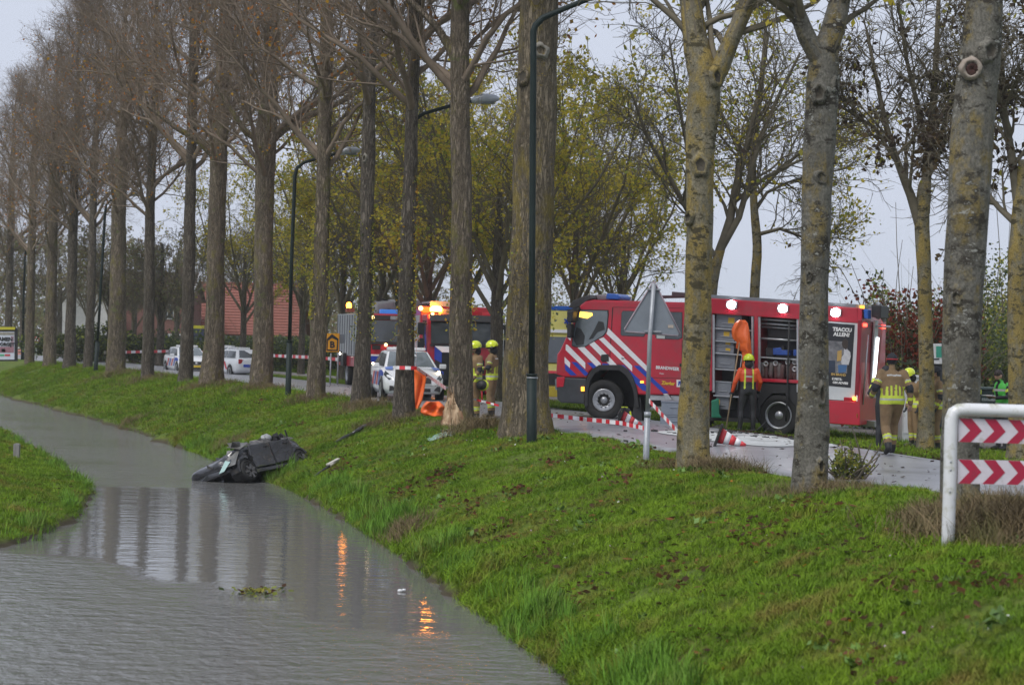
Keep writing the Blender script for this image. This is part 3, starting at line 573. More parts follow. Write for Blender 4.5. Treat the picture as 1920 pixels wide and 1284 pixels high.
scar(t1, b1, d1, 1828, 85, 1848, 100, 34, 44, m_barkG2, m_sc2); scar(t1, b1, d1, 1804, 80, 1832, 490, 16, 26, m_barkG2, m_sc2); scar(t1, b1, d1, 1803, 78, 1786, 560, 20, 30, m_barkG2, m_sc2); scar(PT[0][0], PT[0][1], PT[0][2], 1003, 85, 1014, 100, 26, 26, m_sc1, m_barkM); scar(PT[0][0], PT[0][1], PT[0][2], 1002, 84, 980, 148, 22, 30, m_barkM, m_sc2); scar(PT[3][0], PT[3][1], PT[3][2], 690, 28, 684, 298, 9, 14, m_sc1, m_sc2)
def add_crown(t, limbs, seed, dens, lm, pr, **kw):
    c, l = leafy_crown(limbs, seed, dens, lm, pr, **kw); link('crown', c, t); tag(link('leaves', l, t), kind='stuff')
add_crown(t2, L2, 5, .25, LF_OLIVE, [2, 3, 1, 1], n2=12, len2=2.4); add_crown(t3, L3, 6, .25, LF_OLIVE, [2, 3, 1, 1], n2=12, len2=2.6)
lt = [[(0, 1848, 40), (-100, 1880, 26), (-260, 1960, 12)], [(-10, 1850, 40), (-120, 1820, 26), (-300, 1740, 10)]]; add_crown(t1, [px_line(l, d1, b1) for l in lt], 8, .25, LF_OLIVE, [2, 2, 1, 2], n2=10, len2=2.2)
# low side twigs crossing the sky between the trunks
# --- trees of the opposite row, with their own limbs
GO = 'half bare ash trees on the far side of the road'
def side_tree(label, px, pby, d, trunk, limbs, seed, dens, lm, pr, name='ash_tree', mat=None, grp=GO, **kw):
    z = H(*at(px, pby, d).xy); b = Vector((at(px, pby, d).x, d, z)); t = thing(name, label, 'tree', b, 0, grp)
    P, r = px_line(trunk, d, b); P = np.concatenate([[[P[0, 0]-.02, 0, -.1]], P]); r = np.concatenate([[r[0]*1.25], r]); link('trunk', trunk_mesh(P, r, mat or m_barkG, seed, flare=.12, wob_=.05, S=14), t)
    L = []
    for l in limbs:
        lp, lr = px_line(l, d, b); lp[:, 1] += np.linspace(0, 1, len(lp))*np.random.default_rng(seed+len(L)).normal(0, .8); L.append((lp, lr))
    add_crown(t, L, seed, dens, lm, pr, **kw); return t
side_tree('slim ash with a clear fork above the walking firefighter, hung with dark seeds', 1737, 825, 45, [(780, 1737, 32), (640, 1736, 30), (520, 1733, 29), (440, 1729, 32), (395, 1727, 34), (340, 1735, 24)],
  [[(420, 1724, 22), (370, 1708, 19), (330, 1690, 16), (260, 1664, 12), (180, 1645, 9), (60, 1620, 6)], [(400, 1733, 24), (300, 1742, 20), (200, 1756, 16), (100, 1765, 12), (-60, 1775, 8)], [(330, 1740, 14), (280, 1765, 11), (230, 1795, 8), (180, 1840, 5)],
   [(300, 1678, 9), (240, 1640, 7), (215, 1600, 6), (190, 1560, 5)], [(290, 1742, 13), (200, 1715, 10), (120, 1690, 8), (20, 1670, 6)], [(240, 1752, 12), (150, 1800, 9), (60, 1840, 6)]], 31, .17, LF_SEED, [3, 1, 2.2], n2=12, n3=9, len2=1.9, lsize=.12, per=3, up=.03)
side_tree('dark seeded ash at the right edge of the picture', 1912, 850, 42, [(800, 1912, 46), (640, 1908, 42), (480, 1908, 40), (400, 1914, 36), (300, 1925, 30)],
  [[(420, 1906, 16), (390, 1880, 12), (350, 1850, 9), (300, 1800, 5)], [(400, 1912, 24), (300, 1900, 18), (200, 1885, 14), (80, 1880, 10), (-60, 1870, 6)], [(330, 1925, 22), (200, 1950, 16), (50, 1960, 12), (-60, 1960, 8)], [(250, 1895, 12), (180, 1860, 9), (110, 1840, 6)]], 32, .34, LF_SEED, [4, 2, 1.2], n2=12, n3=8, len2=1.8, lsize=.12, per=4, up=0)
side_tree('leaning ash whose boughs rise behind the yellowish trunk and the fire engine roof', 1335, 770, 57, [(640, 1330, 22), (520, 1336, 22), (470, 1350, 20)],
  [[(480, 1346, 20), (420, 1368, 18), (340, 1382, 15), (250, 1408, 12), (150, 1430, 9), (30, 1440, 6)], [(470, 1350, 16), (400, 1390, 13), (300, 1412, 10), (200, 1450, 8), (100, 1500, 5)], [(480, 1338, 14), (400, 1290, 11), (330, 1250, 9), (260, 1210, 7), (180, 1180, 5)], [(380, 1285, 9), (300, 1290, 8), (200, 1270, 6), (80, 1250, 4)], [(380, 1375, 10), (330, 1440, 8), (300, 1500, 6), (280, 1560, 4)]], 33, .30, LF_OLIVE, [3, 4, 2, 2], n2=13, n3=9, len2=2.3, per=3)
side_tree('thin ash stem rising behind the fire engine roof', 1408, 770, 61, [(640, 1412, 22), (540, 1415, 20), (460, 1422, 20), (400, 1414, 17), (300, 1411, 14)],
  [[(420, 1416, 15), (300, 1411, 12), (180, 1425, 10), (60, 1440, 6)], [(440, 1420, 9), (430, 1460, 7), (450, 1510, 5), (480, 1540, 3)], [(370, 1413, 9), (320, 1460, 7), (270, 1520, 5), (240, 1580, 4)], [(400, 1412, 9), (360, 1440, 7), (340, 1480, 5), (310, 1600, 4)], [(330, 1412, 9), (260, 1380, 7), (180, 1350, 5)]], 34, .34, LF_OLIVE, [3, 4, 2, 1.5], n2=13, n3=8, len2=2.2, per=3)
# --- leafy crowns of the opposite row, three shapes shared
def generic_limbs(seed, Ht, fork, n=7, spread=.5):
    rg = np.random.default_rng(seed); L = []
    for k in range(n):
        az = k*6.283/n+rg.normal(0, .3); f = fork+rg.random()*2.0; l = Ht-f; sp = l*spread*(.35+.8*rg.random())
        P = [(0, 0, f), (sp*.3*math.cos(az), sp*.3*math.sin(az), f+l*.22), (sp*.7*math.cos(az), sp*.7*math.sin(az), f+l*.5), (sp*math.cos(az), sp*math.sin(az), f+l*(.75+.25*rg.random()))]; L.append((P, [.085, .065, .045, .015]))
    return L
OPP = [leafy_crown(generic_limbs(s, 11.8, 2.6, 8), s, .46, LF_OLIVE, [3.0, 3.4, 2.2, .5], n2=12, n3=9, len2=2.7, lsize=.13, per=5) for s in (41, 42, 43)]
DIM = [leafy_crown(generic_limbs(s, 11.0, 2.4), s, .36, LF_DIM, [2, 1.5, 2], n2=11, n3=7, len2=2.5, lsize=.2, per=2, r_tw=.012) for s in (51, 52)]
def row_tree(name, label, grp, loc, set_, ang, sc, seed, mat=m_barkB, w=.2):
    t = thing(name, label, 'tree', loc, 0, grp); P = np.array([(0, 0, -.2), (.03, 0, 2), (0, .05, 4.2), (0, 0, 6.5)]); link('trunk', trunk_mesh(P, np.array([w, w*.85, w*.75, w*.3]), mat, seed, flare=.2, S=12), t)
    for nm, me in zip(('crown', 'leaves'), set_): o = link(nm, me, t); o.rotation_euler = (0, 0, ang); o.scale = (sc, sc, sc)
    o['kind'] = 'stuff'; return t
GR = 'olive and yellow leaved trees in the far row'
for k, (px, d, sc, w, lab) in enumerate([(930, 66, .93, .24, 'leaning olive leaved tree behind the two firefighters'), (1075, 74, .98, .2, 'broad olive yellow tree above the ambulance'), (1165, 84, .88, .2, 'olive tree whose right side thins out against the open sky'), (800, 78, 1.05, .2, 'olive tree above the middle fire engine with the amber beacon'),
  (715, 92, 1.05, .2, 'yellowing tree above the blue light bar of the far fire engine'), (640, 100, 1., .2, 'yellow green tree behind the orange letter sign'), (565, 112, .95, .2, 'yellow leaved tree right of the red roof'), (455, 118, .92, .2, 'thin mossy tree in front of the red roof'), (868, 96, 1.1, .2, 'olive tree rising behind the stripped poplar'), (1000, 90, 1.1, .2, 'olive tree straight behind the huge mossy poplar'), (745, 104, 1.15, .2, 'olive tree behind the taped poplar')]):
    p = at(px, 640, d); row_tree('leafy_tree', lab, GR, (p.x, d, H(p.x, d)), OPP[k % 3], k*1.3, sc, 300+k, w=w)
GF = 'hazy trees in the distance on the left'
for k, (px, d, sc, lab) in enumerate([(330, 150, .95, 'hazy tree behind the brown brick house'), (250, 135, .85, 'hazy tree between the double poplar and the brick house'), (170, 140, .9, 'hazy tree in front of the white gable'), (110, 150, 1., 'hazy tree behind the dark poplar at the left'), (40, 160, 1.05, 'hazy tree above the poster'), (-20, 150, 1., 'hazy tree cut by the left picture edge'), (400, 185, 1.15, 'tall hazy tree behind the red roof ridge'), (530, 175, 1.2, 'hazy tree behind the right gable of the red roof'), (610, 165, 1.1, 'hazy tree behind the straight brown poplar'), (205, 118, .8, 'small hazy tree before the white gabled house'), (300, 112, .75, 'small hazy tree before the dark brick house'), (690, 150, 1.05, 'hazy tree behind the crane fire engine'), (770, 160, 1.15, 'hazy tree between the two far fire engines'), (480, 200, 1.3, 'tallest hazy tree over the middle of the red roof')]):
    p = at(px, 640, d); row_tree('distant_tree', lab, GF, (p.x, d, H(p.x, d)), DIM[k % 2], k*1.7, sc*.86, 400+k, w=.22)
# --- shrubs and hedges
def bush(name, label, cat, loc, size, lm, pr, seed, n=5000, ls=.1, grp=None, stems=30):
    rg = np.random.default_rng(seed); t = thing(name, label, cat, loc, 0, grp); u = rg.normal(size=(n, 3)); u /= np.linalg.norm(u, axis=1, keepdims=True); rr = rg.random((n, 1))**.45
    p = u*rr*(1+.22*np.sin(u[:, :1]*5+seed)+.18*np.sin(u[:, 1:2]*7+u[:, 2:]*6)); p = p*np.array(size)*.5; p[:, 2] = p[:, 2]+size[2]*.5; p = p[p[:, 2] > .02]
    v, q = leaf_quads(p, ls, rg); tag(link('leaves', np_mesh('leaves', v, q, lm, mi=np.clip(np.searchsorted(np.cumsum(pr), rg.random(len(p))*sum(pr)), 0, len(lm)-1)), t), kind='stuff')
    D = rg.normal(size=(stems, 3))*np.array(size)*.5; D[:, 2] = abs(D[:, 2])+size[2]*.5; Ls = np.linalg.norm(D, axis=1)*.85; P = grow(np.zeros((stems, 3))+rg.normal(0, .1, (stems, 3))*np.array([1, 1, 0]), D, Ls, 6, .1, .02, rg); v, q = tubes(P, taper(np.full(stems, .02), 6), 4); link('stems', np_mesh('stems', v, q, m_twigd, True), t); return t
def gp(px, d): p = at(px, 640, d); return Vector((p.x, d, H(p.x, d)))
bush('red_shrub', 'loose red leaved shrub behind the rear end of the nearest fire engine', 'shrub', gp(1690, 57), (3.4, 2.4, 4.0), LF_RED, [3, 2, 1], 61, 3000, .11)
bush('red_shrub', 'dull red shrub behind the thick spotted trunk', 'shrub', gp(1768, 57.5), (2.4, 2, 3.9), LF_RED, [2, 3, 2], 62, 3600, .12)
bush('green_shrub', 'grey green round shrub behind the dark container at the right', 'shrub', gp(1845, 60), (4.2, 2.5, 2.9), LF_HEDGE, [2, 3, 1], 63, 9000, .1)
bush('green_shrub', 'tall upright olive green shrub behind the officer in the green vest', 'shrub', gp(1868, 66), (4.6, 3, 5.0), LF_HEDGE+LF_OLIVE[:1], [3, 1, 2, 2], 64, 10000, .11)
bush('green_shrub', 'low grey green hedge bush under the red shrub', 'shrub', gp(1690, 56), (5, 1.2, 1.75), LF_HEDGE, [2, 3, 1], 65, 8000, .1)
bush('green_shrub', 'dark shrub between the rear lights and the red shrub', 'shrub', gp(1652, 64), (1.3, 2, 4.2), LF_HEDGE+LF_OLIVE[:1], [2, 1, 2, 2], 66, 3500, .11)
bush('green_shrub', 'olive shrub at the right picture edge behind the green notice board', 'shrub', gp(1925, 62), (3.2, 2, 3.6), LF_HEDGE+LF_OLIVE[:1], [3, 1, 2, 1], 67, 6500, .1)
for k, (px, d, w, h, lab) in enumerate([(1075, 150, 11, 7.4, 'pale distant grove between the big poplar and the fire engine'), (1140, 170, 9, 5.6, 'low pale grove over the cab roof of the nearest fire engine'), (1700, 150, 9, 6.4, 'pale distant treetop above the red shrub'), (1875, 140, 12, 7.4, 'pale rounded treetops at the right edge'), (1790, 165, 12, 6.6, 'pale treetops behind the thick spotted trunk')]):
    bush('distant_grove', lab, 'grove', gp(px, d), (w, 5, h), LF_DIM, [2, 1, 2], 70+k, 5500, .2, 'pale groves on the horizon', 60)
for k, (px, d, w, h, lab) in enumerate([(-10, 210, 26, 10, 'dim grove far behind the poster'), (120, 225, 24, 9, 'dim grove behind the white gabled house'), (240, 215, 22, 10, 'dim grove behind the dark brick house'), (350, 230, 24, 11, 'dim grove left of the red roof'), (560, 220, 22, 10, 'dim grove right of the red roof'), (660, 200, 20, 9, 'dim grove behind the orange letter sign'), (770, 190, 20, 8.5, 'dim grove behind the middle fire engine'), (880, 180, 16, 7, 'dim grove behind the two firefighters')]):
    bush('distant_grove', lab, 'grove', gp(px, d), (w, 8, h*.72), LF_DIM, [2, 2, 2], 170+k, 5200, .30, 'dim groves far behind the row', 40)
for k, (px, d, w, lab) in enumerate([(590, 120, 15, 'clipped dark hedge behind the orange letter sign'), (500, 128, 9, 'clipped dark hedge in front of the red roofed house'), (300, 122, 13, 'low dark hedge in front of the brick house'), (180, 118, 8, 'low dark hedge left of the double poplar'), (690, 125, 8, 'dark hedge behind the crane fire engine')]):
    bush('hedge', lab, 'hedge', gp(px, d), (w, 2, 2.0), LF_HEDGE, [4, .6, 1], 80+k, 7000, .17, 'clipped hedges beyond the road')
b = hit(1588, 905); bush('small_bush', 'small leafy bush sprouting at the foot of the dividing grey trunk', 'bush', b, (.66, .5, .5), LF_HEDGE[2:]+LF_OLIVE[:1]+LF_HEDGE[:1], [2, 1, 1], 90, 800, .05, stems=26)
# ivy and sprouting shoots on two poplars
for k, (pt, y0, y1, lab, col) in enumerate([(2, 330, 640, 'yellow leaf cluster climbing the taped poplar', [LF_OLIVE[2], LF_OLIVE[1], LF_ORANGE[1]]), (3, 400, 640, 'green ivy', [LF_OLIVE[2], LF_HEDGE[0], LF_OLIVE[1]]), (4, 380, 600, 'shoots', [LF_OLIVE[2], LF_OLIVE[1], LF_OLIVE[0]]), (1, 480, 620, 'shoots', [LF_OLIVE[2], LF_ORANGE[1], LF_OLIVE[1]]), (0, 420, 640, 'moss', [LF_OLIVE[2], LF_HEDGE[1], LF_OLIVE[1]])]):
    t, b, d = PT[pt]; rg = np.random.default_rng(500+k); sam = poplars[pt][1]; ys = [s[0] for s in sam][::-1]; n = 640 if k < 3 else 130
    y = y0+(y1-y0)*(rg.random(n)**.8 if k else rg.random(n)); cx = np.interp(y, ys, [s[1] for s in sam][::-1]); w = np.interp(y, ys, [s[2] for s in sam][::-1]); cl = np.sin(y*.05+k)+np.sin(y*.021+2*k)
    off = w*.5+abs(rg.normal(0, 3, n))*(1+.6*cl); sg = np.where(rg.random(n) < (.75, .6, .3, .8, .4)[k], 1, -1); a = rg.normal(0, .5, n)
    p = np.array([tuple(at(c+s*o*math.cos(q), yy, d)-b) for c, s, o, yy, q in zip(cx, sg, off, y, a)]); p[:, 1] -= off*d/F*np.sin(abs(a)) + .05
    v, q = leaf_quads(p, .062, rg); tag(link('ivy' if k == 1 else 'shoots', np_mesh('shoots', v, q, col, mi=rg.integers(0, 3, n)), t), kind='stuff')
# ================================================================== GRASS AND LITTER
def scatter(name, proto_v, proto_q, mat, P, Rt, Sc, kind='stuff'):
    pm_ = np_mesh(name+'_clump', proto_v, proto_q, mat); po = bpy.data.objects.new(name+'_clump', pm_)
    me = bpy.data.meshes.new(name); me.vertices.add(len(P)); me.vertices.foreach_set('co', np.asarray(P, np.float32).ravel())
    a = me.attributes.new('rot', 'FLOAT_VECTOR', 'POINT'); a.data.foreach_set('vector', np.asarray(Rt, np.float32).ravel())
    a = me.attributes.new('scl', 'FLOAT', 'POINT'); a.data.foreach_set('value', np.asarray(Sc, np.float32).ravel())
    o = link(name, me); g = bpy.data.node_groups.new(name, 'GeometryNodeTree'); g.interface.new_socket('Geometry', in_out='INPUT', socket_type='NodeSocketGeometry'); g.interface.new_socket('Geometry', in_out='OUTPUT', socket_type='NodeSocketGeometry')
    N = g.nodes.new; gi, go, ip, oi = N('NodeGroupInput'), N('NodeGroupOutput'), N('GeometryNodeInstanceOnPoints'), N('GeometryNodeObjectInfo'); ar, asx = N('GeometryNodeInputNamedAttribute'), N('GeometryNodeInputNamedAttribute')
    ar.data_type = 'FLOAT_VECTOR'; ar.inputs[0].default_value = 'rot'; asx.data_type = 'FLOAT'; asx.inputs[0].default_value = 'scl'; oi.inputs[0].default_value = po
    g.links.new(gi.outputs[0], ip.inputs['Points']); g.links.new(oi.outputs['Geometry'], ip.inputs['Instance']); g.links.new(ar.outputs[0], ip.inputs['Rotation']); g.links.new(asx.outputs[0], ip.inputs['Scale']); g.links.new(ip.outputs[0], go.inputs[0])
    md = o.modifiers.new('scatter', 'NODES'); md.node_group = g; o['kind'] = kind; return o
def tuft(n, h, w, spread, lean, seed):
    rg = np.random.default_rng(seed); V = []; Q = []
    for k in range(n):
        a = rg.random()*6.283; c = np.array([rg.normal(0, spread), rg.normal(0, spread), 0]); dr = np.array([math.cos(a), math.sin(a), 0]); sd_ = np.array([-dr[1], dr[0], 0]); hh = h*(.55+.6*rg.random()); le = lean*(.3+rg.random())*hh; b0 = len(V)
        for f, ww in ((0, 1), (.45, .85), (.8, .5), (1, .06)):
            p = c+dr*le*f*f+np.array([0, 0, hh*(f-.18*f*f*lean)]); V += [p-sd_*w*ww/2, p+sd_*w*ww/2]
        Q += [(b0+2*i, b0+2*i+1, b0+2*i+3, b0+2*i+2) for i in range(3)]
    return np.array(V), np.array(Q)
def grass_blade_mat(name, c1, c2, c3, sc=.8, t3=.595):
    return M(name, c1, c2, sc, .65, c3=c3, s3=1.3, t3=t3, w3=.09, coord='World', rnd=.35, spec=.1)
m_gr = grass_blade_mat('grass_blades', (.175, .28, .018), (.078, .158, .011), (.20, .165, .042))
m_grt = grass_blade_mat('bank_grass_blades', (.135, .265, .032), (.09, .195, .022), (.16, .21, .045))
m_grd = grass_blade_mat('dry_grass_blades', (.20, .15, .085), (.125, .095, .052), (.12, .12, .045))
def curve_pts(n, d0, d1, s0, s1, seed, dpow=1.0):
    rg = np.random.default_rng(seed); d = d0+(d1-d0)*rg.random(n)**dpow; s = s0+(s1-s0)*rg.random(n); i = np.searchsorted(CUR[:, 1], d).clip(0, len(CUR)-1); P = CUR[i]+NRM[i]*s[:, None]+tg[i]*(d-CUR[i, 1])[:, None]
    z = prof(s-wob(d)*np.clip(1-s/3, 0, 1), d); return np.concatenate([P, z[:, None]], 1), s, d, rg
def rots(n, rg, tilt=.25): return np.stack([rg.normal(0, tilt, n), rg.normal(0, tilt, n), rg.random(n)*6.283], 1)
P, s, d, rg = curve_pts(120000, 11, 62, .03, 6.7, 601, 1.5); sm = np.sin(P[:, 0]*2.3)*np.sin(P[:, 1]*1.1+P[:, 0])
pat = .5+.5*np.sin(P[:, 0]*1.1+1.3*np.sin(P[:, 1]*.7))*np.sin(P[:, 1]*.9+1.7*np.sin(P[:, 0]*.8+1)); bare = np.sin(P[:, 0]*1.7+2*np.sin(P[:, 1]*.5))+np.sin(P[:, 1]*1.3+P[:, 0]*.9)+np.sin(P[:, 1]*3.1-P[:, 0]*2.3)*.6 > 1.75
keep = (rg.random(len(P)) < np.where(bare, .3, .78+.22*sm)) & (s < 5.1+.25*np.sin(d*3)+1.4*np.clip((30-d)/4, 0, 1)); P = P[keep]; ntf = len(P)
v, q = tuft(16, .085, .0065, .055, .9, 1); scatter('grass', v, q, m_gr, P, rots(ntf, rg), .40+.5*rg.random(ntf)+.42*pat[keep])
P, s, d, rg = curve_pts(22000, 62, 115, .05, 5.25, 602); v, q = tuft(12, .09, .012, .09, .9, 2); scatter('far_grass', v, q, m_gr, P, rots(len(P), rg), .7+.7*rg.random(len(P)))
pv = []; P, s, d, rg = curve_pts(16000, 36, 100, 9.7, 14.7, 603); P = P[((P[:, 0]-5.2)/2.0)**2+((P[:, 1]-46.)/2.6)**2 > 1]; scatter('verge_grass', v, q, m_gr, P, rots(len(P), rg), .6+.6*rg.random(len(P)))
P2, s, d, rg = curve_pts(16000, 36, 150, 17, 30, 613); v, q = tuft(10, .16, .014, .12, .9, 2); scatter('field_grass', v, q, m_gr, P2, rots(len(P2), rg), .6+.9*rg.random(len(P2)))
# tall bright grass at the water's edge
P, s, d, rg = curve_pts(5200, 14, 62, -.12, .55, 604, 1.6); cl = np.sin(d*1.05+.5)+np.sin(d*2.6+1)+.6*np.sin(d*.37); k = rg.random(len(P)) < np.clip(-.05+.5*cl, .02, 1); P = P[k]; P[:, 2] = np.maximum(P[:, 2], WZ-.05)
v, q = tuft(12, .34, .011, .05, .55, 3); scatter('waterside_grass', v, q, m_grt, P, rots(len(P), rg, .15), .45+.75*rg.random(len(P)))
P, s, d, rg = curve_pts(11000, 14, 64, -.10, .42, 617, 1.5); P[:, 2] = np.maximum(P[:, 2], WZ-.02); v, q = tuft(14, .15, .008, .06, 1.1, 8); scatter('overhanging_grass', v, q, m_gr, P, rots(len(P), rg, .35), .5+.7*rg.random(len(P)))
# left point
rg = np.random.default_rng(605); X = -22+15*rg.random(90000); Y = 29.5+45*rg.random(90000); zz, sl_ = left_h(X, Y); k = (sl_ > .03) & (sl_ < 7); P = np.stack([X, Y, zz], 1)[k]
v, q = tuft(14, .085, .0075, .055, .9, 4); scatter('left_bank_grass', v, q, m_gr, P, rots(len(P), rg), .6+.6*rg.random(len(P)))
k = (sl_ > -.05) & (sl_ < .35) & (rg.random(len(X)) < .25+.25*np.sin(Y*1.3)); P = np.stack([X, Y, zz], 1)[k]; v, q = tuft(11, .26, .010, .05, .5, 5); scatter('left_waterside_grass', v, q, m_grt, P, rots(len(P), rg, .2), .4+.8*rg.random(len(P)))
# brown withered grass round the barrier and the feet of the trees
cl = [(1860, 985, .75, .5, 520, 1.5), (1760, 985, .5, .4, 240, 1.0), (1900, 1000, .6, .5, 300, 1.4), (1350, 885, .55, .35, 300, 1.0), (1560, 925, .7, .4, 260, .8), (1470, 930, .6, .35, 130, .7), (1250, 880, .5, .3, 90, .8), (690, 765, .8, .7, 240, 1.2), (745, 790, 1.1, .5, 380, .9), (830, 800, .8, .5, 240, .8), (890, 805, .6, .4, 260, 1.3), (590, 752, .9, .5, 200, 1.1), (395, 726, 1.2, .6, 240, 1.1), (490, 732, 1.1, .6, 240, 1.1), (275, 714, 1.2, .6, 150, 1.3), (215, 702, 1.2, .6, 150, 1.3), (740, 1020, .5, .4, 260, 1.2), (240, 800, .7, .5, 160, 1.0), (430, 835, .6, .4, 160, .9)]
pp = []; ss = []; rg = np.random.default_rng(606)
for px, py, rx, ry, n, sc in cl:
    b = hit(px, py)
    for _ in range(n):
        x, y = b.x+rg.normal(0, rx*.5), b.y+rg.normal(0, ry); pp.append((x, y, H(x, y))); ss.append(sc*(.5+.7*rg.random()))
v, q = tuft(11, .24, .006, .05, .8, 6); scatter('dry_grass', v, q, m_grd, np.array(pp), rots(len(pp), rg, .25), np.array(ss))
# fallen leaves
def litter(name, P, size, mats, seed, tilt=.35):
    rg = np.random.default_rng(seed); v, q = leaf_quads(np.zeros((len(P), 3)), size, rg); v = v.reshape(-1, 4, 3); v[:, :, 2] *= tilt; v += np.asarray(P)[:, None]+np.array([0, 0, .05]); return tag(link(name, np_mesh(name, v.reshape(-1, 3), q, mats, mi=rg.integers(0, len(mats), len(P)))), kind='stuff')
m_lb = leafm('leaf_fallen_brown', (.11, .058, .03), (.07, .038, .02)); m_lb2 = leafm('leaf_fallen_dark', (.06, .035, .022), (.04, .024, .016))
P, s, d, rg = curve_pts(14000, 14, 80, .3, 5.1, 607, 1.2); cl = np.sin(P[:, 0]*1.9+P[:, 1]*.6)+np.sin(P[:, 1]*1.1-P[:, 0])+np.sin(P[:, 1]*.31); k = rg.random(len(P)) < np.clip(.10+.26*cl, .02, .8); litter('fallen_leaves', P[k], .10, [m_lb, m_lb2, m_lb, LF_ORANGE[2]], 1)
cpx = [(835, 890), (830, 900), (1155, 908), (1090, 1105), (1010, 1050), (940, 1000), (880, 960), (790, 905), (745, 930), (1270, 1090), (1590, 1165), (1700, 1100), (1855, 1100), (1420, 1010), (640, 880), (560, 800), (1260, 872), (1350, 890), (700, 990), (770, 1000), (1130, 830), (1190, 845), (850, 935), (980, 920), (1660, 1250), (1540, 960), (660, 770), (480, 760), (1050, 870)]
rg = np.random.default_rng(615); cp = []
for px, py in cpx:
    b = hit(px, py); n = rg.integers(14, 60)
    for _ in range(n): x, y = b.x+rg.normal(0, .16), b.y+rg.normal(0, .45); cp.append((x, y, H(x, y)+.02))
litter('leaf_heaps', np.array(cp), .10, [m_lb, m_lb, leafm('leaf_fallen_rust', (.24, .10, .05), (.16, .07, .035))], 12, .6)
P, s, d, rg = curve_pts(420, 12, 60, .3, 5.0, 616, 1.3); cl = np.sin(P[:, 0]*1.3+P[:, 1]*.9)+np.sin(P[:, 1]*.8-P[:, 0]*1.7); P = P[rg.random(len(P)) < np.clip(.2+.35*cl, .04, 1)]; v, q = leaf_quads(np.random.default_rng(5).normal(0, .055, (16, 3))*np.array([1, 1, .25])+np.array([0, 0, .055]), .06, np.random.default_rng(6))
scatter('broadleaf_weeds', v, q, M('weed_leaf', (.12, .215, .035), (.075, .15, .022), 1.1, .6, coord='World', rnd=.3), P, rots(len(P), rg, .3), .7+.8*rg.random(len(P)))
P, s, d, rg = curve_pts(150, 12, 70, .3, 5.1, 608); litter('fallen_orange_leaves', P, .08, [LF_ORANGE[0], LF_ORANGE[1]], 2, .6)
P, s, d, rg = curve_pts(130, 12, 45, 1, 5.0, 609); litter('clover_flowers', P, .035, [M('petal_white', (.75, .75, .72)), M('petal_lilac', (.5, .36, .5))], 3, .9)
k = (sl_ > .1) & (sl_ < 6) & (rg.random(len(X)) < .035*(1+np.sin(X*2)+np.sin(Y*1.4))); litter('left_bank_leaves', np.stack([X, Y, zz], 1)[k], .09, [m_lb, m_lb2, m_lb2, LF_ORANGE[2]], 4)
P, s, d, rg = curve_pts(420, 28, 75, 5.6, 9.5, 610); t_ = (s-RL)/(RR-RL); P[:, 2] = .01+.28*t_*(1-t_)-.035; litter('road_leaves', P, .09, [m_lb2, m_lb, m_lb2], 5, .3)
P, s, d, rg = curve_pts(1500, 33, 50, 9.6, 12.5, 611); litter('verge_leaves', P, .1, [m_lb2, m_lb], 6, .4)
# ================================================================== VEHICLES
def inset_quad(mb, q, ins=.06, off=.006, mi=0, th=.012):
    """thin panel laid on a quad: shrunk by ins metres and standing off its face"""
    q = [Vector(p) for p in q]; c = sum(q, Vector())/len(q); n = (q[1]-q[0]).cross(q[-1]-q[0]).normalized()
    a = [p+(c-p).normalized()*ins*1.3 for p in q]; m = len(a)
    v = [p-n*th for p in a]+[p+n*off for p in a]
    mb.add(v, [list(range(m))[::-1], [m+i for i in range(m)]]+[(i, (i+1) % m, m+(i+1) % m, m+i) for i in range(m)], mi); return mb
def wheel(par, x, y, r, w, rimr, side=1, name='wheel', dish=-.02, nuts=10, steer=0, rimm=None, tyre_lab=None):
    X = Matrix.Translation((x, y, r)) @ Matrix.Rotation(R(steer), 4, 'Z')
    mb = MB(); mb.lathe([(rimr*.9, -w/2), (r*.93, -w/2), (r, -w/2+.04), (r, w/2-.04), (r*.93, w/2), (rimr, w/2-.01), (rimr*.96, w/2-.06)] if side > 0 else [(rimr*.96, -w/2+.06), (rimr, -w/2+.01), (r*.93, -w/2), (r, -w/2+.04), (r, w/2-.04), (r*.93, w/2), (rimr*.9, w/2)], n=28, ax='y', X=X)
    wh = mb.build(name, m_rubber, par); s = side
    mb = MB(); f = s*w/2
    pr = [(.0, f-s*.05), (rimr*.30, f-s*.05), (rimr*.34, f-s*.10), (rimr*.45, f-s*.10), (rimr*.72, f+s*dish), (rimr*.9, f-s*.02), (rimr*.99, f-s*.004), (rimr*.99, f-s*.08)]
    mb.lathe(pr, n=24, ax='y', X=X)
    for k in range(nuts):
        a = 6.283*k/nuts; mb.lathe([(.025 if rimr > .25 else .014, f-s*.1), (.022 if rimr > .25 else .012, f+s*dish*1.0+s*.012), (0, f+s*dish+s*.014)], c=(rimr*.58*math.cos(a), 0, rimr*.58*math.sin(a)), n=7, ax='y', X=X)
    mb.build('rim', rimm or m_rim, wh); return wh
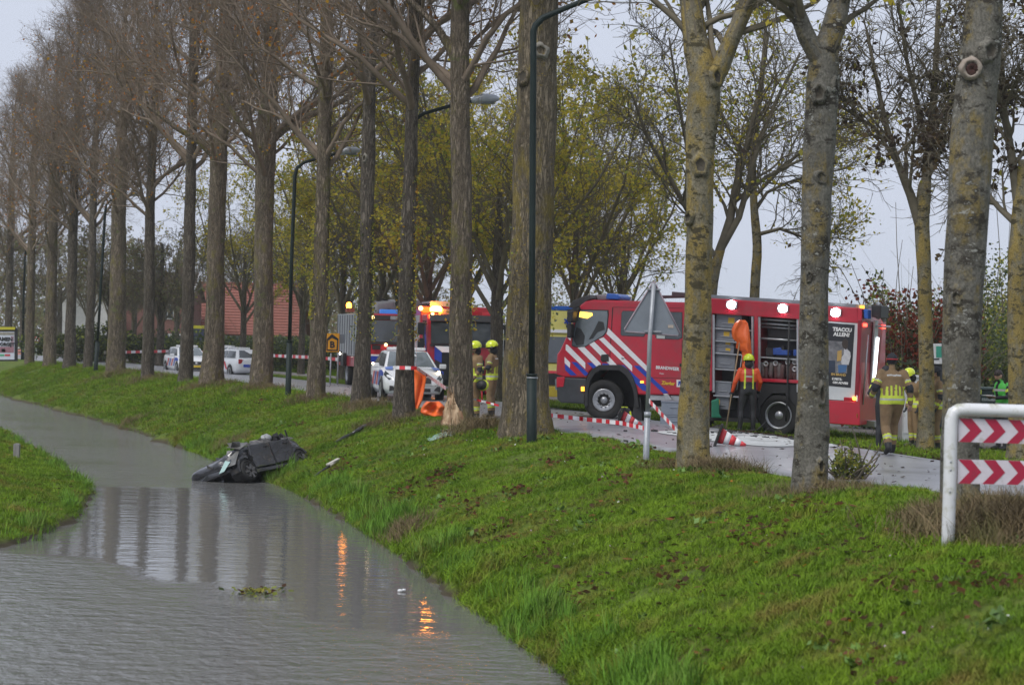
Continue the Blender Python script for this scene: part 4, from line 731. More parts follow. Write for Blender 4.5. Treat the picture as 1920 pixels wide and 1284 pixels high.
# ---------------------------------------------------------------- nearest fire engine, parked across the road
AL = R(22.6); hd = Vector((-math.cos(AL), math.sin(AL), 0)); lf = Vector((-math.sin(AL), -math.cos(AL), 0))
p0 = at(1457, 818, 49.6); loc = p0-lf*1.14
MT = Matrix.Translation(loc) @ Matrix.Rotation(math.pi-AL, 4, 'Z') @ Matrix.Rotation(-R(2.7), 4, 'Y')
fe = thing('fire_engine', 'red fire engine with open equipment lockers parked across the road', 'fire engine', mw=MT)
YS = 1.25
def S(px, py, y=YS): return onplane(px, py, MT, y)
def zoomS(pts, ox, oy, k): return [S(ox+a/k, oy+b/k) for a, b in pts]
def SXm(px, py, y): x, z = S(px, py, y); return Matrix(((-1, 0, 0, x), (0, 0, 1, y), (0, 1, 0, z), (0, 0, 0, 1)))
def rearpt(px, py, xr):
    u, v = ray(px, py); Mi = MT.inverted(); o = Mi @ Vector((0, 0, CZ)); d = Mi.to_3x3() @ Vector((u, 1, v)); t = (xr-o.x)/d.x; p = o+d*t; return p.y, p.z
cab = [S(*p) for p in [(1290, 741), (1290, 567), (1112, 562), (1097, 565), (1088, 572), (1050, 656), (1044, 664), (1042, 702), (1058, 707), (1100, 708), (1104, 698), (1112, 690), (1124, 685), (1164, 685), (1177, 693), (1186, 708), (1192, 726), (1195, 740)]]
mb = MB(); mb.prism(cab, -YS, YS); mb.build('cab', m_red, fe, bev=.05, seg=3)
x1, z1 = S(1284, 581); xr, zr = S(1608, 790); xe, ze = S(1284, 553); xf, zf = S(1608, 576)
# body: roof, floor, back wall, posts -> open lockers with real depth
def band(mb, pxs, y0, y1, mi=0): mb.prism([S(*p) for p in pxs], y0, y1, mi)
mb = MB(); band(mb, [(1291, 556), (1608, 577), (1608, 606), (1291, 585)], -1.24, 1.25); mb.build('roof_band', m_red, fe, bev=.02)
mb = MB(); band(mb, [(1291, 550), (1603, 570), (1603, 577), (1291, 557)], -1.2, 1.2); mb.build('roof_deck', m_grey, fe, bev=.01)
mb = MB(); band(mb, [(1291, 585), (1608, 606), (1608, 796), (1500, 790), (1420, 733), (1415, 787), (1291, 780)], -1.25, .42); mb.build('locker_wall', M('locker_grey', (.16, .165, .175), (.11, .115, .125), 4, .55), fe)
mb = MB()
for a, b_ in (((1414, 592), (1421, 593)), ((1329, 587), (1335, 587)), ((1497, 597), (1506, 598))):
    band(mb, [a, b_, (b_[0], 733), (a[0], 733)], .43, 1.25)
band(mb, [(1421, 709), (1506, 713), (1506, 719), (1421, 715)], .43, 1.25); mb.build('body_post', m_red, fe, bev=.01)
mb = MB(); band(mb, [(1291, 585), (1329, 587), (1329, 783), (1291, 781)], .43, 1.25); mb.build('side_panel', m_red, fe, bev=.02)
mb = MB(); band(mb, [(1506, 598), (1609, 605), (1609, 752), (1506, 746)], .43, 1.235); mb.build('roller_shutter', M('shutter_white', (.62, .64, .67), (.54, .56, .6), 3, .4), fe)
mb = MB(); band(mb, [(1499, 747), (1607, 753), (1607, 797), (1499, 790)], .43, 1.25); mb.build('lower_panel', m_red, fe, bev=.015)
mb = MB(); band(mb, [(1608, 577), (1616, 578), (1612, 797), (1605, 797)], -1.25, 1.252); mb.build('corner_post', m_red, fe, bev=.015)
mb = MB(); band(mb, [(1609, 605), (1611, 605), (1608, 752), (1605, 752)], 1.253, 1.262); mb.build('reflective_edge', m_tapew, fe)
mb = MB(); band(mb, [(1329, 781), (1420, 786), (1420, 793), (1329, 788)], -1.0, 1.2); band(mb, [(1200, 742), (1329, 748), (1329, 766), (1200, 760)], -1.0, .9); mb.build('chassis', m_black, fe)
mb = MB(); band(mb, [(1215, 740), (1290, 743), (1290, 752), (1218, 750)], .3, 1.2); band(mb, [(1245, 738), (1253, 738), (1262, 750), (1250, 750)], 1.2, 1.32); mb.build('step_board', m_alu, fe, bev=.01)
mb = MB(); band(mb, [(1042, 706), (1099, 709), (1096, 757), (1050, 755), (1043, 748)], -1.22, 1.22); mb.build('bumper', M('bumper_grey', (.045, .05, .058), (.03, .034, .04), 6, .5), fe, bev=.04)
mb = MB(); band(mb, [(1043, 707), (1059, 706), (1056, 725), (1043, 726)], .9, 1.24); mb.build('bumper_corner', m_red, fe, bev=.02)
mb = MB(); band(mb, [(1039, 711), (1044, 709), (1044, 731), (1040, 731)], .75, 1.2); mb.build('headlight', m_glassl, fe)
for q in ([(1090, 725), (1095, 725), (1095, 733), (1090, 733)], [(1201, 714), (1207, 714), (1207, 718), (1201, 718)]): mb = MB(); band(mb, q, 1.22, 1.27); mb.build('side_marker', M('marker_amber', (.7, .2, .02), em=(1, .35, .03), ems=2.5), fe)
# wheel arch lining
out = [(1097, 762), (1098, 727), (1102, 706), (1111, 692), (1124, 684), (1165, 684), (1178, 692), (1188, 708), (1195, 730), (1199, 764)]
inn = [(1193, 764), (1188, 733), (1181, 714), (1172, 702), (1161, 694), (1126, 694), (1116, 701), (1108, 713), (1104, 730), (1103, 762)]
mb = MB(); band(mb, out+inn, .75, 1.29); mb.build('wheel_arch', m_black, fe, bev=.015)
mb = MB(); band(mb, [(1103, 762), (1104, 720), (1126, 690), (1163, 690), (1190, 730), (1193, 764)], -1.1, .55); mb.build('wheel_housing', m_black, fe); mb = MB(); band(mb, [(1421, 717), (1499, 721), (1499, 790), (1490, 760), (1470, 737), (1445, 737), (1425, 760), (1421, 784)], .43, 1.2); band(mb, [(1421, 716), (1499, 721), (1499, 800), (1421, 795)], -1., .5); mb.build('wheel_housing', m_black, fe)
mb = MB(); band(mb, [(1190, 745), (1200, 745), (1203, 795), (1180, 795)], .7, 1.2); mb.build('mud_flap', m_black, fe)
xw, _ = S(1131, 750, 1.1); wheel(fe, xw, 1.02, .49, .30, .275, 1, dish=.0, steer=14); wheel(fe, xw, -1.02, .49, .30, .275, -1, dish=0)
wheel(fe, 0, 1.0, .49, .34, .32, 1, dish=-.16); wheel(fe, 0, -1.0, .49, .34, .32, -1, dish=-.16)
# windows
def window(name, pts, glass=m_glass, fr=.03):
    mb = MB(); mb.prism(pts, 1.248, 1.258); w = mb.build('window', M('window_seal', (.02, .02, .022), rough=.5), fe)
    c = (sum(p[0] for p in pts)/len(pts), sum(p[1] for p in pts)/len(pts)); q = [(p[0]+(c[0]-p[0])*fr, p[1]+(c[1]-p[1])*fr) for p in pts]
    mb = MB(); mb.prism(q, 1.2585, 1.264); mb.build('pane', glass, w); return w
Z1 = (1020, 520, 4.2794)
window('w', zoomS([(285, 256), (518, 262), (520, 300), (508, 430), (480, 470), (330, 558), (250, 560), (222, 548), (232, 470), (258, 330)], *Z1), m_glassl, .05)
window('w', zoomS([(632, 268), (800, 270), (812, 285), (810, 462), (800, 476), (625, 468), (615, 455), (622, 285)], *Z1), m_glass)
window('w', zoomS([(900, 275), (1110, 278), (1110, 485), (1080, 498), (905, 492), (895, 480)], *Z1), m_glass)
mb = MB(); mb.prism(zoomS([(292, 275), (388, 285), (392, 305), (350, 330), (285, 318)], *Z1), 1.266, 1.275); mb.build('amber_window_glow', M('window_glow_amber', (.8, .45, .05), em=(1, .55, .07), ems=2.2), fe, bev=.004)  # emissive plate over the pane, stands in for amber light in the glass
mb = MB(); mb.prism(zoomS([(262, 400), (300, 415), (330, 470), (320, 540), (262, 545), (240, 500)], *Z1), 1.266, 1.27); mb.prism(zoomS([(440, 350), (480, 360), (490, 420), (430, 440), (395, 490), (360, 500), (400, 430)], *Z1), 1.266, 1.27); mb.build('seat_shape', M('seat_dark', (.03, .033, .036), rough=.6), fe)
mb = MB(); mb.prism(zoomS([(905, 450), (972, 455), (972, 492), (905, 490)], *Z1), 1.266, 1.269); mb.build('window_sticker', M('sticker_pale', (.5, .52, .5), (.4, .42, .4), 20), fe)
for pl in ([(548, 240), (556, 240), (545, 420), (528, 700), (521, 700), (538, 420)], [(848, 440), (853, 440), (838, 930), (832, 930)], [(860, 801), (1112, 810), (1112, 813), (860, 805)], [(556, 238), (1110, 246), (1110, 249), (556, 242)], [(1106, 500), (1111, 500), (1108, 930), (1103, 930)]): mb = MB(); mb.prism(zoomS(pl, *Z1), 1.2505, 1.2535); mb.build('door_gap', M('gap_dark', (.05, .008, .012)), fe)
mb = MB(); mb.prism(zoomS([(462, 620), (520, 615), (522, 672), (470, 678), (455, 660)], *Z1), 1.25, 1.28); mb.build('door_handle', m_black, fe, bev=.01); mb = MB(); mb.prism(zoomS([(1090, 690), (1105, 690), (1105, 715), (1090, 715)], *Z1), 1.25, 1.28); mb.build('door_handle', m_black, fe, bev=.01)
mb = MB(); mb.lathe([(.04, 1.25), (.035, 1.262), (0, 1.262)], c=(S(1168, 671)[0], 0, S(1168, 671)[1]), n=12, ax='y'); mb.build('filler_cap', m_alu, fe)
for pl, nm, mt in [([(515, 405), (832, 716), (832, 762), (502, 452), (510, 430)], 'white_stripe', m_tapew), ([(440, 494), (478, 480), (708, 708), (708, 755)], 'white_stripe', m_tapew), ([(362, 534), (402, 514), (500, 612), (585, 702), (528, 702)], 'white_stripe', m_tapew),
   ([(270, 563), (322, 556), (456, 690), (456, 708), (420, 714)], 'white_stripe', m_tapew), ([(176, 538), (190, 540), (332, 684), (332, 735), (174, 582)], 'white_stripe', m_tapew), ([(166, 638), (211, 684), (208, 726), (166, 686)], 'white_stripe', m_tapew), ([(208, 446), (218, 452), (214, 508), (190, 486)], 'white_stripe', m_tapew),
   ([(168, 692), (264, 784), (216, 786), (170, 742)], 'blue_stripe', m_blue), ([(220, 678), (262, 680), (356, 770), (342, 787), (326, 787)], 'blue_stripe', m_blue), ([(345, 684), (386, 684), (422, 716), (396, 733)], 'blue_stripe', m_blue), ([(468, 690), (524, 692), (524, 707), (470, 703)], 'blue_stripe', m_blue),
   ([(596, 700), (642, 704), (832, 880), (832, 916), (790, 905), (735, 850), (700, 790), (640, 728)], 'blue_stripe', m_blue), ([(720, 708), (766, 708), (1000, 926), (958, 930), (832, 812)], 'blue_stripe', m_blue)]:
    mb = MB(); mb.prism(zoomS(pl, *Z1), 1.2545, 1.2575); mb.build(nm, mt, fe)
m_txt = M('print_white', (.75, .75, .76), (.7, .7, .71)); m_txty = M('print_yellow', (.75, .5, .03), (.7, .45, .03))
text('BRANDWEER', .105, fe, m_txt, SXm(1251.5, 690.5, 1.257) @ Matrix.Diagonal((.92, 1, 1, 1)), bold=.004)
text('Regio', .05, fe, m_txt, SXm(1241, 700, 1.257))
text('Ziegler', .115, fe, m_txty, SXm(1253, 718.5, 1.257) @ Matrix.Shear('XZ', 4, (.0, 0)), bold=.004)
mb = MB(); mb.prism(zoomS([(1064, 820), (1120, 823), (1120, 882), (1064, 878)], *Z1), 1.252, 1.256); st = mb.build('notice_sticker', m_txt, fe)
mb = MB(); mb.prism(zoomS([(1080, 832), (1095, 832), (1100, 868), (1092, 868), (1088, 850), (1084, 868), (1076, 868)], *Z1), 1.257, 1.26); mb.build('blue_figure', m_blue, st)
# mirrors, visor, beacons, rails
mb = MB(); band(mb, [(1073, 584), (1085, 583), (1083, 603), (1078, 606), (1073, 603)], 1.3, 1.62); band(mb, [(1071, 607), (1079, 607), (1078, 634), (1071, 634)], 1.3, 1.55); mb.build('mirror', m_black, fe, bev=.03)
mb = MB(); band(mb, [(1062, 576), (1072, 563), (1090, 556), (1103, 552), (1106, 560), (1096, 565), (1086, 574), (1072, 578)], -1.15, 1.15); mb.build('sun_visor', M('visor_smoke', (.06, .055, .055), (.04, .037, .037), 5, .25), fe, bev=.02)
mb = MB(); band(mb, [(1066, 581), (1088, 576), (1089, 580), (1068, 585)], 1.0, 1.35); band(mb, [(1066, 562), (1070, 562), (1071, 569), (1067, 569)], .9, 1.0); mb.build('mirror_arm', m_black, fe)
mb = MB(); band(mb, [(1100, 551), (1128, 551), (1130, 561), (1096, 561)], -.9, .7); mb.build('beacon_bar', M('beacon_grey', (.28, .25, .27), (.2, .18, .19), 8, .4), fe, bev=.03)
mb = MB(); band(mb, [(1128, 549), (1147, 550), (1153, 556), (1152, 561), (1126, 560)], .1, .9); mb.build('blue_beacon', m_bluelamp, fe, bev=.03)
mb = MB(); band(mb, [(1253, 546), (1291, 549), (1291, 556), (1200, 558), (1200, 553), (1253, 553)], .3, 1.0); mb.build('roof_locker', M('dark_maroon', (.10, .06, .07), rough=.5), fe, bev=.02)
for px, py in ((1373, 571.5), (1469, 578.5), (1568, 586)):
    x, z = S(px, py, 1.25); mb = MB(); mb.box((x, 1.285, z), (.26, .07, .17)); wl = mb.build('work_lamp', m_alu, fe, bev=.015); mb = MB(); mb.lathe([(0, 1.322), (.10, 1.32), (.10, 1.334), (.06, 1.345), (0, 1.348)], c=(x, 0, z), n=18, ax='y'); mb.build('lens', m_wlamp, wl)
# lockers: fittings
mb = MB()
for a in ((1336, 614, 1413), (1336, 637, 1400), (1336, 660, 1400), (1336, 690, 1413), (1336, 740, 1413), (1421, 668, 1497)): band(mb, [(a[0], a[1]), (a[2], a[1]+5), (a[2], a[1]+7.5), (a[0], a[1]+2.5)], .43, 1.18)
mb.build('shelf', m_alu, fe)
mb = MB()
for px in (1337, 1410, 1423, 1495): band(mb, [(px-2, 590), (px+2, 590), (px+2, 735), (px-2, 735)], 1.16, 1.22)
mb.build('door_rail', m_alu, fe)
mb = MB()
for py, yy in ((598, 1.1), (606, 1.05), (612, .95), (634, 1.1)):
    a = S(1424, py, yy); b_ = S(1497, py+5, yy); mb.tube([(a[0], yy, a[1]), (b_[0], yy, b_[1])], .028, 10)
mb.build('roller_tube', m_alu, fe)
mb = MB(); band(mb, [(1432, 612), (1497, 616), (1497, 637), (1432, 633)], .5, .9); mb.build('winch_drum', m_black, fe, bev=.03)
mb = MB(); band(mb, [(1446, 653), (1460, 651), (1463, 656), (1476, 656), (1478, 666), (1446, 665)], .75, 1.1); band(mb, [(1484, 655), (1497, 655), (1497, 667), (1484, 667)], .75, 1.1); mb.build('pump_unit', M('blue_machine', (.03, .1, .42), (.02, .06, .28), 9, .4), fe, bev=.015)
mb = MB(); band(mb, [(1430, 652), (1444, 652), (1444, 667), (1430, 667)], .7, 1.0); band(mb, [(1462, 648), (1466, 648), (1468, 656), (1462, 656)], .9, 1.1); mb.build('fitting_box', m_black, fe, bev=.01)
hb = M('hose_brown', (.14, .085, .08), (.09, .05, .05), 12, .7)
for k, (px, py) in enumerate(((1430, 679), (1437, 682), (1447, 678), (1455, 681), (1462, 680), (1468, 683), (1478, 679), (1485, 681), (1491, 679), (1491, 692))):
    x, z = S(px, py, 1.05); mb = MB(); mb.tube([(x, 1.05, z), (x, 1.04, z-.1), (x+.02*(k % 3-1), 1.0, z-.28), (x, .95, z-.4)], [.05, .055, .06, .055], 10); h = mb.build('hose_nozzle', hb if k % 2 else M('hose_grey', (.2, .18, .18), (.14, .12, .12), 12, .6), fe)
    if k in (1, 3, 6, 8, 9): mb = MB(); mb.lathe([(.03, 1.07), (.065, 1.08), (.065, 1.11), (.035, 1.11), (.028, 1.08)], c=(x, 0, z), n=14, ax='y'); mb.build('coupling_ring', m_alu, h)
mb = MB(); band(mb, [(1421, 674), (1497, 679), (1497, 713), (1421, 708)], .43, .8); mb.build('hose_rack', M('rack_red', (.22, .03, .045), rough=.6), fe)
mb = MB(); a = S(1480, 602, 1.22); b_ = S(1478, 665, 1.26); c_ = S(1476, 740, 1.3); d_ = S(1474, 790, 1.34); mb.tube([(a[0], 1.22, a[1]), (b_[0], 1.26, b_[1]), (c_[0], 1.3, c_[1]), (d_[0], 1.34, d_[1])], .022, 8); mb.build('hanging_strap', m_black, fe)
# poster on the shutter (the trunk in front hides its left part)
mb = MB(); mb.prism([S(*p) for p in [(1530, 603), (1602.5, 609), (1595, 727), (1530, 721)]], 1.236, 1.2405); po = mb.build('poster', M('poster_black', (.02, .022, .03), (.016, .017, .024)), fe)
def pp(name, pts, mt, y=1.2425): mb = MB(); mb.prism([S(*p) for p in pts], 1.239, y); return mb.build(name, mt, po)
pp('photo_background', [(1545, 638), (1589, 641), (1588, 700), (1545, 698)], M('photo_grey', (.26, .26, .28), (.08, .08, .095), 7))
pp('figure_coat', [(1583, 652), (1589, 655), (1594, 660), (1595, 668), (1591, 684), (1578, 683), (1576, 672), (1582, 664)], M('photo_white', (.6, .6, .63), (.45, .45, .5), 12), 1.2445)
pp('figure_hair', [(1580, 638), (1585, 635), (1590, 639), (1590, 650), (1586, 656), (1580, 651), (1578, 645)], M('photo_dark', (.05, .035, .03)), 1.2455)
pp('figure_shirt', [(1570, 658), (1578, 656), (1578, 676), (1569, 677)], M('photo_yellow', (.5, .32, .1)), 1.2445)
pp('figure_trousers', [(1571, 684), (1588, 684), (1586, 697), (1572, 699)], M('photo_blue', (.06, .16, .36)), 1.2445)
pp('dark_bag', [(1545, 675), (1566, 676), (1566, 699), (1545, 699)], M('photo_navy', (.03, .045, .08)), 1.2445)
text('TSACCU', .115, po, m_txt, SXm(1597, 619.5, 1.243), bold=.006, align='RIGHT'); text('ALLEN?', .115, po, m_txt, SXm(1593, 628.5, 1.243), bold=.006, align='RIGHT')
text('EN BRAND', .07, po, M('print_ochre', (.5, .33, .1)), SXm(1586, 703.5, 1.243), bold=.004, align='RIGHT'); text('E FIETS-', .07, po, m_txt, SXm(1579, 711.5, 1.243), bold=.004, align='RIGHT'); text('OM ADVIES', .07, po, m_txt, SXm(1590, 719, 1.243), bold=.004, align='RIGHT')
# rear end
XR = S(1609, 700)[0]-.005
def rp(mb, pts, x0, x1, mi=0): mb.prism([rearpt(px, py, XR) for px, py in pts], x0, x1, mi, ax='x')
mb = MB(); rp(mb, [(1613, 600), (1653, 606), (1640, 745), (1606, 745)], XR-.04, XR+.05); mb.build('rear_door', M('maroon_enamel', (.30, .02, .04), (.24, .015, .03), 4, .35), fe, bev=.01)
mb = MB(); rp(mb, [(1606, 746), (1645, 748), (1646, 785), (1604, 797)], XR-.03, XR+.3); mb.build('rear_skirt', m_red, fe, bev=.02)
mb = MB(); rp(mb, [(1611, 757), (1626, 757), (1626, 786), (1611, 786)], XR-.06, XR-.03); mb.build('tow_recess', m_black, fe)
mb = MB(); rp(mb, [(1616, 787), (1648, 787), (1648, 799), (1616, 799)], XR-.3, XR-.02); mb.build('tail_step', m_alu, fe, bev=.01)
mb = MB(); rp(mb, [(1633, 600), (1639, 600), (1636, 745), (1624, 745)], XR-.10, XR-.06); mb.build('ladder_rail', m_alu, fe)
mb = MB(); rp(mb, [(1635.5, 632), (1638.5, 632), (1629, 742), (1626, 742)], XR-.13, XR-.101); mb.build('light_strip', M('led_strip', (.9, .9, .9), em=(.92, .97, 1), ems=2.2), fe)
for k in range(5): mb = MB(); rp(mb, [(1613-k*.9, 700+k*.5+9*k), (1618-k*.9, 700+9*k), (1613-k*.9, 712+9*k)], XR-.05, XR-.041); mb.build('white_stripe' if k % 2 else 'blue_stripe', m_tapew if k % 2 else m_blue, fe)
for q in ([(1607, 759), (1616, 759), (1616, 769), (1607, 769)], [(1637, 759), (1642, 759), (1642, 769), (1637, 769)], [(1615, 606), (1619, 606), (1619, 612), (1615, 612)], [(1650, 609), (1654, 609), (1654, 616), (1650, 616)]):
    mb = MB(); rp(mb, q, XR-.09, XR-.03); mb.build('tail_light', m_rlamp, fe, bev=.01)
mb = MB(); rp(mb, [(1603, 775), (1611, 774), (1611, 782), (1603, 783)], XR-.05, XR-.04); mb.build('rear_reflector', M('ochre_board', (.5, .25, .04)), fe)
mb = MB(); x, z = S(1602, 747); mb.ball((x, 1.26, z), .045); mb.build('corner_lamp', M('corner_amber', (.8, .3, .02), em=(1, .3, .03), ems=5), fe)
mb = MB(); band(mb, [(1618, 579), (1626, 580), (1626, 598), (1619, 597)], .85, 1.2); mb.build('blue_beacon', m_bluelamp, fe, bev=.02)
mb = MB(); band(mb, [(1588, 569), (1616, 571), (1616, 578), (1588, 576)], .6, 1.0); mb.build('sign_bar', M('sign_bar', (.55, .55, .35), (.4, .42, .28), 30), fe); mb = MB(); band(mb, [(1608, 573), (1616, 573), (1616, 578), (1608, 578)], 1.001, 1.03); mb.build('amber_lens', M('marker_amber', (0, 0, 0)), fe)
mb = MB(); band(mb, [(1627, 571), (1646, 572), (1645, 596), (1627, 594)], .1, .9); mb.build('camera_box', m_black, fe, bev=.02)
mb = MB()
for q in (((1648, 575), (1658, 600)), ((1655, 573), (1646, 598)), ((1646, 580), (1660, 584)), ((1650, 590), (1660, 602)), ((1645, 570), (1652, 572))): a = S(*q[0], .2); b_ = S(*q[1], .2); mb.tube([(a[0], .2, a[1]), (b_[0], .25, b_[1])], .05, 8)
mb.build('water_cannon', m_steel, fe)
mb = MB(); mb.tube([(XR+.3, .2, 2.7), (XR-.25, .2, 2.72), (XR-.3, -.3, 2.72)], .03, 6); mb.tube([(XR-.1, 1.0, .9), (XR-.1, 1.0, 2.5)], .02, 6); mb.build('grab_rail', m_alu, fe)
# grey crates standing in the first locker and on the road
def crate(px0, py0, px1, py1, yl, dep, label, lab=None, grp='grey crates in the open locker', mt=None):
    a = S(px0, py1, yl); b_ = S(px1, py0, yl); w = abs(a[0]-b_[0]); h = b_[1]-a[1]
    c = Vector(((a[0]+b_[0])/2, yl-dep/2, a[1])); t = thing('storage_crate', label, 'crate', mw=MT @ Matrix.Translation(c), group=grp)
    mb = MB(); mb.box((0, 0, h*.46), (w*.95, dep*.95, h*.92)); mb.build('bin', mt or m_grey, t, bev=.012); mb = MB(); mb.box((0, 0, h*.95), (w, dep, h*.09)); mb.box((0, dep*.49, h*.3), (w*.5, .02, .02)); mb.build('rim', m_steel, t, bev=.004)
    if lab: mb = MB(); mb.box((-w*lab[0], dep*.475+.004, h*.5), (w*.24, .006, h*.42)); mb.build('yellow_label', M('label_yellow', (.65, .42, .04)), t)
for q, l, lb in (((1340, 589, 1392, 613), 'dark grey crate on the top shelf of the open locker, label faded yellow', (.1,)), ((1339, 617, 1385, 636), 'grey crate with a yellow label just behind the hanging orange suit', (.0,)), ((1339, 638, 1377, 649), 'flat grey drawer with a yellow label, upper of two under the second crate', (.18,)), ((1339, 650, 1377, 660), 'flat grey drawer with a yellow label, lower of two under the second crate', (.18,)), ((1339, 663, 1380, 689), 'large plain grey crate without label at helmet height in the locker', None), ((1339, 716, 1372, 740), 'plain grey crate low in the locker beside the leaning poles', None), ((1340, 743, 1368, 766), 'lowest grey crate in the locker, with a yellow label at its left', (-.3,))):
    crate(*q, 1.12, .6, l, lb)
cgrey = M('crate_blue_grey', (.25, .28, .33), (.2, .23, .28), 6, .5)
def crate_on_road(px0, px1, pyb, d, h, z0, label):
    b = at((px0+px1)/2, pyb, d); w = (px1-px0)*d/F; t = thing('storage_crate', label, 'crate', (b.x, b.y, b.z), R(-6), 'blue grey crates stacked on the road'); mb = MB(); mb.box((0, 0, h*.47), (w*.95, .4, h*.94)); mb.box((0, -.205, h*.55), (w*.3, .02, .03)); mb.build('bin', cgrey, t, bev=.012); mb = MB(); mb.box((0, 0, h*.95), (w, .43, h*.1)); mb.build('rim', cgrey, t, bev=.006)
d_ = 49.2; b = at(1262, 803, d_)
crate_on_road(1237, 1288, 803, d_, 25*d_/F, 0, 'lower blue grey crate of the stack on the road beside the sign pole'); crate_on_road(1239, 1288, 777.6, d_, 26*d_/F, 0, 'upper blue grey crate of the stack on the road beside the sign pole')
# ---------------------------------------------------------------- fire engines and ambulance seen from the front
def veh(name, label, cat, px, d, z, rz, grp=None):
    p = at(px, 640, d); return thing(name, label, cat, (p.x, d, z), rz, grp)
def side_profile_body(t, prof_, w, name, mt, bev=.05): mb = MB(); mb.prism(prof_, -w/2, w/2); return mb.build(name, mt, t, bev=bev, seg=3)
def front_panel(t, name, mt, y0, y1, z0, z1, x0, x1, th=.02, bev=.008):
    """panel on the sloping front between (x0,z0) bottom and (x1,z1) top"""
    mb = MB(); mb.add([(x0-th, y0, z0), (x0-th, y1, z0), (x1-th, y1, z1), (x1-th, y0, z1), (x0+th, y0, z0), (x0+th, y1, z0), (x1+th, y1, z1), (x1+th, y0, z1)], [(3, 2, 1, 0), (4, 5, 6, 7), (0, 1, 5, 4), (1, 2, 6, 5), (2, 3, 7, 6), (3, 0, 4, 7)]); return mb.build(name, mt, t, bev=bev)
TF = lambda x, y, z: Matrix(((0, 0, 1, x), (1, 0, 0, y), (0, 1, 0, z), (0, 0, 0, 1)))   # lettering readable from the front
def truck_front(t, box, boxm, cabh=2.75, ws=(1.72, 2.5)):
    side_profile_body(t, [(0, .55), (-.05, 1.2), (-.12, 1.7), (-.42, cabh-.15), (-.6, cabh), (-2.0, cabh), (-2.0, .6)], 2.4, 'cab', m_red)
    front_panel(t, 'windscreen', m_glass, -1.08, 1.08, ws[0], ws[1], -.09, -.345, .02)
    front_panel(t, 'wiper_panel', m_black, -1.1, 1.1, ws[0]-.09, ws[0]-.01, -.075, -.09, .02)
    front_panel(t, 'bumper', M('bumper_grey', (0, 0, 0)), -1.2, 1.2, .32, .68, .06, .04, .1, .03)
    front_panel(t, 'grille', m_black, -.75, .75, .75, 1.2, .02, -.02, .03)
    for s in (-1, 1):
        front_panel(t, 'headlight', m_glassl, s*.82 if s > 0 else -1.12, 1.12 if s > 0 else -.82, .7, .95, .03, .01, .03)
        mb = MB(); mb.box((-.15, s*1.42, 2.22), (.14, .24, .42)); mb.box((-.15, s*1.42, 1.72), (.14, .22, .36)); mb.bar((-.3, s*1.2, 2.4), (-.15, s*1.4, 2.35), .05, .05); mb.build('mirror', m_black, t, bev=.03)
        mb = MB(); mb.prism([(-.75, 1.65), (-.55, 2.5), (-1.4, 2.5), (-1.4, 1.6)], s*1.195, s*1.215); mb.build('side_window', m_glass, t)
        wheel(t, -1.15, s*1.02, .48, .3, .28, s); wheel(t, -5.2, s*1.0, .48, .34, .3, s, dish=-.12)
    mb = MB(); mb.box(((box[0]+box[1])/2, 0, (box[2]+box[3])/2), (box[0]-box[1], 2.46, box[3]-box[2])); mb.build('body', boxm, t, bev=.03)
t2_ = veh('fire_engine', 'far fire engine with a grey shuttered body and a crane folded on its roof', 'fire engine', 752, 77, -.02, R(-90+13))
truck_front(t2_, (-2.05, -7.6, 1.15, 2.75), M('shutter_grey', (.36, .38, .41), (.3, .32, .35), 3, .45))
mb = MB(); mb.box((-4.8, 0, .95), (5.4, 2.44, .38)); mb.build('lower_body', m_red, t2_, bev=.03)
mb = MB()
for k in range(9): mb.box((-2.4-k*.62, -1.24, 1.95), (.03, .03, 1.5))
mb.build('shutter_seam', M('seam_grey', (.16, .17, .19)), t2_)
mb = MB(); mb.box((-.9, .1, 2.83), (.35, 1.5, .15)); mb.build('blue_light_bar', M('beacon_blue_lit', (.03, .16, .55), em=(.06, .22, .7), ems=.35), t2_, bev=.03)
front_panel(t2_, 'black_fascia', m_black, -1.12, 1.12, 2.52, 2.68, -.355, -.40, .02)
text('ZALT', .15, t2_, m_txt, TF(-.34, .42, 2.6), bold=.006); front_panel(t2_, 'roof_plate', m_steel, -.35, -.02, 2.53, 2.66, -.335, -.375, .02)
text('BRANDWEER', .16, t2_, m_txt, TF(-.01, .2, 1.5), bold=.007)
for y, z in ((-1.0, 2.6), (-.55, 1.62)): mb = MB(); mb.ball((-.28 if z > 2 else 0, y, z), .06); mb.build('marker_lamp', M('marker_warm', (.8, .6, .3), em=(1, .62, .25), ems=3), t2_)
mb = MB(); mb.prism([(.01, 1.0), (.01, 1.12), (.005, 1.26), (.005, 1.14)], -1.1, -.6); mb.build('blue_stripe', m_blue, t2_); mb = MB(); mb.box((.0, -.85, 1.24), (.02, .5, .06)); mb.build('white_stripe', m_tapew, t2_); mb = MB(); mb.box((.03, -.9, 1.52), (.03, .3, .16)); mb.build('air_slot', m_black, t2_)
mb = MB(); mb.box((-5.5, -1.05, 2.9), (.4, .3, .16)); bb = mb.build('beacon_foot', M('beacon_foot_red', (.4, .1, .06)), t2_); mb = MB(); mb.lathe([(.09, 2.98), (.1, 3.08), (.07, 3.18), (0, 3.2)], c=(-5.5, -1.1, 0), n=14); mb.build('amber_beacon', M('amber_lamp_dim', (.8, .3, .02), em=(1, .30, .02), ems=14), t2_)
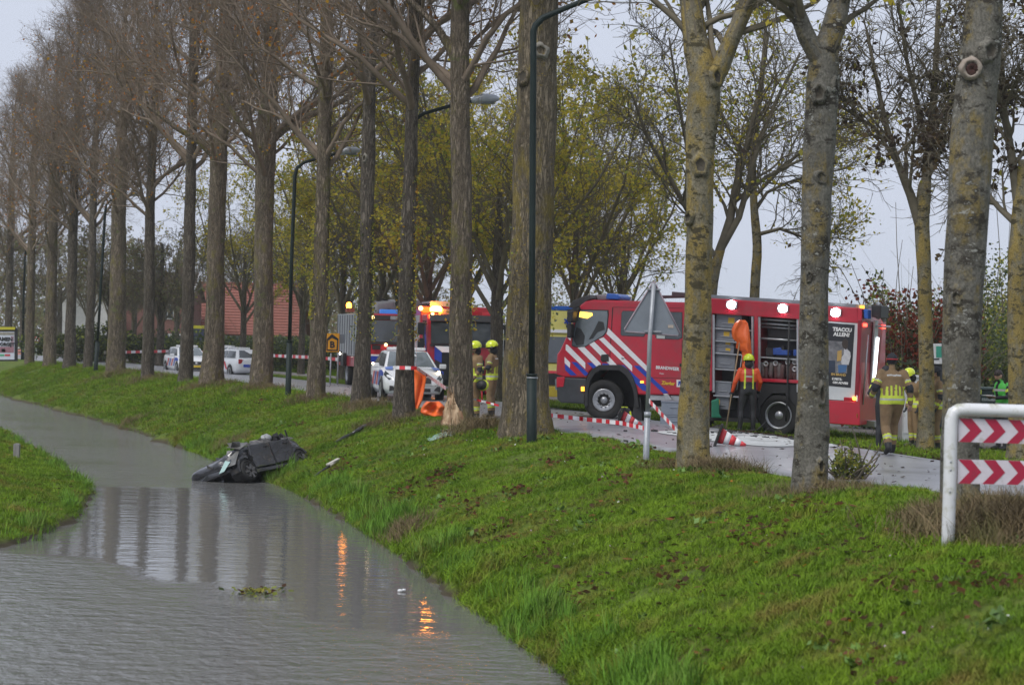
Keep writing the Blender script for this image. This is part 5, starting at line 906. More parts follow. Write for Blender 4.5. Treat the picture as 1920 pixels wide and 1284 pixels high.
mb = MB(); mb.tube([(-2.6, -.55, 2.75), (-2.6, -.45, 3.0), (-2.6, .05, 3.1), (-2.6, .1, 2.75)], [.22, .26, .24, .2], 12); mb.box((-2.6, .45, 3.05), (.22, .16, .7)); mb.bar((-2.6, .45, 3.35), (-2.6, .32, 3.5), .1, .16); mb.box((-2.5, .95, 3.15), (.35, .35, .3)); mb.box((-2.5, 1.05, 2.95), (.3, .25, .5)); mb.build('crane', M('crane_pale', (.45, .45, .46), (.34, .34, .36), 7, .5), t2_, bev=.02)
mb = MB(); mb.tube([(-2.55, -.6, 3.15), (-2.5, -.3, 3.3), (-2.5, .05, 3.2), (-2.5, .2, 2.9)], .04, 6); mb.build('crane_hose', m_black, t2_)
mb = MB(); mb.box((-5.2, -1.3, 1.0), (.7, .14, .5)); mb.box((-5.6, -1.36, 1.1), (.1, .1, .4)); mb.build('mud_guard', m_black, t2_, bev=.02); mb = MB(); mb.ball((-5.3, -1.44, 1.22), .05); mb.build('side_lamp', M('side_white', (.8, .8, .8), em=(1, .95, .85), ems=4), t2_)
t3_ = veh('fire_engine', 'middle fire engine with an amber flashing beacon on the cab roof, half behind a poplar', 'fire engine', 868, 72.5, -.02, R(-90+9))
truck_front(t3_, (-2.05, -7.6, .75, 3.02), m_red, 2.72)
front_panel(t3_, 'sun_visor', M('visor_smoke', (0, 0, 0)), -1.12, 1.12, 2.5, 2.72, -.24, -.36, .04)
mb = MB(); mb.box((-.85, -.4, 2.82), (.4, .7, .2)); mb.build('beacon_base', M('beacon_grey', (0, 0, 0)), t3_, bev=.03)
mb = MB(); mb.lathe([(.16, 2.82), (.17, 2.92), (.12, 3.0), (0, 3.02)], c=(-.62, -.70, 0), n=16, X=Matrix.Diagonal((1, 1.25, 1, 1))); mb.build('amber_beacon', m_amber, t3_)
mb = MB(); mb.ball((-.35, -1.02, 2.72), .06); mb.ball((-1.9, -1.25, 2.93), .08); mb.build('marker_lamp', M('marker_warm', (0, 0, 0)), t3_)
mb = MB()
for k in range(7): mb.box((-3.0, -.9+k*.2, 3.16), (3.2, .04, .06))
mb.box((-1.4, -.3, 3.1), (.1, 1.4, .16)); mb.build('roof_ladder', m_alu, t3_)
front_panel(t3_, 'red_marker', m_redref, .75, 1.15, 2.73, 2.84, -.7, -.75, .05)
mb = MB(); mb.add([(.0, -.95, 1.62), (.0, -.2, 1.62), (.42, -.15, 1.42), (.42, -.75, 1.42), (.0, -.95, .5), (.0, -.2, .5), (.42, -.15, .5), (.42, -.75, .5)], [(0, 1, 2, 3), (3, 2, 6, 7), (0, 3, 7, 4), (1, 5, 6, 2), (0, 4, 5, 1), (4, 7, 6, 5)]); mb.build('front_winch_box', m_black, t3_, bev=.02)
mb = MB(); mb.add([(.0, -.96, 1.64), (.0, -.2, 1.64), (.43, -.15, 1.44), (.43, -.76, 1.44)], [(0, 1, 2, 3)]); mb.build('winch_cover', m_tapew, t3_); mb = MB(); mb.add([(.0, -.965, 1.63), (.43, -.765, 1.43), (.43, -.765, 1.08), (.0, -.965, 1.2)], [(0, 1, 2, 3)]); mb.build('blue_panel', m_blue, t3_)
for s in (-1, 1): mb = MB(); mb.prism([(-.2, 1.05), (-.2, 1.3), (-.9, 2.4), (-.9, 2.1)], s*1.203, s*1.22); mb.build('blue_stripe', m_blue, t3_); mb = MB(); mb.prism([(-.3, .8), (-.3, .95), (-.6, 1.3), (-.6, 1.1)], s*1.203, s*1.222); mb.build('white_stripe', m_tapew, t3_)
mb = MB(); mb.prism([(-.05, 1.3), (-.05, 2.25), (-.5, 2.5), (-.8, 2.3), (-.8, 1.3)], 1.3, 1.42); mb.build('side_fairing', m_tapew, t3_, bev=.05)
mb = MB(); mb.box((-4.8, -1.24, 1.9), (5.0, .03, 1.6)); mb.build('side_shutter', M('shutter_grey', (0, 0, 0)), t3_)
# ambulance
m_amby = M('ambulance_yellow', (.66, .60, .17), (.58, .53, .14), 3, .35, coat=.2)
am = veh('ambulance', 'yellow ambulance half hidden between the huge poplar and the nearest fire engine', 'ambulance', 1076, 58, 0, R(-90-2))
side_profile_body(am, [(.1, .42), (.08, .98), (-.12, 1.1), (-.85, 1.25), (-1.55, 2.05), (-1.75, 2.75), (-6, 2.75), (-6, .45)], 1.98, 'body', m_amby, .07)
front_panel(am, 'windscreen', m_glass, -.86, .86, 1.3, 2.02, -.85, -1.48, .025); front_panel(am, 'box_front', m_amby, -.98, .98, 2.1, 2.74, -1.56, -1.72, .03)
front_panel(am, 'grille', m_black, -.95, .95, .70, 1.0, .1, .09, .04); front_panel(am, 'red_hood_band', m_redref, -.9, .9, 1.02, 1.09, .06, -.08, .03); front_panel(am, 'bumper', M('bumper_yellow', (.5, .38, .03), (.44, .33, .025)), -.98, .98, .38, .66, .14, .12, .06, .03)
front_panel(am, 'blue_band', m_blue, .1, .86, 2.13, 2.22, -1.535, -1.56, .03); front_panel(am, 'white_band', m_tapew, -.86, .1, 2.13, 2.22, -1.535, -1.56, .03)
for k in range(3):
    X = TF(-1.615, -.20, 2.46) @ Matrix.Rotation(R(60*k), 4, 'Z'); mb = MB(); mb.box((0, 0, .035), (.045, .22, .03), X=X); mb.build('star_arm', m_blue, am)
mb = MB(); mb.ball((-1.56, -.18, 2.32), .06); mb.build('camera_dome', m_black, am); mb = MB(); mb.box((-1.9, 0, 2.82), (.4, 1.5, .12)); mb.build('light_bar', m_bluelamp, am, bev=.03)
for s in (-1, 1):
    mb = MB(); mb.box((-.75, s*1.15, 1.45), (.14, .2, .3)); mb.build('mirror', m_black, am, bev=.03); wheel(am, -.75, s*.85, .36, .22, .2, s, nuts=5); wheel(am, -4.6, s*.85, .36, .22, .2, s, nuts=5); front_panel(am, 'headlight', m_glassl, s*.62 if s > 0 else -.92, .92 if s > 0 else -.62, .8, 1.0, .1, .05, .03)
# ---------------------------------------------------------------- police cars
def loft(sections, mi=0):
    n = len(sections[0]); v = [p for s in sections for p in s]; f = [(i*n+k, i*n+(k+1) % n, (i+1)*n+(k+1) % n, (i+1)*n+k) for i in range(len(sections)-1) for k in range(n)]; f += [list(range(n))[::-1], [(len(sections)-1)*n+k for k in range(n)]]; return v, f
m_carw = M('car_white', (.74, .76, .79), (.68, .7, .73), 1.5, .25, coat=.5)
def police_car(label, px, d, z, rz, grp=None, front_lights=False):
    t = veh('police_car', label, 'police car', px, d, z, rz, grp)
    st = [(-2.2, .5, .82, .66), (-2.14, .34, 1.0, .80), (-1.9, .26, 1.03, .87), (-1.3, .22, 1.02, .9), (0, .2, 1.0, .9), (.95, .2, .98, .9), (1.2, .2, .965, .895), (1.7, .22, .89, .88), (1.98, .24, .80, .82), (2.12, .27, .69, .72), (2.2, .33, .56, .58)]
    sec = []
    for x, zb, zt, w in st:
        h = [(w*.9, zb), (w, zb+.16), (w, zb+(zt-zb)*.62), (w*.965, zt-.05), (w*.87, zt)]
        sec.append([(x, a, b_) for a, b_ in h]+[(x, 0, zt+.035)]+[(x, -a, b_) for a, b_ in h[::-1]])
    mb = MB(); v, f = loft(sec); mb.add(v, f, 0, True); body = mb.build('body', m_carw, t); body.data.shade_smooth() if hasattr(body.data, 'shade_smooth') else None
    zr = 1.47; A = [(1.12, .78, .99), (.25, .60, zr-.03), (-.6, .61, zr), (-1.55, .58, zr-.03), (-2.02, .72, 1.02)]
    sec = [[(x, w*1.0, zz), (x, 0, zz+(.03 if i not in (0, 4) else 0)), (x, -w, zz)] for i, (x, w, zz) in enumerate(A)]
    B = [(1.12, .80, .97), (.35, .80, .98), (-.6, .81, 1.0), (-1.55, .79, 1.0), (-2.02, .74, 1.0)]
    v = []
    for i in range(5): v += [(A[i][0], A[i][1], A[i][2]), (A[i][0], 0, A[i][2]+(.03 if i not in (0, 4) else 0)), (A[i][0], -A[i][1], A[i][2])]
    f = [(i*3, i*3+1, i*3+4, i*3+3) for i in range(4)]+[(i*3+1, i*3+2, i*3+5, i*3+4) for i in range(4)]
    n0 = len(v); v += [(x, w, zz-.02) for x, w, zz in B]+[(x, -w, zz-.02) for x, w, zz in B]
    f += [(n0+i, i*3, (i+1)*3, n0+i+1) for i in range(4)]+[(n0+5+i, n0+6+i, (i+1)*3+2, i*3+2) for i in range(4)]+[(n0, n0+5, 2, 1, 0), (n0+9, n0+4, 12, 13, 14)]
    mb = MB(); mb.add(v, f); mb.build('cabin', m_carw, t, bev=.02, seg=2)
    mb = MB(); inset_quad(mb, [(1.12, -.76, .99), (1.12, .76, .99), (.25, .6, zr-.02), (.25, -.6, zr-.02)], .05, .012); mb.build('windscreen', m_glassl, t)
    mb = MB(); inset_quad(mb, [(-2.02, .72, 1.02), (-2.02, -.72, 1.02), (-1.55, -.58, zr-.03), (-1.55, .58, zr-.03)], .06, .012); mb.build('rear_window', m_glass, t)
    for s in (-1, 1):
        q = lambda P: P if s < 0 else P[::-1]
        for a in ([(1.0, s*.795, 1.0), (.30, s*.635, zr-.08), (-.45, s*.64, zr-.06), (-.45, s*.81, 1.02)], [(-.5, s*.81, 1.02), (-.5, s*.64, zr-.06), (-1.45, s*.61, zr-.08), (-1.75, s*.78, 1.03)]):
            mb = MB(); inset_quad(mb, q(a)[::-1] , .03, .014); mb.build('side_window', m_glass, t)
        for x in (1.35, -1.3):
            mb = MB(); mb.lathe([(.30, s*.885), (.39, s*.888), (.39, s*.906), (.30, s*.903)], c=(x, 0, .33), n=24, ax='y'); mb.build('wheel_arch', m_black, t); wheel(t, x, s*.83, .33, .2, .22, s, nuts=5)
        mb = MB(); mb.box((.72, s*1.0, 1.03), (.14, .2, .14)); mi_ = mb.build('mirror', m_carw, t, bev=.03)
        for k in range(4):
            x = -.95+k*.5; mb = MB(); mb.prism([(x, .45), (x+.2, .45), (x+.55, .85), (x+.35, .85)], s*.905, s*.912); mb.build('blue_stripe' if k % 2 else 'red_stripe', m_blue if k % 2 else m_redref, t)
        mb = MB(); mb.add([(1.62, s*.80, .87), (1.98, s*.70, .76), (2.10, s*.60, .655), (2.06, s*.76, .64), (1.78, s*.868, .76)], [(0, 1, 2, 3, 4) if s < 0 else (4, 3, 2, 1, 0)]); ob = mb.build('headlight', m_glass, t); ob.location = (.03, s*.02, .02); ob.modifiers.new('t', 'SOLIDIFY').thickness = .03
        mb = MB(); mb.prism([(.9, .74), (.9, .90), (1.5, .90), (1.6, .74)], s*.893, s*.908); mb.build('blue_wing_stripe', m_blue, t)
        mb = MB(); mb.add([(1.25, s*.55, 1.0), (1.25, s*.80, .965), (1.6, s*.80, .91), (1.72, s*.62, .905)], [(0, 1, 2, 3)]); mb.build('hood_stripe', M('pale_blue_film', (.12, .2, .5)), t).location = (0, 0, .022)
        mb = MB(); mb.box((-2.17, s*.66, .86), (.06, .2, .24)); mb.build('tail_lamp', M('tail_red', (.45, .02, .03), rough=.2), t, bev=.02)
        mb = MB(); mb.prism([(2.04, .30), (2.19, .34), (2.16, .46), (2.0, .46)], s*.50, s*.74); mb.build('air_intake', m_black, t)
        if front_lights: mb = MB(); mb.ball((.78, s*1.09, 1.08) if s < 0 else (1.9, .72, .86), .035 if s < 0 else .05); mb.build('flasher', M('flash_warm', (.8, .7, .5), em=(1, .75, .42) , ems=8), t)
    mb = MB(); mb.prism([(2.12, .53), (2.225, .55), (2.16, .72), (2.02, .72)], -.46, .46); mb.build('grille', m_black, t); mb = MB(); mb.prism([(2.12, .30), (2.21, .30), (2.20, .40), (2.1, .40)], -.45, .45); mb.build('lower_grille', m_black, t)
    mb = MB(); mb.lathe([(0, 2.225), (.075, 2.22), (.075, 2.14)], c=(0, 0, .62), n=16, ax='x'); mb.build('badge', m_alu, t)
    mb = MB(); mb.box((2.22, 0, .46), (.02, .5, .11)); mb.build('number_plate', M('plate_yellow', (.7, .5, .04)), t); mb = MB(); mb.box((-2.2, 0, .62), (.02, .5, .11)); mb.build('number_plate', M('plate_yellow', (0, 0, 0)), t)
    mb = MB(); mb.prism([(-2.225, .58), (-2.18, .84), (-2.14, .84), (-2.185, .58)], -.5, .5); mb.build('rear_blue_panel', m_blue, t); mb = MB(); mb.prism([(-2.19, .85), (-2.16, .95), (-2.12, .95), (-2.15, .85)], -.72, .72); mb.build('rear_red_band', m_redref, t)
    mb = MB(); mb.box((-.15, 0, zr+.055), (.3, 1.15, .09)); mb.build('light_bar', m_white, t, bev=.03)
    if d > 80: t.scale = (.86, .86, .86)
    return t
police_car('white police car with blue bonnet stripes facing the camera behind the taped poplar', 763, 64, .02, R(-90+10), front_lights=True)
police_car('white police car seen from behind between the broad and the forked poplar', 446, 95, -.10, R(90+28), 'police cars blocking the far road')
police_car('white police car facing the camera behind the slender dark poplar', 352, 100, -.10, R(-90+22), 'police cars blocking the far road')
police_car('white police car mostly hidden behind the broad poplar', 420, 106, -.10, R(-90-35), 'police cars blocking the far road')
# ---------------------------------------------------------------- the wrecked car in the water
rg = np.random.default_rng(77); m_wreck = M('wreck_grey', (.05, .052, .06), (.034, .035, .041), 2.2, .24, .35, c3=(.075, .064, .052), s3=5, t3=.63, coat=.5, bump=.004, bscale=6)
m_wtorn = M('torn_metal', (.16, .155, .15), (.05, .05, .052), 9, .45, .5, bump=.02)
pw = at(470, 905, 48.4)
WR = Matrix.Translation((-6.0, 49.5, -1.70)) @ Matrix.Rotation(R(-90-30), 4, 'Z') @ Matrix.Rotation(R(3.5), 4, 'Y') @ Matrix.Rotation(R(26), 4, 'X') @ Matrix.Diagonal((.90, 1, .84, 1))
wk = thing('wrecked_car', 'crushed dark grey car lying half in the water at the foot of the bank', 'wrecked car', mw=WR)
st = [(-1.75, .40, .80, .60), (-1.68, .28, .92, .72), (-1.45, .20, 1.0, .79), (-.9, .16, 1.02, .82), (-.3, .15, 1.0, .82), (.3, .15, .98, .82), (.75, .15, .96, .81), (1.05, .2, .9, .72), (1.3, .28, .78, .62), (1.5, .36, .66, .5)]
sec = []
for i, (x, zb, zt, w) in enumerate(st):
    j = (lambda a: rg.normal(0, a)) if x > .8 else (lambda a: rg.normal(0, a*.12))
    h = [(w*.86, zb), (w*.95, zb+.10), (w, zb+.22), (w*1.01, zb+(zt-zb)*.5), (w*.985, zb+(zt-zb)*.72), (w*.95, zt-.07), (w*.88, zt), (w*.6, zt+.02)]
    sec.append([(x+j(.07), a+j(.07), b_+j(.07)) for a, b_ in h]+[(x, 0, zt+.03)]+[(x+j(.1), -a+j(.08), b_+j(.1)) for a, b_ in h[::-1]])
mb = MB(); v, f = loft(sec); mb.add(v, f, 0, False); bo = mb.build('body', m_wreck, wk)
sb = bo.modifiers.new('sub', 'SUBSURF'); sb.levels = sb.render_levels = 2
# door skins standing proud of the body, with open gaps between them
def skin(name, pts, y0=.825, y1=.865, mt=m_wreck): mb = MB(); mb.prism(pts, y0, y1); return mb.build(name, mt, wk, bev=.018, seg=2)
dr = skin('door', [(-.95, .34), (-.22, .30), (-.20, .92), (-1.05, .97), (-1.12, .72)]); mb = MB(); mb.box((-.85, .875, .84), (.16, .03, .04)); mb.build('handle', m_black, dr, bev=.01)
dr = skin('door', [(-.12, .28), (.72, .26), (.76, .62), (.70, .92), (-.13, .93)], .83, .885); mb = MB(); mb.box((.02, .895, .82), (.16, .03, .04)); mb.build('handle', m_black, dr, bev=.01)
mb = MB(); mb.box((-.17, .845, .62), (.07, .02, .62)); mb.box((-.25, .85, .6), (1.5, .014, .016)); mb.build('door_gap', m_black, wk)
mb = MB(); mb.prism([(-1.1, .16), (.85, .12), (.85, .24), (-1.0, .26)], .80, .87); mb.build('sill', m_wreck, wk, bev=.02)
for x, zc in ((-1.30, .26), (1.02, .24)):
    mb = MB(); a = [(x+.37*math.cos(R(g)), zc+.05+.37*math.sin(R(g))) for g in range(-10, 191, 20)]; b_ = [(x+.31*math.cos(R(g)), zc+.04+.31*math.sin(R(g))) for g in range(190, -11, -20)]; mb.prism(a+b_, .60, .86); mb.build('wheel_arch', m_wreck, wk, bev=.01)
    mb = MB(); mb.prism([(x+.31*math.cos(R(g)), zc+.04+.31*math.sin(R(g))) for g in range(0, 360, 20)], .55, .835); mb.build('wheel_housing', m_black, wk)
    w_ = wheel(wk, x, .76, .29, .2, .21, 1, nuts=0, rimm=M('dirty_hubcap', (.16, .155, .15), (.08, .078, .075), 7, .5, .4)); w_.location = (0, .03, zc-.29)
    mb = MB()
    for k in range(7): g = 6.283*k/7; mb.bar((x+.05*math.cos(g), .875, zc+.05*math.sin(g)), (x+.19*math.cos(g), .882, zc+.19*math.sin(g)), .03, .05)
    mb.build('hubcap_spoke', M('hubcap_grey', (.15, .15, .155), (.1, .1, .1), 8, .4, .4), w_).location = (0, .0, 0)
# torn roof line, interior rubbish, smashed front
mb = MB(); n = 16
for k in range(n):
    x = -1.5+2.3*k/(n-1); mb.add([(x, .70+rg.normal(0, .05), .98), (x+.2, .66+rg.normal(0, .06), .98), (x+.14+rg.normal(0, .06), .55+rg.normal(0, .1), 1.10+abs(rg.normal(0, .07))), (x-.02, .6+rg.normal(0, .08), 1.06+abs(rg.normal(0, .05)))], [(0, 1, 2, 3)])
mb.build('torn_roof_edge', m_wtorn, wk)
mb = MB()
for k in range(60):
    c = Vector((-.95+rg.normal(0, .2), .35+rg.normal(0, .16), 1.07+abs(rg.normal(0, .07)))); X = Matrix.Translation(c) @ Euler((rg.random()*3, rg.random()*3, rg.random()*3)).to_matrix().to_4x4(); mb.box((0, 0, 0), (.08+rg.random()*.24, .04+rg.random()*.12, .03+rg.random()*.1), X=X)
mb.build('seat_wreckage', m_black, wk, bev=.012)
mb = MB(); mb.tube([(-.85, .52, 1.16), (-.75, .50, 1.24), (-.62, .50, 1.22), (-.55, .52, 1.12)], [.05, .07, .07, .05], 10); mb.ball((-.72, .56, 1.16), (.13, .05, .1)); mb.build('speaker_ring', M('dirty_white', (.42, .43, .45), (.25, .26, .27), 8, .4), wk)
mb = MB()
for k in range(48):
    c = Vector((1.12+rg.normal(0, .16), .30+rg.normal(0, .30), .60+rg.normal(0, .11))); X = Matrix.Translation(c) @ Euler((rg.random()*3, rg.random()*3, rg.random()*3)).to_matrix().to_4x4(); a_ = .05+rg.random()*.13; mb.add([(-a_, 0, 0), (0, a_*.4, rg.normal(0, .06)), (a_, 0, 0), (0, -a_*.35, rg.normal(0, .06)), (0, 0, rg.normal(0, .08))], [(0, 1, 4), (1, 2, 4), (2, 3, 4), (3, 0, 4)], (1, 2, 2, 0)[k % 4], X=X)
mb.build('smashed_front', [m_wtorn, m_wreck, m_black], wk)
mb = MB(); mb.add([(.55, .80, 1.02), (1.0, .82, .86), (1.06, .62, 1.0), (.85, .45, 1.22), (.55, .5, 1.18)], [(0, 1, 4), (1, 2, 4), (2, 3, 4)]); mb.add([(.9, .75, .9), (1.45, .85, .45), (1.5, .55, .5), (1.05, .5, .98)], [(0, 1, 2), (0, 2, 3)]); mb.build('buckled_hood', M('dull_metal', (.24, .235, .22), (.12, .12, .115), 6, .4, .5), wk)
mg = M('shattered_glass', (.40, .56, .53), (.28, .42, .40), 30, .25, bump=.004); mb = MB(); mb.add([(1.38, .70, .60), (1.60, .60, .40), (1.57, .42, .42), (1.34, .55, .70)], [(0, 1, 2, 3)]); mb.add([(1.38, .70, .60), (1.60, .60, .40), (1.57, .42, .42), (1.34, .55, .70)], [(3, 2, 1, 0)], X=Matrix.Translation((0, -.012, -.01))); mb.build('broken_windscreen', mg, wk)
# ================================================================== PEOPLE
m_tan = M('turnout_tan', (.25, .165, .085), (.18, .115, .058), 9, .85, bump=.012, bscale=10); m_band = M('reflex_yellow', (.60, .70, .06), (.48, .57, .04), 14, .5); m_silver = M('reflex_silver', (.46, .47, .46), (.36, .37, .36), 14, .4)
m_dark = M('dark_cloth', (.022, .024, .03), (.014, .015, .02), 8, .8, bump=.01, bscale=9); m_drys = M('drysuit_black', (.02, .021, .024), (.012, .012, .014), 7, .45, bump=.012, bscale=9); m_skin = M('skin', (.46, .27, .20), (.40, .23, .17), 12, .5); m_boot = M('boot_black', (.015, .015, .015), rough=.5)
m_orj = M('orange_drysuit', (.78, .10, .02), (.62, .07, .015), 8, .5, bump=.012, bscale=9); m_redv = M('red_vest', (.40, .03, .045), (.33, .022, .035), 9, .6); m_grn = M('green_vest', (.08, .50, .07), (.06, .42, .055), 8, .55, bump=.008, bscale=10); m_helm = M('helmet_yellow', (.66, .76, .03), (.60, .70, .025), 4, .25, coat=.4)
PM = [m_tan, m_band, m_silver, m_dark, m_skin, m_boot, m_orj, m_redv, m_grn, m_drys]; TAN, BAND, SILV, DARK, SKIN, BOOT, ORJ, REDV, GRN, DRY = range(10)
BASE = dict(pelvis=(0, 0, .96), waist=(0, 0, 1.10), chest=(.01, 0, 1.32), neck=(0, 0, 1.49), head=(.025, 0, 1.655), shl=(0, .185, 1.43), shr=(0, -.185, 1.43), ell=(-.03, .25, 1.15), elr=(-.03, -.25, 1.15), wrl=(.06, .25, .92), wrr=(.06, -.25, .92), hdl=(.09, .245, .83), hdr=(.09, -.245, .83), hil=(0, .095, .94), hir=(0, -.095, .94), knl=(.03, .11, .51), knr=(.03, -.11, .51), anl=(-.01, .12, .09), anr=(-.01, -.12, .09), tol=(.17, .15, .045), tor=(.17, -.15, .045))
def person(label, loc, rz, rule, J={}, bulk=1.15, hgt=1.8, helmet=None, hat=None, hair=None, grp=None, glove=DARK):
    j = {k: Vector(v) for k, v in {**BASE, **J}.items()}; mb = MB()
    def limb(pts, rs): 
        mb.tube([j[p] for p in pts], [r*bulk for r in rs], 12)
        for p, r in zip(pts, rs): mb.ball(j[p], r*bulk*.99, 12, 8)
    for s in 'lr':
        mid = j['hi'+s].lerp(j['kn'+s], .45); j['tm'] = mid; limb(['hi'+s, 'tm', 'kn'+s], [.10, .085, .062]); cm = j['kn'+s].lerp(j['an'+s], .35)+Vector((-.015, 0, 0)); j['cm'] = cm; limb(['kn'+s, 'cm', 'an'+s], [.062, .064, .046])
        limb(['sh'+s, 'el'+s, 'wr'+s], [.066, .05, .036]); j['he'] = j['an'+s]+(j['an'+s]-j['to'+s]).normalized()*.05+Vector((0, 0, -.035)); mb.tube([j['he'], j['an'+s]+Vector((0, 0, -.02)), j['an'+s].lerp(j['to'+s], .55), j['to'+s]], [.046, .055, .05, .035], 12)
    sp = [('pelvis', .115, .165, -.06), ('pelvis', .125, .175, .02), ('waist', .115, .158, 0), ('chest', .130, .185, -.06), ('chest', .130, .195, .05), ('neck', .085, .165, -.045), ('neck', .055, .062, 0), ('neck', .052, .055, .06)]
    side = (j['shl']-j['shr']).normalized(); v = []
    for p, rx, ry, dz in sp:
        c = j[p]+Vector((0, 0, dz)); fw = side.cross(Vector((0, 0, 1))).normalized()*-1; k = bulk if p != 'neck' or dz < -.01 else 1
        for a in range(16): g = 6.283*a/16; v.append(c-fw*rx*k*math.cos(g)+side*ry*k*math.sin(g))
    n = len(sp); mb.add(v, [(i*16+a, i*16+(a+1) % 16, (i+1)*16+(a+1) % 16, (i+1)*16+a) for i in range(n-1) for a in range(16)]+[list(range(16))[::-1], [(n-1)*16+a for a in range(16)]])
    hd_ = (j['head']-j['neck']); fd = Vector((1, 0, 0)) if 'face' not in J else Vector(J['face']).normalized(); q = fd.to_track_quat('X', 'Z').to_matrix().to_4x4(); HX = Matrix.Translation(j['head']) @ q
    mb.tube([j['neck']+Vector((0, 0, -.04)), j['head']+Vector((-.01, 0, -.06))], [.055, .052], 12)
    mb.ball((0, 0, .02), (.098, .078, .112), 16, 12, X=HX); mb.ball((.02, 0, -.06), (.07, .058, .065), 14, 8, X=HX)
    mb.ball((.100, 0, -.005), (.018, .015, .026), 8, 6, X=HX)
    for s in (-1, 1): mb.ball((-.005, s*.080, -.005), (.022, .014, .034), 8, 6, X=HX)
    tmp = mb.build('person', PM[0]); md = tmp.modifiers.new('r', 'REMESH'); md.mode = 'VOXEL'; md.voxel_size = .017; sm_ = tmp.modifiers.new('s', 'SMOOTH'); sm_.factor = .5; sm_.iterations = 2
    dg = bpy.context.evaluated_depsgraph_get(); me = bpy.data.meshes.new_from_object(tmp.evaluated_get(dg)); bpy.data.objects.remove(tmp)
    bm = bmesh.new(); bm.from_mesh(me); bpy.data.meshes.remove(me)
    segs = [('thigh', 'hi', 'kn'), ('shin', 'kn', 'an'), ('foot', 'an', 'to'), ('uarm', 'sh', 'el'), ('farm', 'el', 'wr')]; sg = [(b_+s, j[a+s], j[c+s], r) for b_, a, c in segs for s, r in (('l', 1), ('r', 1))]+[('torso', j['pelvis'], j['chest'], 1), ('torso', j['chest'], j['neck']-Vector((0, 0, .04)), 1), ('neck', j['neck']+Vector((0, 0, .0)), j['neck'].lerp(j['head'], .4), 1), ('head', j['head'], j['head']+Vector((0, 0, .03)), 1)]
    rad = dict(thigh=.085, shin=.06, foot=.05, uarm=.055, farm=.042, torso=.17, neck=.06, head=.1)
    for f in bm.faces:
        c = f.calc_center_median(); best = None
        for nm, a, b_, _ in sg:
            d = b_-a; t = max(0, min(1, (c-a).dot(d)/max(d.length_squared, 1e-6))); k = nm if nm in rad else nm[:-1]; dist = (c-a-d*t).length/rad[k]
            if best is None or dist < best[0]: best = (dist, nm if nm in rad else nm[:-1], t, nm[-1])
        lc = HX.inverted() @ c if best[1] == 'head' else c
        f.material_index = rule(best[1], best[2], lc, best[3]); f.smooth = True
    me = bpy.data.meshes.new('person'); bm.to_mesh(me); bm.free()
    for m in PM: me.materials.append(m)
    o = bpy.data.objects.new('person', me); COL.objects.link(o); o.location = loc; o.rotation_euler = (0, 0, rz); k = hgt/1.80; o.scale = (k, k, k); tag(o, label, 'person', grp)
    for s, sg_ in (('l', 1), ('r', -1)):                         # hands: palm, four fingers of different length, thumb
        w, h = j['wr'+s], j['hd'+s]; d = (h-w).normalized(); L = .085; up = Vector((0, 0, 1)) if abs(d.z) < .8 else Vector((1, 0, 0)); sd_ = d.cross(up).normalized(); nn = sd_.cross(d).normalized(); mb = MB(); X = Matrix((( *sd_, 0), (*nn, 0), (*d, 0), (0, 0, 0, 1))).transposed(); X = Matrix.Translation(w) @ X
        mb.ball((0, 0, .05), (.042, .020, .058), 10, 8, X=X)
        for i, (fx, fl) in enumerate(((-.031, .062), (-.011, .078), (.010, .072), (.030, .055))): mb.tube([X @ Vector((fx*.9, 0, .075)), X @ Vector((fx, .004, .095+fl*.3)), X @ Vector((fx, .022, .095+fl*.7)), X @ Vector((fx*.95, .040, .09+fl*.85))], [.0115, .011, .010, .008], 8)
        mb.tube([X @ Vector((-.034, .004, .03)), X @ Vector((-.056, .016, .055)), X @ Vector((-.055, .03, .085))], [.014, .012, .009], 8); mb.build('hand', PM[glove], o)
    m4 = HX
    if helmet:
        mt = helmet; mb = MB(); mb.ball((-.012, 0, .045), (.150, .128, .130), 20, 9, X=m4, lo=-12); mb.tube([m4 @ Vector((.150*math.cos(g)-.012, .128*math.sin(g), .02)) for g in np.linspace(-2.2, 2.2, 14)], .012, 6); hm = mb.build('helmet', mt, o)
        mb = MB(); mb.ball((.0, 0, .025), (.150, .120, .05), 18, 5, X=m4 @ Matrix.Translation((.006, 0, .0)), lo=-80, hi=20); mb.build('visor_band', m_black, hm)
        for s in (-1, 1): mb = MB(); mb.lathe([(0, s*.118), (.042, s*.122), (.045, s*.134), (0, s*.142)], c=(-.02, 0, -.01), n=14, ax='y', X=m4); mb.build('ear_disc', m_black, hm)
        mb = MB(); mb.ball((-.045, 0, -.075), (.095, .10, .10), 14, 8, X=m4); mb.build('neck_flap', m_dark, hm); mb = MB(); mb.box((.10, 0, .10), (.05, .07, .03), X=m4); mb.build('helmet_plate', m_silver, hm)
    if hat: mb = MB(); mb.ball((-.008, 0, .035), (.112, .092, .112), 16, 8, X=m4, lo=-2); mb.tube([m4 @ Vector((.112*math.cos(g)-.008, .092*math.sin(g), .035)) for g in np.linspace(0, 6.283, 20)], .014, 6, 1); mb.build('beanie', [m_dark, hat], o)
    if hair: mb = MB(); mb.ball((-.012, 0, .042), (.104, .086, .100), 16, 8, X=m4, lo=-5); mb.ball((-.045, 0, .0), (.066, .082, .085), 12, 8, X=m4); mb.build('hair', hair, o)
    return o
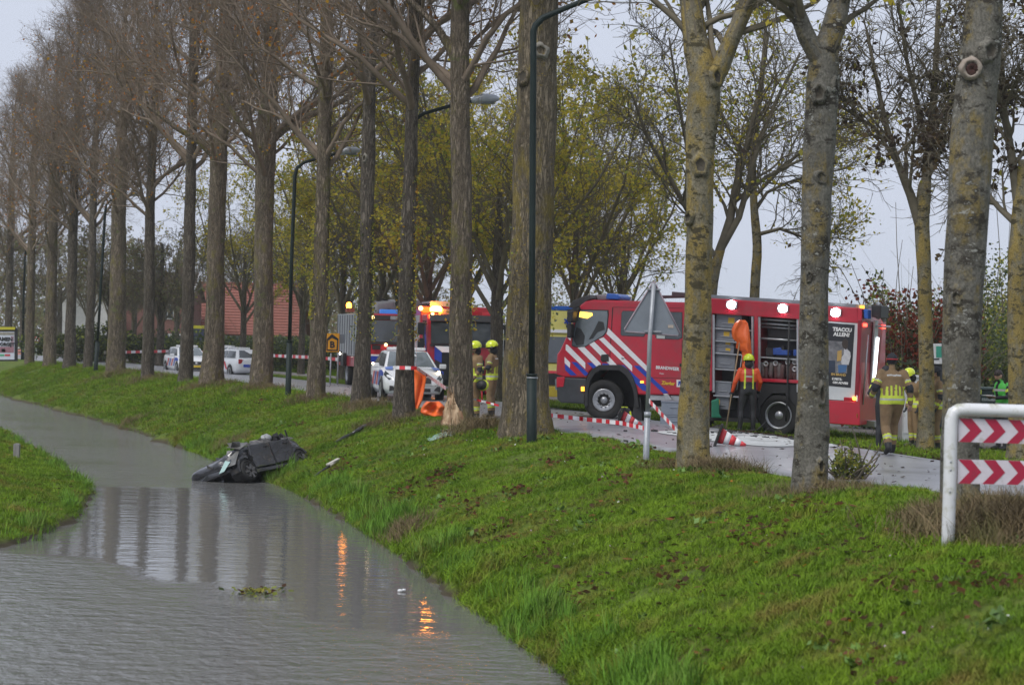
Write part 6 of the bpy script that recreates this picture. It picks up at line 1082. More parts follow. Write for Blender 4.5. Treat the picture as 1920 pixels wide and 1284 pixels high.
def fire_rule(b, t, c, s):
    if b == 'head' : return SKIN if c.x > .02 else DARK
    if b == 'neck': return DARK
    if b == 'foot' or (b == 'shin' and t > .80): return BOOT
    if b == 'shin': return (SILV if .50 < t < .56 else BAND) if .42 < t < .64 else TAN
    if b == 'uarm': return BAND if .52 < t < .62 else (SILV if .46 < t <= .52 else (DARK if t > .8 else TAN))
    if b == 'farm': return BAND if .58 < t < .78 else (DARK if t < .25 else TAN)
    if b == 'torso':
        if 1.0 < c.z < 1.045: return BAND
        if .96 < c.z <= 1.0: return SILV
        if .90 < c.z <= .96: return BAND
        if 1.045 <= c.z < 1.24-.35*abs(c.y) and c.x < .02: return BAND if (int((c.y+2)*26) % 2) else TAN
        if 1.045 <= c.z < 1.2: return BAND if (int((c.y+2)*20) % 3 == 0) else TAN
        if 1.385 < c.z < 1.41 and abs(c.y) < .13 and c.x < 0: return SILV
    return TAN
def orange_rule(b, t, c, s):
    if b == 'head': return SKIN if c.x > .02 else DARK
    if b in ('neck',): return DARK
    if b in ('foot', 'shin', 'thigh'): return DRY
    if b in ('uarm', 'farm'): return ORJ
    if b == 'torso':
        if c.z > 1.02 and .075 < abs(c.y) < .115: return BAND
        if c.z > 1.18: return (SILV if 1.29 < c.z < 1.325 and abs(c.y) < .07 else REDV) if abs(c.y) < .105 else ORJ
        return DRY
    return DRY
def dark_rule(b, t, c, s):
    if b == 'head': return SKIN if c.x > .015 and c.z < .06 else DARK
    if b == 'torso' and 1.27 < c.z < 1.36: return BAND
    if b == 'uarm' and .42 < t < .62: return BAND
    return BOOT if b == 'foot' else DARK
def plain_dark(b, t, c, s): return SKIN if b == 'head' and c.x > .04 else (BAND if b == 'farm' and .4 < t < .8 else DARK)
def green_rule(b, t, c, s):
    if b in ('head', 'neck'): return SKIN if b == 'head' else DARK
    if b == 'torso':
        if c.z > .94:
            if 1.00 < c.z < 1.05 or 1.30 < c.z < 1.345: return SILV
            if c.x > .05 and abs(c.y-.0) < .045 and c.z > 1.12: return DARK
            return GRN
        return DARK
    if b == 'uarm': return BAND if .38 < t < .62 else (GRN if t < .12 else DARK)
    return BOOT if b == 'foot' else DARK
def stand(px, d): p = at(px, 640, d); s, dd = sd_of(p.x, d); z = H(p.x, d); z = max(z, .03) if RL < s < RR else z; return Vector((p.x, d, z))
GFF = 'firefighters in tan turnout gear'
b = hit(1668, 856); b = stand(1676, 37.8)
person('firefighter in tan gear and dark red-rimmed beanie walking away behind the fire engine', b, R(96), fire_rule, dict(pelvis=(0, 0, .95), chest=(.05, 0, 1.32), neck=(.06, 0, 1.48), head=(.10, 0, 1.64), hil=(-.01, .10, .94), knl=(.0, .115, .50), anl=(-.20, .10, .14), tol=(-.06, .12, .035), knr=(.24, -.10, .55), anr=(.28, -.10, .10), tor=(.46, -.11, .05), shl=(.03, .20, 1.42), shr=(.05, -.20, 1.42), ell=(-.02, .31, 1.17), wrl=(.16, .33, 1.02), hdl=(.24, .32, 1.0), elr=(-.08, -.29, 1.16), wrr=(-.05, -.31, .92), hdr=(-.03, -.31, .83)), bulk=1.32, hgt=1.83, hat=M('beanie_red', (.45, .02, .03)), glove=SKIN)
person('rescuer in orange dry suit and red vest with yellow straps, standing before the open locker', stand(1405, 49.0)+Vector((0, 0, .0)), R(92), orange_rule, dict(hil=(0, .10, .94), knl=(.0, .15, .51), anl=(-.02, .17, .09), tol=(.15, .22, .045), knr=(.0, -.13, .51), anr=(-.02, -.13, .09), tor=(.15, -.17, .045), ell=(-.02, .30, 1.17), wrl=(.06, .35, .95), hdl=(.08, .36, .86), elr=(.0, -.28, 1.18), wrr=(.14, -.27, 1.0), hdr=(.2, -.26, .93)), bulk=1.12, hgt=1.80, helmet=m_helm)
person('firefighter half hidden behind the yellowish trunk, right arm and helmet showing', stand(1334, 51.0), R(150), fire_rule, dict(ell=(-.02, .27, 1.15)), bulk=1.2, helmet=m_helm, grp=GFF)
person('helmeted firefighter holding a second yellow helmet beside the stripped poplar', Vector((at(893, 640, 50.4).x, 50.4, H(at(893, 640, 50.4).x, 50.4)+.0)), R(-152), fire_rule, dict(face=(1, .1, -.12), ell=(.02, .26, 1.16), wrl=(.16, .25, .98), hdl=(.20, .24, .90), elr=(.0, -.26, 1.17), wrr=(.20, -.22, 1.12), hdr=(.28, -.18, 1.12)), bulk=1.2, hgt=1.87, helmet=m_helm, glove=DARK)
person('helmeted firefighter with folded arm standing close to the huge mossy poplar', Vector((at(924, 640, 51.6).x, 51.6, 0)), R(168), fire_rule, dict(face=(1, .05, -.1), ell=(.03, .27, 1.18), wrl=(.22, .16, 1.16), hdl=(.27, .10, 1.17)), bulk=1.2, hgt=1.85, helmet=m_helm)
person('firefighter with yellow helmet looking down behind the slim forked ash', stand(1719, 46.5), R(200), fire_rule, dict(face=(1, 0, -.5), chest=(.06, 0, 1.3), neck=(.10, 0, 1.45), head=(.17, 0, 1.59)), bulk=1.2, hgt=1.78, helmet=m_helm)
person('dark clothed person nearly hidden behind the walking firefighter', stand(1662, 44.5), R(60), plain_dark, dict(ell=(.0, .34, 1.2), wrl=(.12, .33, 1.4), hdl=(.15, .32, 1.48)), bulk=1.2, hgt=1.76, hat=m_dark, glove=BAND)
person('firefighter in dark beanie between the slim ash and the thick spotted trunk', stand(1760, 45.6), R(180), fire_rule, dict(face=(1, 0, -.3)), bulk=1.2, hgt=1.8, hat=m_dark, grp=None)
person('blond officer in dark jacket with yellow shoulder band, mostly behind the spotted trunk', stand(1829, 46.5), R(10), dark_rule, dict(face=(1, 0, -.35)), bulk=1.12, hgt=1.74, hair=M('hair_blond', (.32, .22, .11), (.24, .16, .08), 20))
off = person('officer in bright green vest reading a white paper behind the chevron barrier', stand(1883, 46.5), R(205), green_rule, dict(face=(1, .1, -.55), chest=(.03, 0, 1.32), neck=(.06, 0, 1.48), head=(.13, 0, 1.63), ell=(.06, .27, 1.18), wrl=(.26, .12, 1.16), hdl=(.33, .07, 1.17), elr=(.04, -.27, 1.18), wrr=(.26, -.13, 1.16), hdr=(.33, -.08, 1.17)), bulk=1.14, hgt=1.80, hair=M('hair_dark', (.03, .02, .016), rough=.6), glove=SKIN)
MO = Matrix.Translation(stand(1883, 46.5)) @ Matrix.Rotation(R(205), 4, 'Z'); mb = MB(); mb.box((.40, .0, 1.2), (.2, .28, .006), X=Matrix.Rotation(0, 4, 'Y')); mb.box((.40, .005, 1.208), (.19, .26, .004)); pa = mb.build('paper_sheets', M('paper_white', (.78, .78, .8), (.7, .7, .73), 9)); pa.matrix_world = MO; tag(pa, 'white paper held open by the officer in the green vest', 'paper')
# spare helmet held upside down
p = at(905, 722, 50.2); t = thing('spare_helmet', 'yellow and black helmet hanging from the hand of the left firefighter', 'helmet', p, R(30)); X = Vector((.86, .42, -.15)).to_track_quat('Z', 'Y').to_matrix().to_4x4(); mb = MB(); mb.ball((0, 0, 0), (.16, .135, .14), 18, 9, X=X, lo=-12); mb.build('shell', m_helm, t); mb = MB(); mb.ball((.01, 0, -.02), (.15, .125, .11), 16, 6, X=X, lo=-85, hi=10); mb.lathe([(0, .13), (.045, .135), (0, .15)], n=12, ax='y', X=X); mb.build('lining', m_black, t); mb = MB(); mb.tube([(-.02, 0, -.12), (.0, .02, -.3), (.03, .0, -.42)], [.03, .02, .012], 6); mb.tube([(.06, 0, -.06), (.09, .0, -.2)], .025, 6); mb.build('red_strap', m_redref, t)
# ================================================================== STREET FURNITURE, SIGNS, HOUSES, DEBRIS
m_lamp = M('lamp_post_green', (.009, .02, .019), (.006, .014, .013), 5, .6, spec=.3); m_lamph = M('lamp_head_grey', (.42, .45, .5), (.36, .39, .43), 6, .35, .2)
def lamp(label, base_px, line, head=None, ext=(), w0=17, d=None, knee=440, collar=None):
    b = hit(*base_px) if d is None else None
    if d is not None: q = at(base_px[0], 640, d); b = Vector((q.x, d, H(q.x, d)))
    d = b.y; t = thing('street_lamp', label, 'street lamp', b, 0, None); L = lambda px, py: at(px, py, d)-b; k = d/F
    lo = L(*line[0]); mb = MB(); mb.tube([(lo.x*0, 0, -.3), (0, 0, 0), lo*.999], [w0*k/2]*3, 14); mb.tube([lo*.985, lo*1.01], [w0*k/2*1.12]*2, 14); mb.build('pole_base', m_lamp, t)
    pts = [lo]+[L(*p) for p in line[1:]]; r = [w0*k*.32]*(len(pts)); 
    for i in range(len(pts)-3, len(pts)): r[i] = w0*k*.26
    mb = MB(); mb.tube(pts, r, 10); mb.build('pole', m_lamp, t)
    if head:
        a, c = L(*head[0]), L(*head[1]); v = c-a; mb = MB(); mb.tube([a, a+v*.15+Vector((0, 0, .02)), a+v*.45+Vector((0, 0, .04)), a+v*.85+Vector((0, 0, .02)), c], [.05, .10, .13, .10, .04], 10, X=Matrix.Identity(4)); h = mb.build('lamp_head', m_lamph, t)
        mb = MB(); mb.box(a+v*.6+Vector((0, 0, -.09)), (v.length*.5, .16, .03)); mb.build('lens', m_glassl, h)
    return t, L, d, b
t, L, d, b = lamp('nearest dark green lamp post in front of the huge mossy poplar', (997, 829), [(997, 702), (998, 440), (1000, 115), (1000, 60), (1004, 48), (1018, 34), (1060, 16), (1110, -4), (1180, -28)], ((1180, -28), (1235, -40)), w0=19)
mb = MB(); c = L(997, 708); mb.lathe([(.098, -.012), (.104, -.012), (.104, .012), (.098, .012)], c=c, n=16); mb.box(c+Vector((.1, -.02, 0)), (.05, .02, .03)); mb.build('clamp_ring', m_steel, t)
lamp('dark green lamp post with curved arm between the forked and the straight poplar', (540, 745), [(543, 640), (547, 480), (553, 330), (557, 315), (570, 305), (600, 296), (632, 288)], ((632, 288), (676, 282)), w0=11)
lamp('lamp post behind the taped poplar, its grey head showing between trunks', (758, 772), [(760, 640), (764, 440), (768, 262), (770, 240), (778, 224), (795, 213), (840, 200), (884, 190)], ((884, 190), (936, 186)), w0=13, d=53.5)
lamp('slim far lamp post leaning left of the double trunked poplar', (179, 696), [(183, 640), (189, 540), (197, 400), (199, 385), (206, 377), (240, 366)], ((240, 366), (268, 362)), w0=8)
lamp('farthest lamp post beside the advertising poster', (42, 674), [(43, 630), (44, 570), (47, 480), (48, 470), (54, 464), (75, 457)], ((75, 457), (95, 454)), w0=6.5)
# white chevron barrier
bb = hit(1776, 1026); d = bb.y; k = d/F; bt = thing('chevron_barrier', 'white tubular barrier with two red and white chevron boards in the right foreground', 'barrier', bb); L = lambda px, py, dy=0: at(px, py, d+dy)-bb
mb = MB(); dy = 1.0; mb.tube([L(1777, 1045), L(1778, 1000), L(1781, 900), L(1783, 800), L(1784, 785), L(1788, 774), L(1797, 769), L(1812, 768), L(1920, 771), L(2060, 775), L(2300, 782), L(2318, 786), L(2326, 800), L(2326, 1080)], [12.5*k]*14, 16); mb.build('tube_frame', m_white, bt)
mb = MB()
for py in (1013, 921, 865, 880): 
    c = L(1776+(1013-py)*.03, py)+Vector((0, -12.6*k, 0)); mb.lathe([(0, -.006), (.010, -.004), (.012, .01)], c=c, n=8, ax='y')
bo_ = mb.build('rivets', m_steel, bt); bo_['kind'] = 'stuff'
wch = M('board_white', (.64, .60, .66), (.56, .52, .58), 9, .5, c3=(.40, .38, .34), s3=8, t3=.64); rch = M('board_red', (.40, .012, .05), (.33, .01, .042), 7, .5, c3=(.24, .03, .05), s3=9, t3=.63)
for (x0, y0, x1, y1), (a0, a1) in ((((1797, 784, 1923, 788)), (44, 46)), ((1796, 861, 1923, 864), (45, 45))):
    slope = (y1-y0)/(x1-x0); X1 = 2310; P = lambda px, f: L(px, y0+slope*(px-x0)+f*a0)
    off = Vector((0, -.01, 0)); mb = MB(); q = [P(x0, 1), P(X1, 1), P(X1, 0), P(x0, 0)]; mb.add(q+[p+Vector((0, .02, 0)) for p in q], [(0, 1, 2, 3), (7, 6, 5, 4), (0, 4, 5, 1), (1, 5, 6, 2), (2, 6, 7, 3), (3, 7, 4, 0)]); bd = mb.build('chevron_board', wch, bt)
    for n in range(11):
        x = x0+3+n*45.5; pts = [(x, 0), (x+22, 0), (x+40, .5), (x+18, 1), (x-3, 1), (x+18.5, .5)] if n else [(x-2, 0), (x+22, 0), (x+41, .5), (x+20, 1), (x-2, 1), (x+19, .5)]
        v = [P(px, f) for px, f in pts]; mb = MB(); mb.add([p+Vector((0, -.004, 0)) for p in v]+[p+Vector((0, -.0005, 0)) for p in v], [(0, 1, 2, 5), (5, 2, 3, 4), (6, 7, 1, 0), (7, 8, 2, 1), (8, 9, 3, 2), (9, 10, 4, 3), (10, 11, 5, 4), (11, 6, 0, 5)]); mb.build('red_chevron', rch, bd)
# triangle sign seen from behind
b = hit(1211, 869); d = b.y; t = thing('road_sign', 'back of a grey triangular road sign on a steel pole before the fire engine', 'road sign', b); L = lambda px, py, dy=0: at(px, py, d+dy)-b
mb = MB(); mb.tube([(0, 0, -.3), (0, 0, 0), L(1214, 775)], [.052]*3, 12); mb.tube([L(1214, 776), L(1218, 640), L(1226, 531)], [.037]*3, 12); mb.tube([L(1214, 782), L(1214.2, 772)], [.058]*2, 12); mb.build('pole', m_steel, t)
tri = [(1228, 527), (1277, 626), (1273, 631), (1172, 623), (1170, 617), (1224, 528)]; m_sb = M('sign_back_grey', (.23, .26, .30), (.2, .225, .26), 5, .45, .2)
mb = MB(); v = [L(*p) for p in tri]; mb.add([p+Vector((0, -.0, 0))+Vector((0, .055, 0)) for p in v]+[p+Vector((0, .07, 0)) for p in v], [(5, 4, 3, 2, 1, 0), (6, 7, 8, 9, 10, 11)]+[(i, (i+1) % 6, 6+(i+1) % 6, 6+i) for i in range(6)]); mb.build('triangle_plate', m_sb, t)
mb = MB(); c = sum(v, Vector())/6; loop = [p+(c-p)*.03+Vector((0, .05, 0)) for p in v]; mb.tube(loop+[loop[0]], .014, 6); mb.build('folded_rim', M('rim_pinkish', (.36, .29, .33), (.28, .23, .27), 9, .45), t)
for py, a, e in ((542, 1214, 1239), (621, 1208, 1240)): mb = MB(); p0_, p1_ = L(a, py), L(e, py+1); mb.bar(p0_+Vector((0, .03, 0)), p1_+Vector((0, .03, 0)), .03, .03); mb.build('sign_clamp', m_steel, t, bev=.004)
mb = MB(); c = L(1258, 612)+Vector((0, .05, 0)); mb.box(c, (.09, .006, .05)); mb.build('inspection_sticker', M('sticker_faded', (.5, .42, .33), (.35, .3, .28), 30), t)
# orange letter sign with house arrow
d = 80; q = at(623, 640, d); b = Vector((q.x, d, H(q.x, d))); t = thing('letter_sign', 'orange sign with a black B inside a house shaped arrow, on a thin pole', 'road sign', b); L = lambda px, py, dy=0: at(px, py, d+dy)-b
m_so = M('sign_orange', (.85, .38, .01), (.78, .34, .01), 8, .4); mb = MB(); v = [L(611, 625), L(636.5, 625), L(635.5, 660), L(610.5, 659.5)]; mb.add(v+[p+Vector((0, .03, 0)) for p in v], [(3, 2, 1, 0), (4, 5, 6, 7), (0, 1, 5, 4), (1, 2, 6, 5), (2, 3, 7, 6), (3, 0, 4, 7)]); mb.build('sign_plate', m_so, t)
def frame_poly(name, outer, inner, mt, dy=-.012): mb = MB(); n = len(outer); v = [L(*p)+Vector((0, dy, 0)) for p in outer+inner]; mb.add(v, [(i, (i+1) % n, n+(i+1) % n, n+i) for i in range(n)]); return mb.build(name, mt, t)
frame_poly('arrow_outline', [(613, 635), (622.5, 626), (634.5, 635), (633.5, 658), (612, 657.5)], [(615, 638.5), (622.5, 633.5), (632, 638), (631, 655.5), (614, 655)], m_black); 
X = Matrix(((1, 0, 0, 0), (0, 0, -1, 0), (0, 1, 0, 0), (0, 0, 0, 1))); text('B', .34, t, m_black, Matrix.Translation(L(623, 646.5)+Vector((0, -.015, 0))) @ X, bold=.012)
for dx in (0, 14): mb = MB(); p = L(620+dx, 662); mb.tube([(p.x, .05, -.2), (p.x+.01, .05, (p.z if dx == 0 else p.z+.55))], .032, 8); mb.build('pole', m_steel, t)
mb = MB(); v = [L(637.5, 627, .3), L(648, 626, .3), L(647, 643, .3), L(637.5, 644, .3)]; mb.add(v+[p+Vector((0, .02, 0)) for p in v], [(3, 2, 1, 0), (4, 5, 6, 7), (0, 1, 5, 4), (1, 2, 6, 5), (2, 3, 7, 6), (3, 0, 4, 7)]); mb.build('grey_plate', m_sb, t)
# advertising poster, far small signs
d = 98; q = at(12, 640, d); b = Vector((q.x, d, H(q.x, d))); t = thing('poster_display', 'tall framed advertising poster with a yellow cap at the left edge', 'billboard', b); L = lambda px, py, dy=0: at(px, py, d+dy)-b
def flat(name, x0, y0, x1, y1, mt, par, dy, th=.04): mb = MB(); v = [L(x0, y0, dy), L(x1, y0, dy), L(x1, y1, dy), L(x0, y1, dy)]; mb.add(v+[p+Vector((0, th, 0)) for p in v], [(3, 2, 1, 0), (4, 5, 6, 7), (0, 1, 5, 4), (1, 2, 6, 5), (2, 3, 7, 6), (3, 0, 4, 7)]); return mb.build(name, mt, par)
flat('case', -16, 615, 31, 677, M('case_black', (.02, .02, .025)), t, 0, .25); pf = flat('poster', -13, 622, 27, 674, M('poster_pale', (.56, .6, .68), (.5, .54, .62), 3), t, -.03)
flat('yellow_cap', -12, 613, 28, 618, M('cap_yellow', (.5, .46, .03)), t, -.04, .3)
for x0, y0, x1, y1, c in ((-12, 623, 27, 628, (.35, .33, .28)), (-12, 650, 26, 661, (.35, .18, .22)), (3, 654, 10, 660, (.6, .42, .1)), (20, 630, 26, 650, (.42, .3, .36))): flat('printed_strip', x0, y0, x1, y1, M('print_%d_%d' % (x0, y0), c, tuple(x*.5 for x in c), 9), pf, -.04, .005)
text('SAMEN', .24, pf, m_black, Matrix.Translation(L(8, 636, -.05)) @ X, bold=.012); text('DOORGIJT', .20, pf, m_black, Matrix.Translation(L(7, 645.5, -.05)) @ X, bold=.012)
flat('green_logo', -8, 664, 8, 667.5, M('logo_green', (.08, .4, .2)), pf, -.04, .005); flat('red_logo', 9, 664, 19, 667.5, M('logo_red', (.55, .05, .06)), pf, -.04, .005)
d = 124; q = at(68, 640, d); b = Vector((q.x, d, H(q.x, d))); t = thing('warning_sign', 'small red rimmed triangular warning sign far at the left', 'road sign', b); mb = MB(); p = L(68, 628)+(at(0, 640, 128)-at(0, 640, 128)); Lq = lambda px, py, dy=0: at(px, py, d+dy)-b
def tri_(name, pts, mt, dy): mb = MB(); v = [Lq(*p)+Vector((0, dy, 0)) for p in pts]; mb.add(v+[p+Vector((0, .015, 0)) for p in v], [(2, 1, 0), (3, 4, 5), (0, 1, 4, 3), (1, 2, 5, 4), (2, 0, 3, 5)]); mb.build(name, mt, t)
tri_('red_border', [(68.5, 626), (75.5, 641), (61.5, 641)], m_redref, 0); tri_('white_field', [(68.5, 631), (72.5, 639), (64.5, 639)], m_white, -.02); tri_('black_symbol', [(68.5, 634.5), (70, 638), (67, 638)], m_black, -.03)
mb = MB(); p = Lq(68.5, 640); mb.tube([(p.x, .03, -.2), (p.x, .03, p.z)], .03, 8); mb.build('pole', m_steel, t)
d = 132; q = at(39, 640, d); b = Vector((q.x, d, H(q.x, d))); t = thing('chevron_barrier', 'tiny white barrier with red chevrons beside the farthest lamp post', 'barrier', b); Lq = lambda px, py, dy=0: at(px, py, d+dy)-b
mb = MB(); mb.tube([Lq(32, 676), Lq(32, 652), Lq(45, 652), Lq(45, 674)], .06, 8); mb.build('tube_frame', m_white, t); mb = MB(); mb.bar(Lq(33, 657, -.05), Lq(44, 657, -.05), .03, .13); mb.bar(Lq(33, 663, -.05), Lq(44, 663, -.05), .03, .13); mb.build('red_board', M('board_pink', (.6, .2, .17), (.5, .3, .25), 9), t)
# green and white notice boards, cabinet, container at the right
for k, (px, w, lab, py0) in enumerate(((1757, 20, 'white and green notice board between the slim ash and the spotted trunk', 644), (1899, 15, 'narrow white and green notice board at the right edge', 644))):
    d = 50+k*.5; q = at(px, 640, d); b = Vector((q.x, d, H(q.x, d))); t = thing('notice_board', lab, 'notice board', b, 0); Lq = lambda a, c, dy=0: at(a, c, d+dy)-b; P = lambda a: (px-w/2+a*w)
    def fl(name, a, c, e, f, mt, dy, th=.03): mb = MB(); v = [Lq(P(a), c, dy), Lq(P(e), c, dy), Lq(P(e), f, dy), Lq(P(a), f, dy)]; mb.add(v+[p+Vector((0, th, 0)) for p in v], [(3, 2, 1, 0), (4, 5, 6, 7), (0, 1, 5, 4), (1, 2, 6, 5), (2, 3, 7, 6), (3, 0, 4, 7)]); return mb.build(name, mt, t)
    fl('post_column', 0, 680, 1, 800, M('column_dark', (.03, .033, .04)), .05, .12); fl('white_panel', 0, py0, 1, 682, m_white, 0, .1); fl('green_panel', .42, py0+5, .95, 670, M('panel_green', (.05, .33, .24), (.04, .28, .2), 9), -.01, .008); fl('print_line', .08, 672, .7, 674.5, m_black, -.01, .006)
d = 50; q = at(1711, 640, d); b = Vector((q.x, d, H(q.x, d))); t = thing('utility_cabinet', 'white utility cabinet behind the slim forked ash', 'cabinet', b, R(8)); mb = MB(); mb.box((0, 0, .75), (.5, .35, 1.5)); mb.build('housing', M('cabinet_white', (.55, .57, .58), (.48, .5, .51), 4, .5), t, bev=.015); mb = MB(); mb.box((0, 0, 1.53), (.54, .39, .06)); mb.build('lid', m_white, t, bev=.01); mb = MB(); mb.box((0, -.18, .8), (.44, .02, 1.2)); mb.build('door', m_white, t, bev=.006)
d = 51; q = at(1857, 640, d); b = Vector((q.x, d, H(q.x, d))); t = thing('refuse_container', 'dark green container behind the two officers', 'container', b, R(4)); mb = MB(); mb.prism([(-.62, 0.05), (-.72, 1.0), (-.74, 1.25), (.74, 1.25), (.72, 1.0), (.62, .05)], -.45, .45); mb.build('container_body', M('container_green', (.012, .03, .026), (.009, .022, .02), 6, .5), t, bev=.02); mb = MB(); mb.box((0, 0, 1.28), (1.56, .98, .05)); mb.build('lid', M('container_lid', (.06, .09, .085)), t, bev=.01); mb = MB(); mb.box((-.1, -.462, 1.02), (.42, .01, .07)); mb.build('pale_print', M('print_dim', (.3, .33, .32), (.02, .04, .035), 40), t)
mb = MB(); w = hit(30, 852) if False else None
gpx = at(31, 640, 45.5); zz1, _ = left_h(np.array([gpx.x]), np.array([45.5])); zp = float(zz1[0]); dpole = 44
for dpole in np.arange(36, 70, .25):
    q = at(31, 862, dpole); h_, _ = left_h(np.array([q.x]), np.array([dpole]))
    if q.z <= h_[0]: break
t = thing('wooden_post', 'short weathered post standing in the grass of the left bank', 'post', q); hp = 31*dpole/F; wp = 11*dpole/F; mb = MB(); mb.prism([(-wp/2, -.2), (-wp/2, hp*.94), (-wp*.3, hp), (wp*.3, hp), (wp/2, hp*.94), (wp/2, -.2)], -wp/2, wp/2); mb.build('post', M('weathered_wood', (.26, .25, .24), (.16, .155, .15), 14, .85, stretch=(1, 1, .15), bump=.01), t, bev=.006)
# cones lying on the road
cw, cr_ = m_tapew, M('cone_red', (.62, .04, .05), (.52, .03, .04), 8, .5)
def cone(label, basepx, tippx, d):
    a, c = at(*basepx, d), at(*tippx, d-.05); s_, _ = sd_of(a.x, a.y); a.z = .06+.19; c.z = .06+.03; v = c-a; L_ = .75; q = v.to_track_quat('Z', 'Y').to_matrix().to_4x4(); t = thing('traffic_cone', label, 'traffic cone', mw=Matrix.Translation(a) @ q, group='red and white cones knocked over on the road')
    mb = MB(); mb.box((0, 0, -.025), (.44, .44, .05)); mb.build('foot', m_rubber, t, bev=.03); L_ = v.length*1.0
    for k in range(5): f0, f1 = k/5, (k+1)/5; r0, r1 = .15*(1-f0)+.028*f0, .15*(1-f1)+.028*f1; mb = MB(); mb.lathe([(r0, L_*f0), (r1, L_*f1)] if k < 4 else [(r0, L_*f0), (r1, L_*f1), (r1*.6, L_*f1)], n=18); mb.build('red_ring' if k % 2 == 0 else 'white_ring', cr_ if k % 2 == 0 else cw, t)
p = hit(1165, 806); cone('overturned cone at the end of the tape in front of the front wheel', (1166, 800), (1203, 806), p.y)
p = hit(1350, 846); cone('overturned cone on the road right of the yellowish trunk', (1349, 832), (1398, 847), p.y)
# barrier tape
def tape(label, pts, wid=.075, grp=None, seg=.14, sag=0):
    P = []; 
    for a, c in zip(pts[:-1], pts[1:]):
        n = max(2, int((c-a).length/.07))
        for i in range(n): f = i/n; q = a.lerp(c, f); q.z -= sag*4*f*(1-f); P.append(q)
    P.append(pts[-1].copy()); mb = MB(); acc = 0; rg = np.random.default_rng(len(P)); tw = 0
    for i in range(len(P)-1):
        a, c = P[i], P[i+1]; acc += (c-a).length; mi = int(acc/seg) % 2; h = Vector((0, .012*math.sin(i*.6), wid/2)); n_ = (c-a).cross(h).normalized()*.002
        mb.add([a-h-n_, c-h-n_, c+h-n_, a+h-n_, a-h+n_, c-h+n_, c+h+n_, a+h+n_], [(3, 2, 1, 0), (4, 5, 6, 7), (0, 1, 5, 4), (2, 3, 7, 6)], mi)
    o = mb.build('barrier_tape', [m_tapew, m_taper]); return tag(o, label, 'barrier tape', grp)
T = lambda px, py, d: at(px, py, d)
dT = PT[0][2]; d1175 = hit(1165, 806).y
tape('tape from the huge mossy poplar along the road to the overturned cone', [T(1020, 777, dT+.3), T(1090, 785, 45.5), T(1165, 793, 44.2), T(1210, 803, 43)], .085, seg=.17)
dS = hit(1211, 869).y; dt3 = b3.y
tape('tape stretched down from the sign pole to the yellowish trunk', [T(1217, 751, dS-.07), T(1276, 815, dt3+.1)], .075, seg=.14)
tape('tape lying on the road beside the overturned cone at the right', [T(1330, 840, 39.5), T(1345, 846, 38.6), T(1398, 850, 38.2), T(1372, 862, 36.8)], .05, seg=.2)
dp = PT[2][2]; tape('tape tied round the dark poplar and hanging across the police car', [T(738, 689, dp-.32), T(781, 690, dp-.32), T(800, 703, dp+2), T(836, 728, PT[1][2]+.1)], .085, seg=.16)
tape('tape running up from the taped poplar past the police car mirror', [T(779, 690, dp-.25), T(781, 660, dp+1), T(779, 640, dp+2), T(787, 632, dp+3)], .07, seg=.14)
tape('thin tape at the knees of the two firefighters', [T(888, 748, 49), T(935, 760, 48)], .045, seg=.2)
tape('far tape across the road in front of the hedge', [T(195, 661, 98), T(330, 658, 106), T(520, 667, 92), T(590, 670, 86), T(650, 675, 82)], .13, seg=.5)
# orange sheeting, suit, poles, backpack
def cloth(label, name, cat, outline, d, depth, rows, seed, mt=None, amp=.06):
    yy = [o_[0] for o_ in outline]; fy = np.linspace(yy[0], yy[-1], max(14, len(outline)*2)); outline = [(y_, np.interp(y_, yy, [o_[1] for o_ in outline]), np.interp(y_, yy, [o_[2] for o_ in outline])) for y_ in fy]
    rg = np.random.default_rng(seed); b = at(outline[-1][1], outline[-1][0], d); v = []; nn = 15
    for i, (py, xl, xr_) in enumerate(outline):
        for k in range(nn): f = k/(nn-1); p = at(xl+(xr_-xl)*f, py, d)-b; v.append((p.x, depth*math.sin(f*3.14)*-.5+amp*math.sin(f*8+i*.33+seed)+.6*amp*math.sin(f*3.1-i*.5+seed*2)+.35*amp*math.sin(f*17+i*.75)+rg.normal(0, amp*.10), p.z))
    m = len(outline); f_ = [(i*nn+k, i*nn+k+1, (i+1)*nn+k+1, (i+1)*nn+k) for i in range(m-1) for k in range(nn-1)]; mb = MB(); mb.add(v, f_, 0, True); o = mb.build(name, mt or m_orange); o.location = b; sm = o.modifiers.new('thick', 'SOLIDIFY'); sm.thickness = .012; return tag(o, label, cat)
dq = PT[2][2]+3.2
cloth('orange sheet hanging behind the taped poplar in front of the police car', 'orange_sheet', 'sheet', [(692, 770, 783), (703, 770, 800), (712, 772, 799), (735, 774, 795), (752, 776, 791), (768, 777, 782), (776, 778, 800)], dq, .1, 7, 1)
cloth('crumpled orange bag on the grass left of the stripped poplar', 'orange_bag', 'bag', [(752, 800, 824), (757, 794, 830), (764, 790, 836), (772, 789, 838), (779, 796, 838)], PT[1][2]+1.2, .5, 5, 2, amp=.10)
o = cloth('bright orange suit hung up on the open locker above the rescuer', 'orange_suit', 'rescue suit', [(600, 1385, 1397), (606, 1377, 1402), (618, 1371, 1405), (634, 1372, 1407), (641, 1381, 1408), (655, 1380, 1409), (657, 1391, 1410), (675, 1392, 1410), (700, 1390, 1406), (712, 1388, 1399)], 49.3, .22, 10, 3, amp=.05)
mb = MB()
pk = thing('hook_pole', 'long wooden hook pole leaning against the open locker', 'pole', at(1361, 806, 48.9)); b_ = at(1361, 806, 48.9)
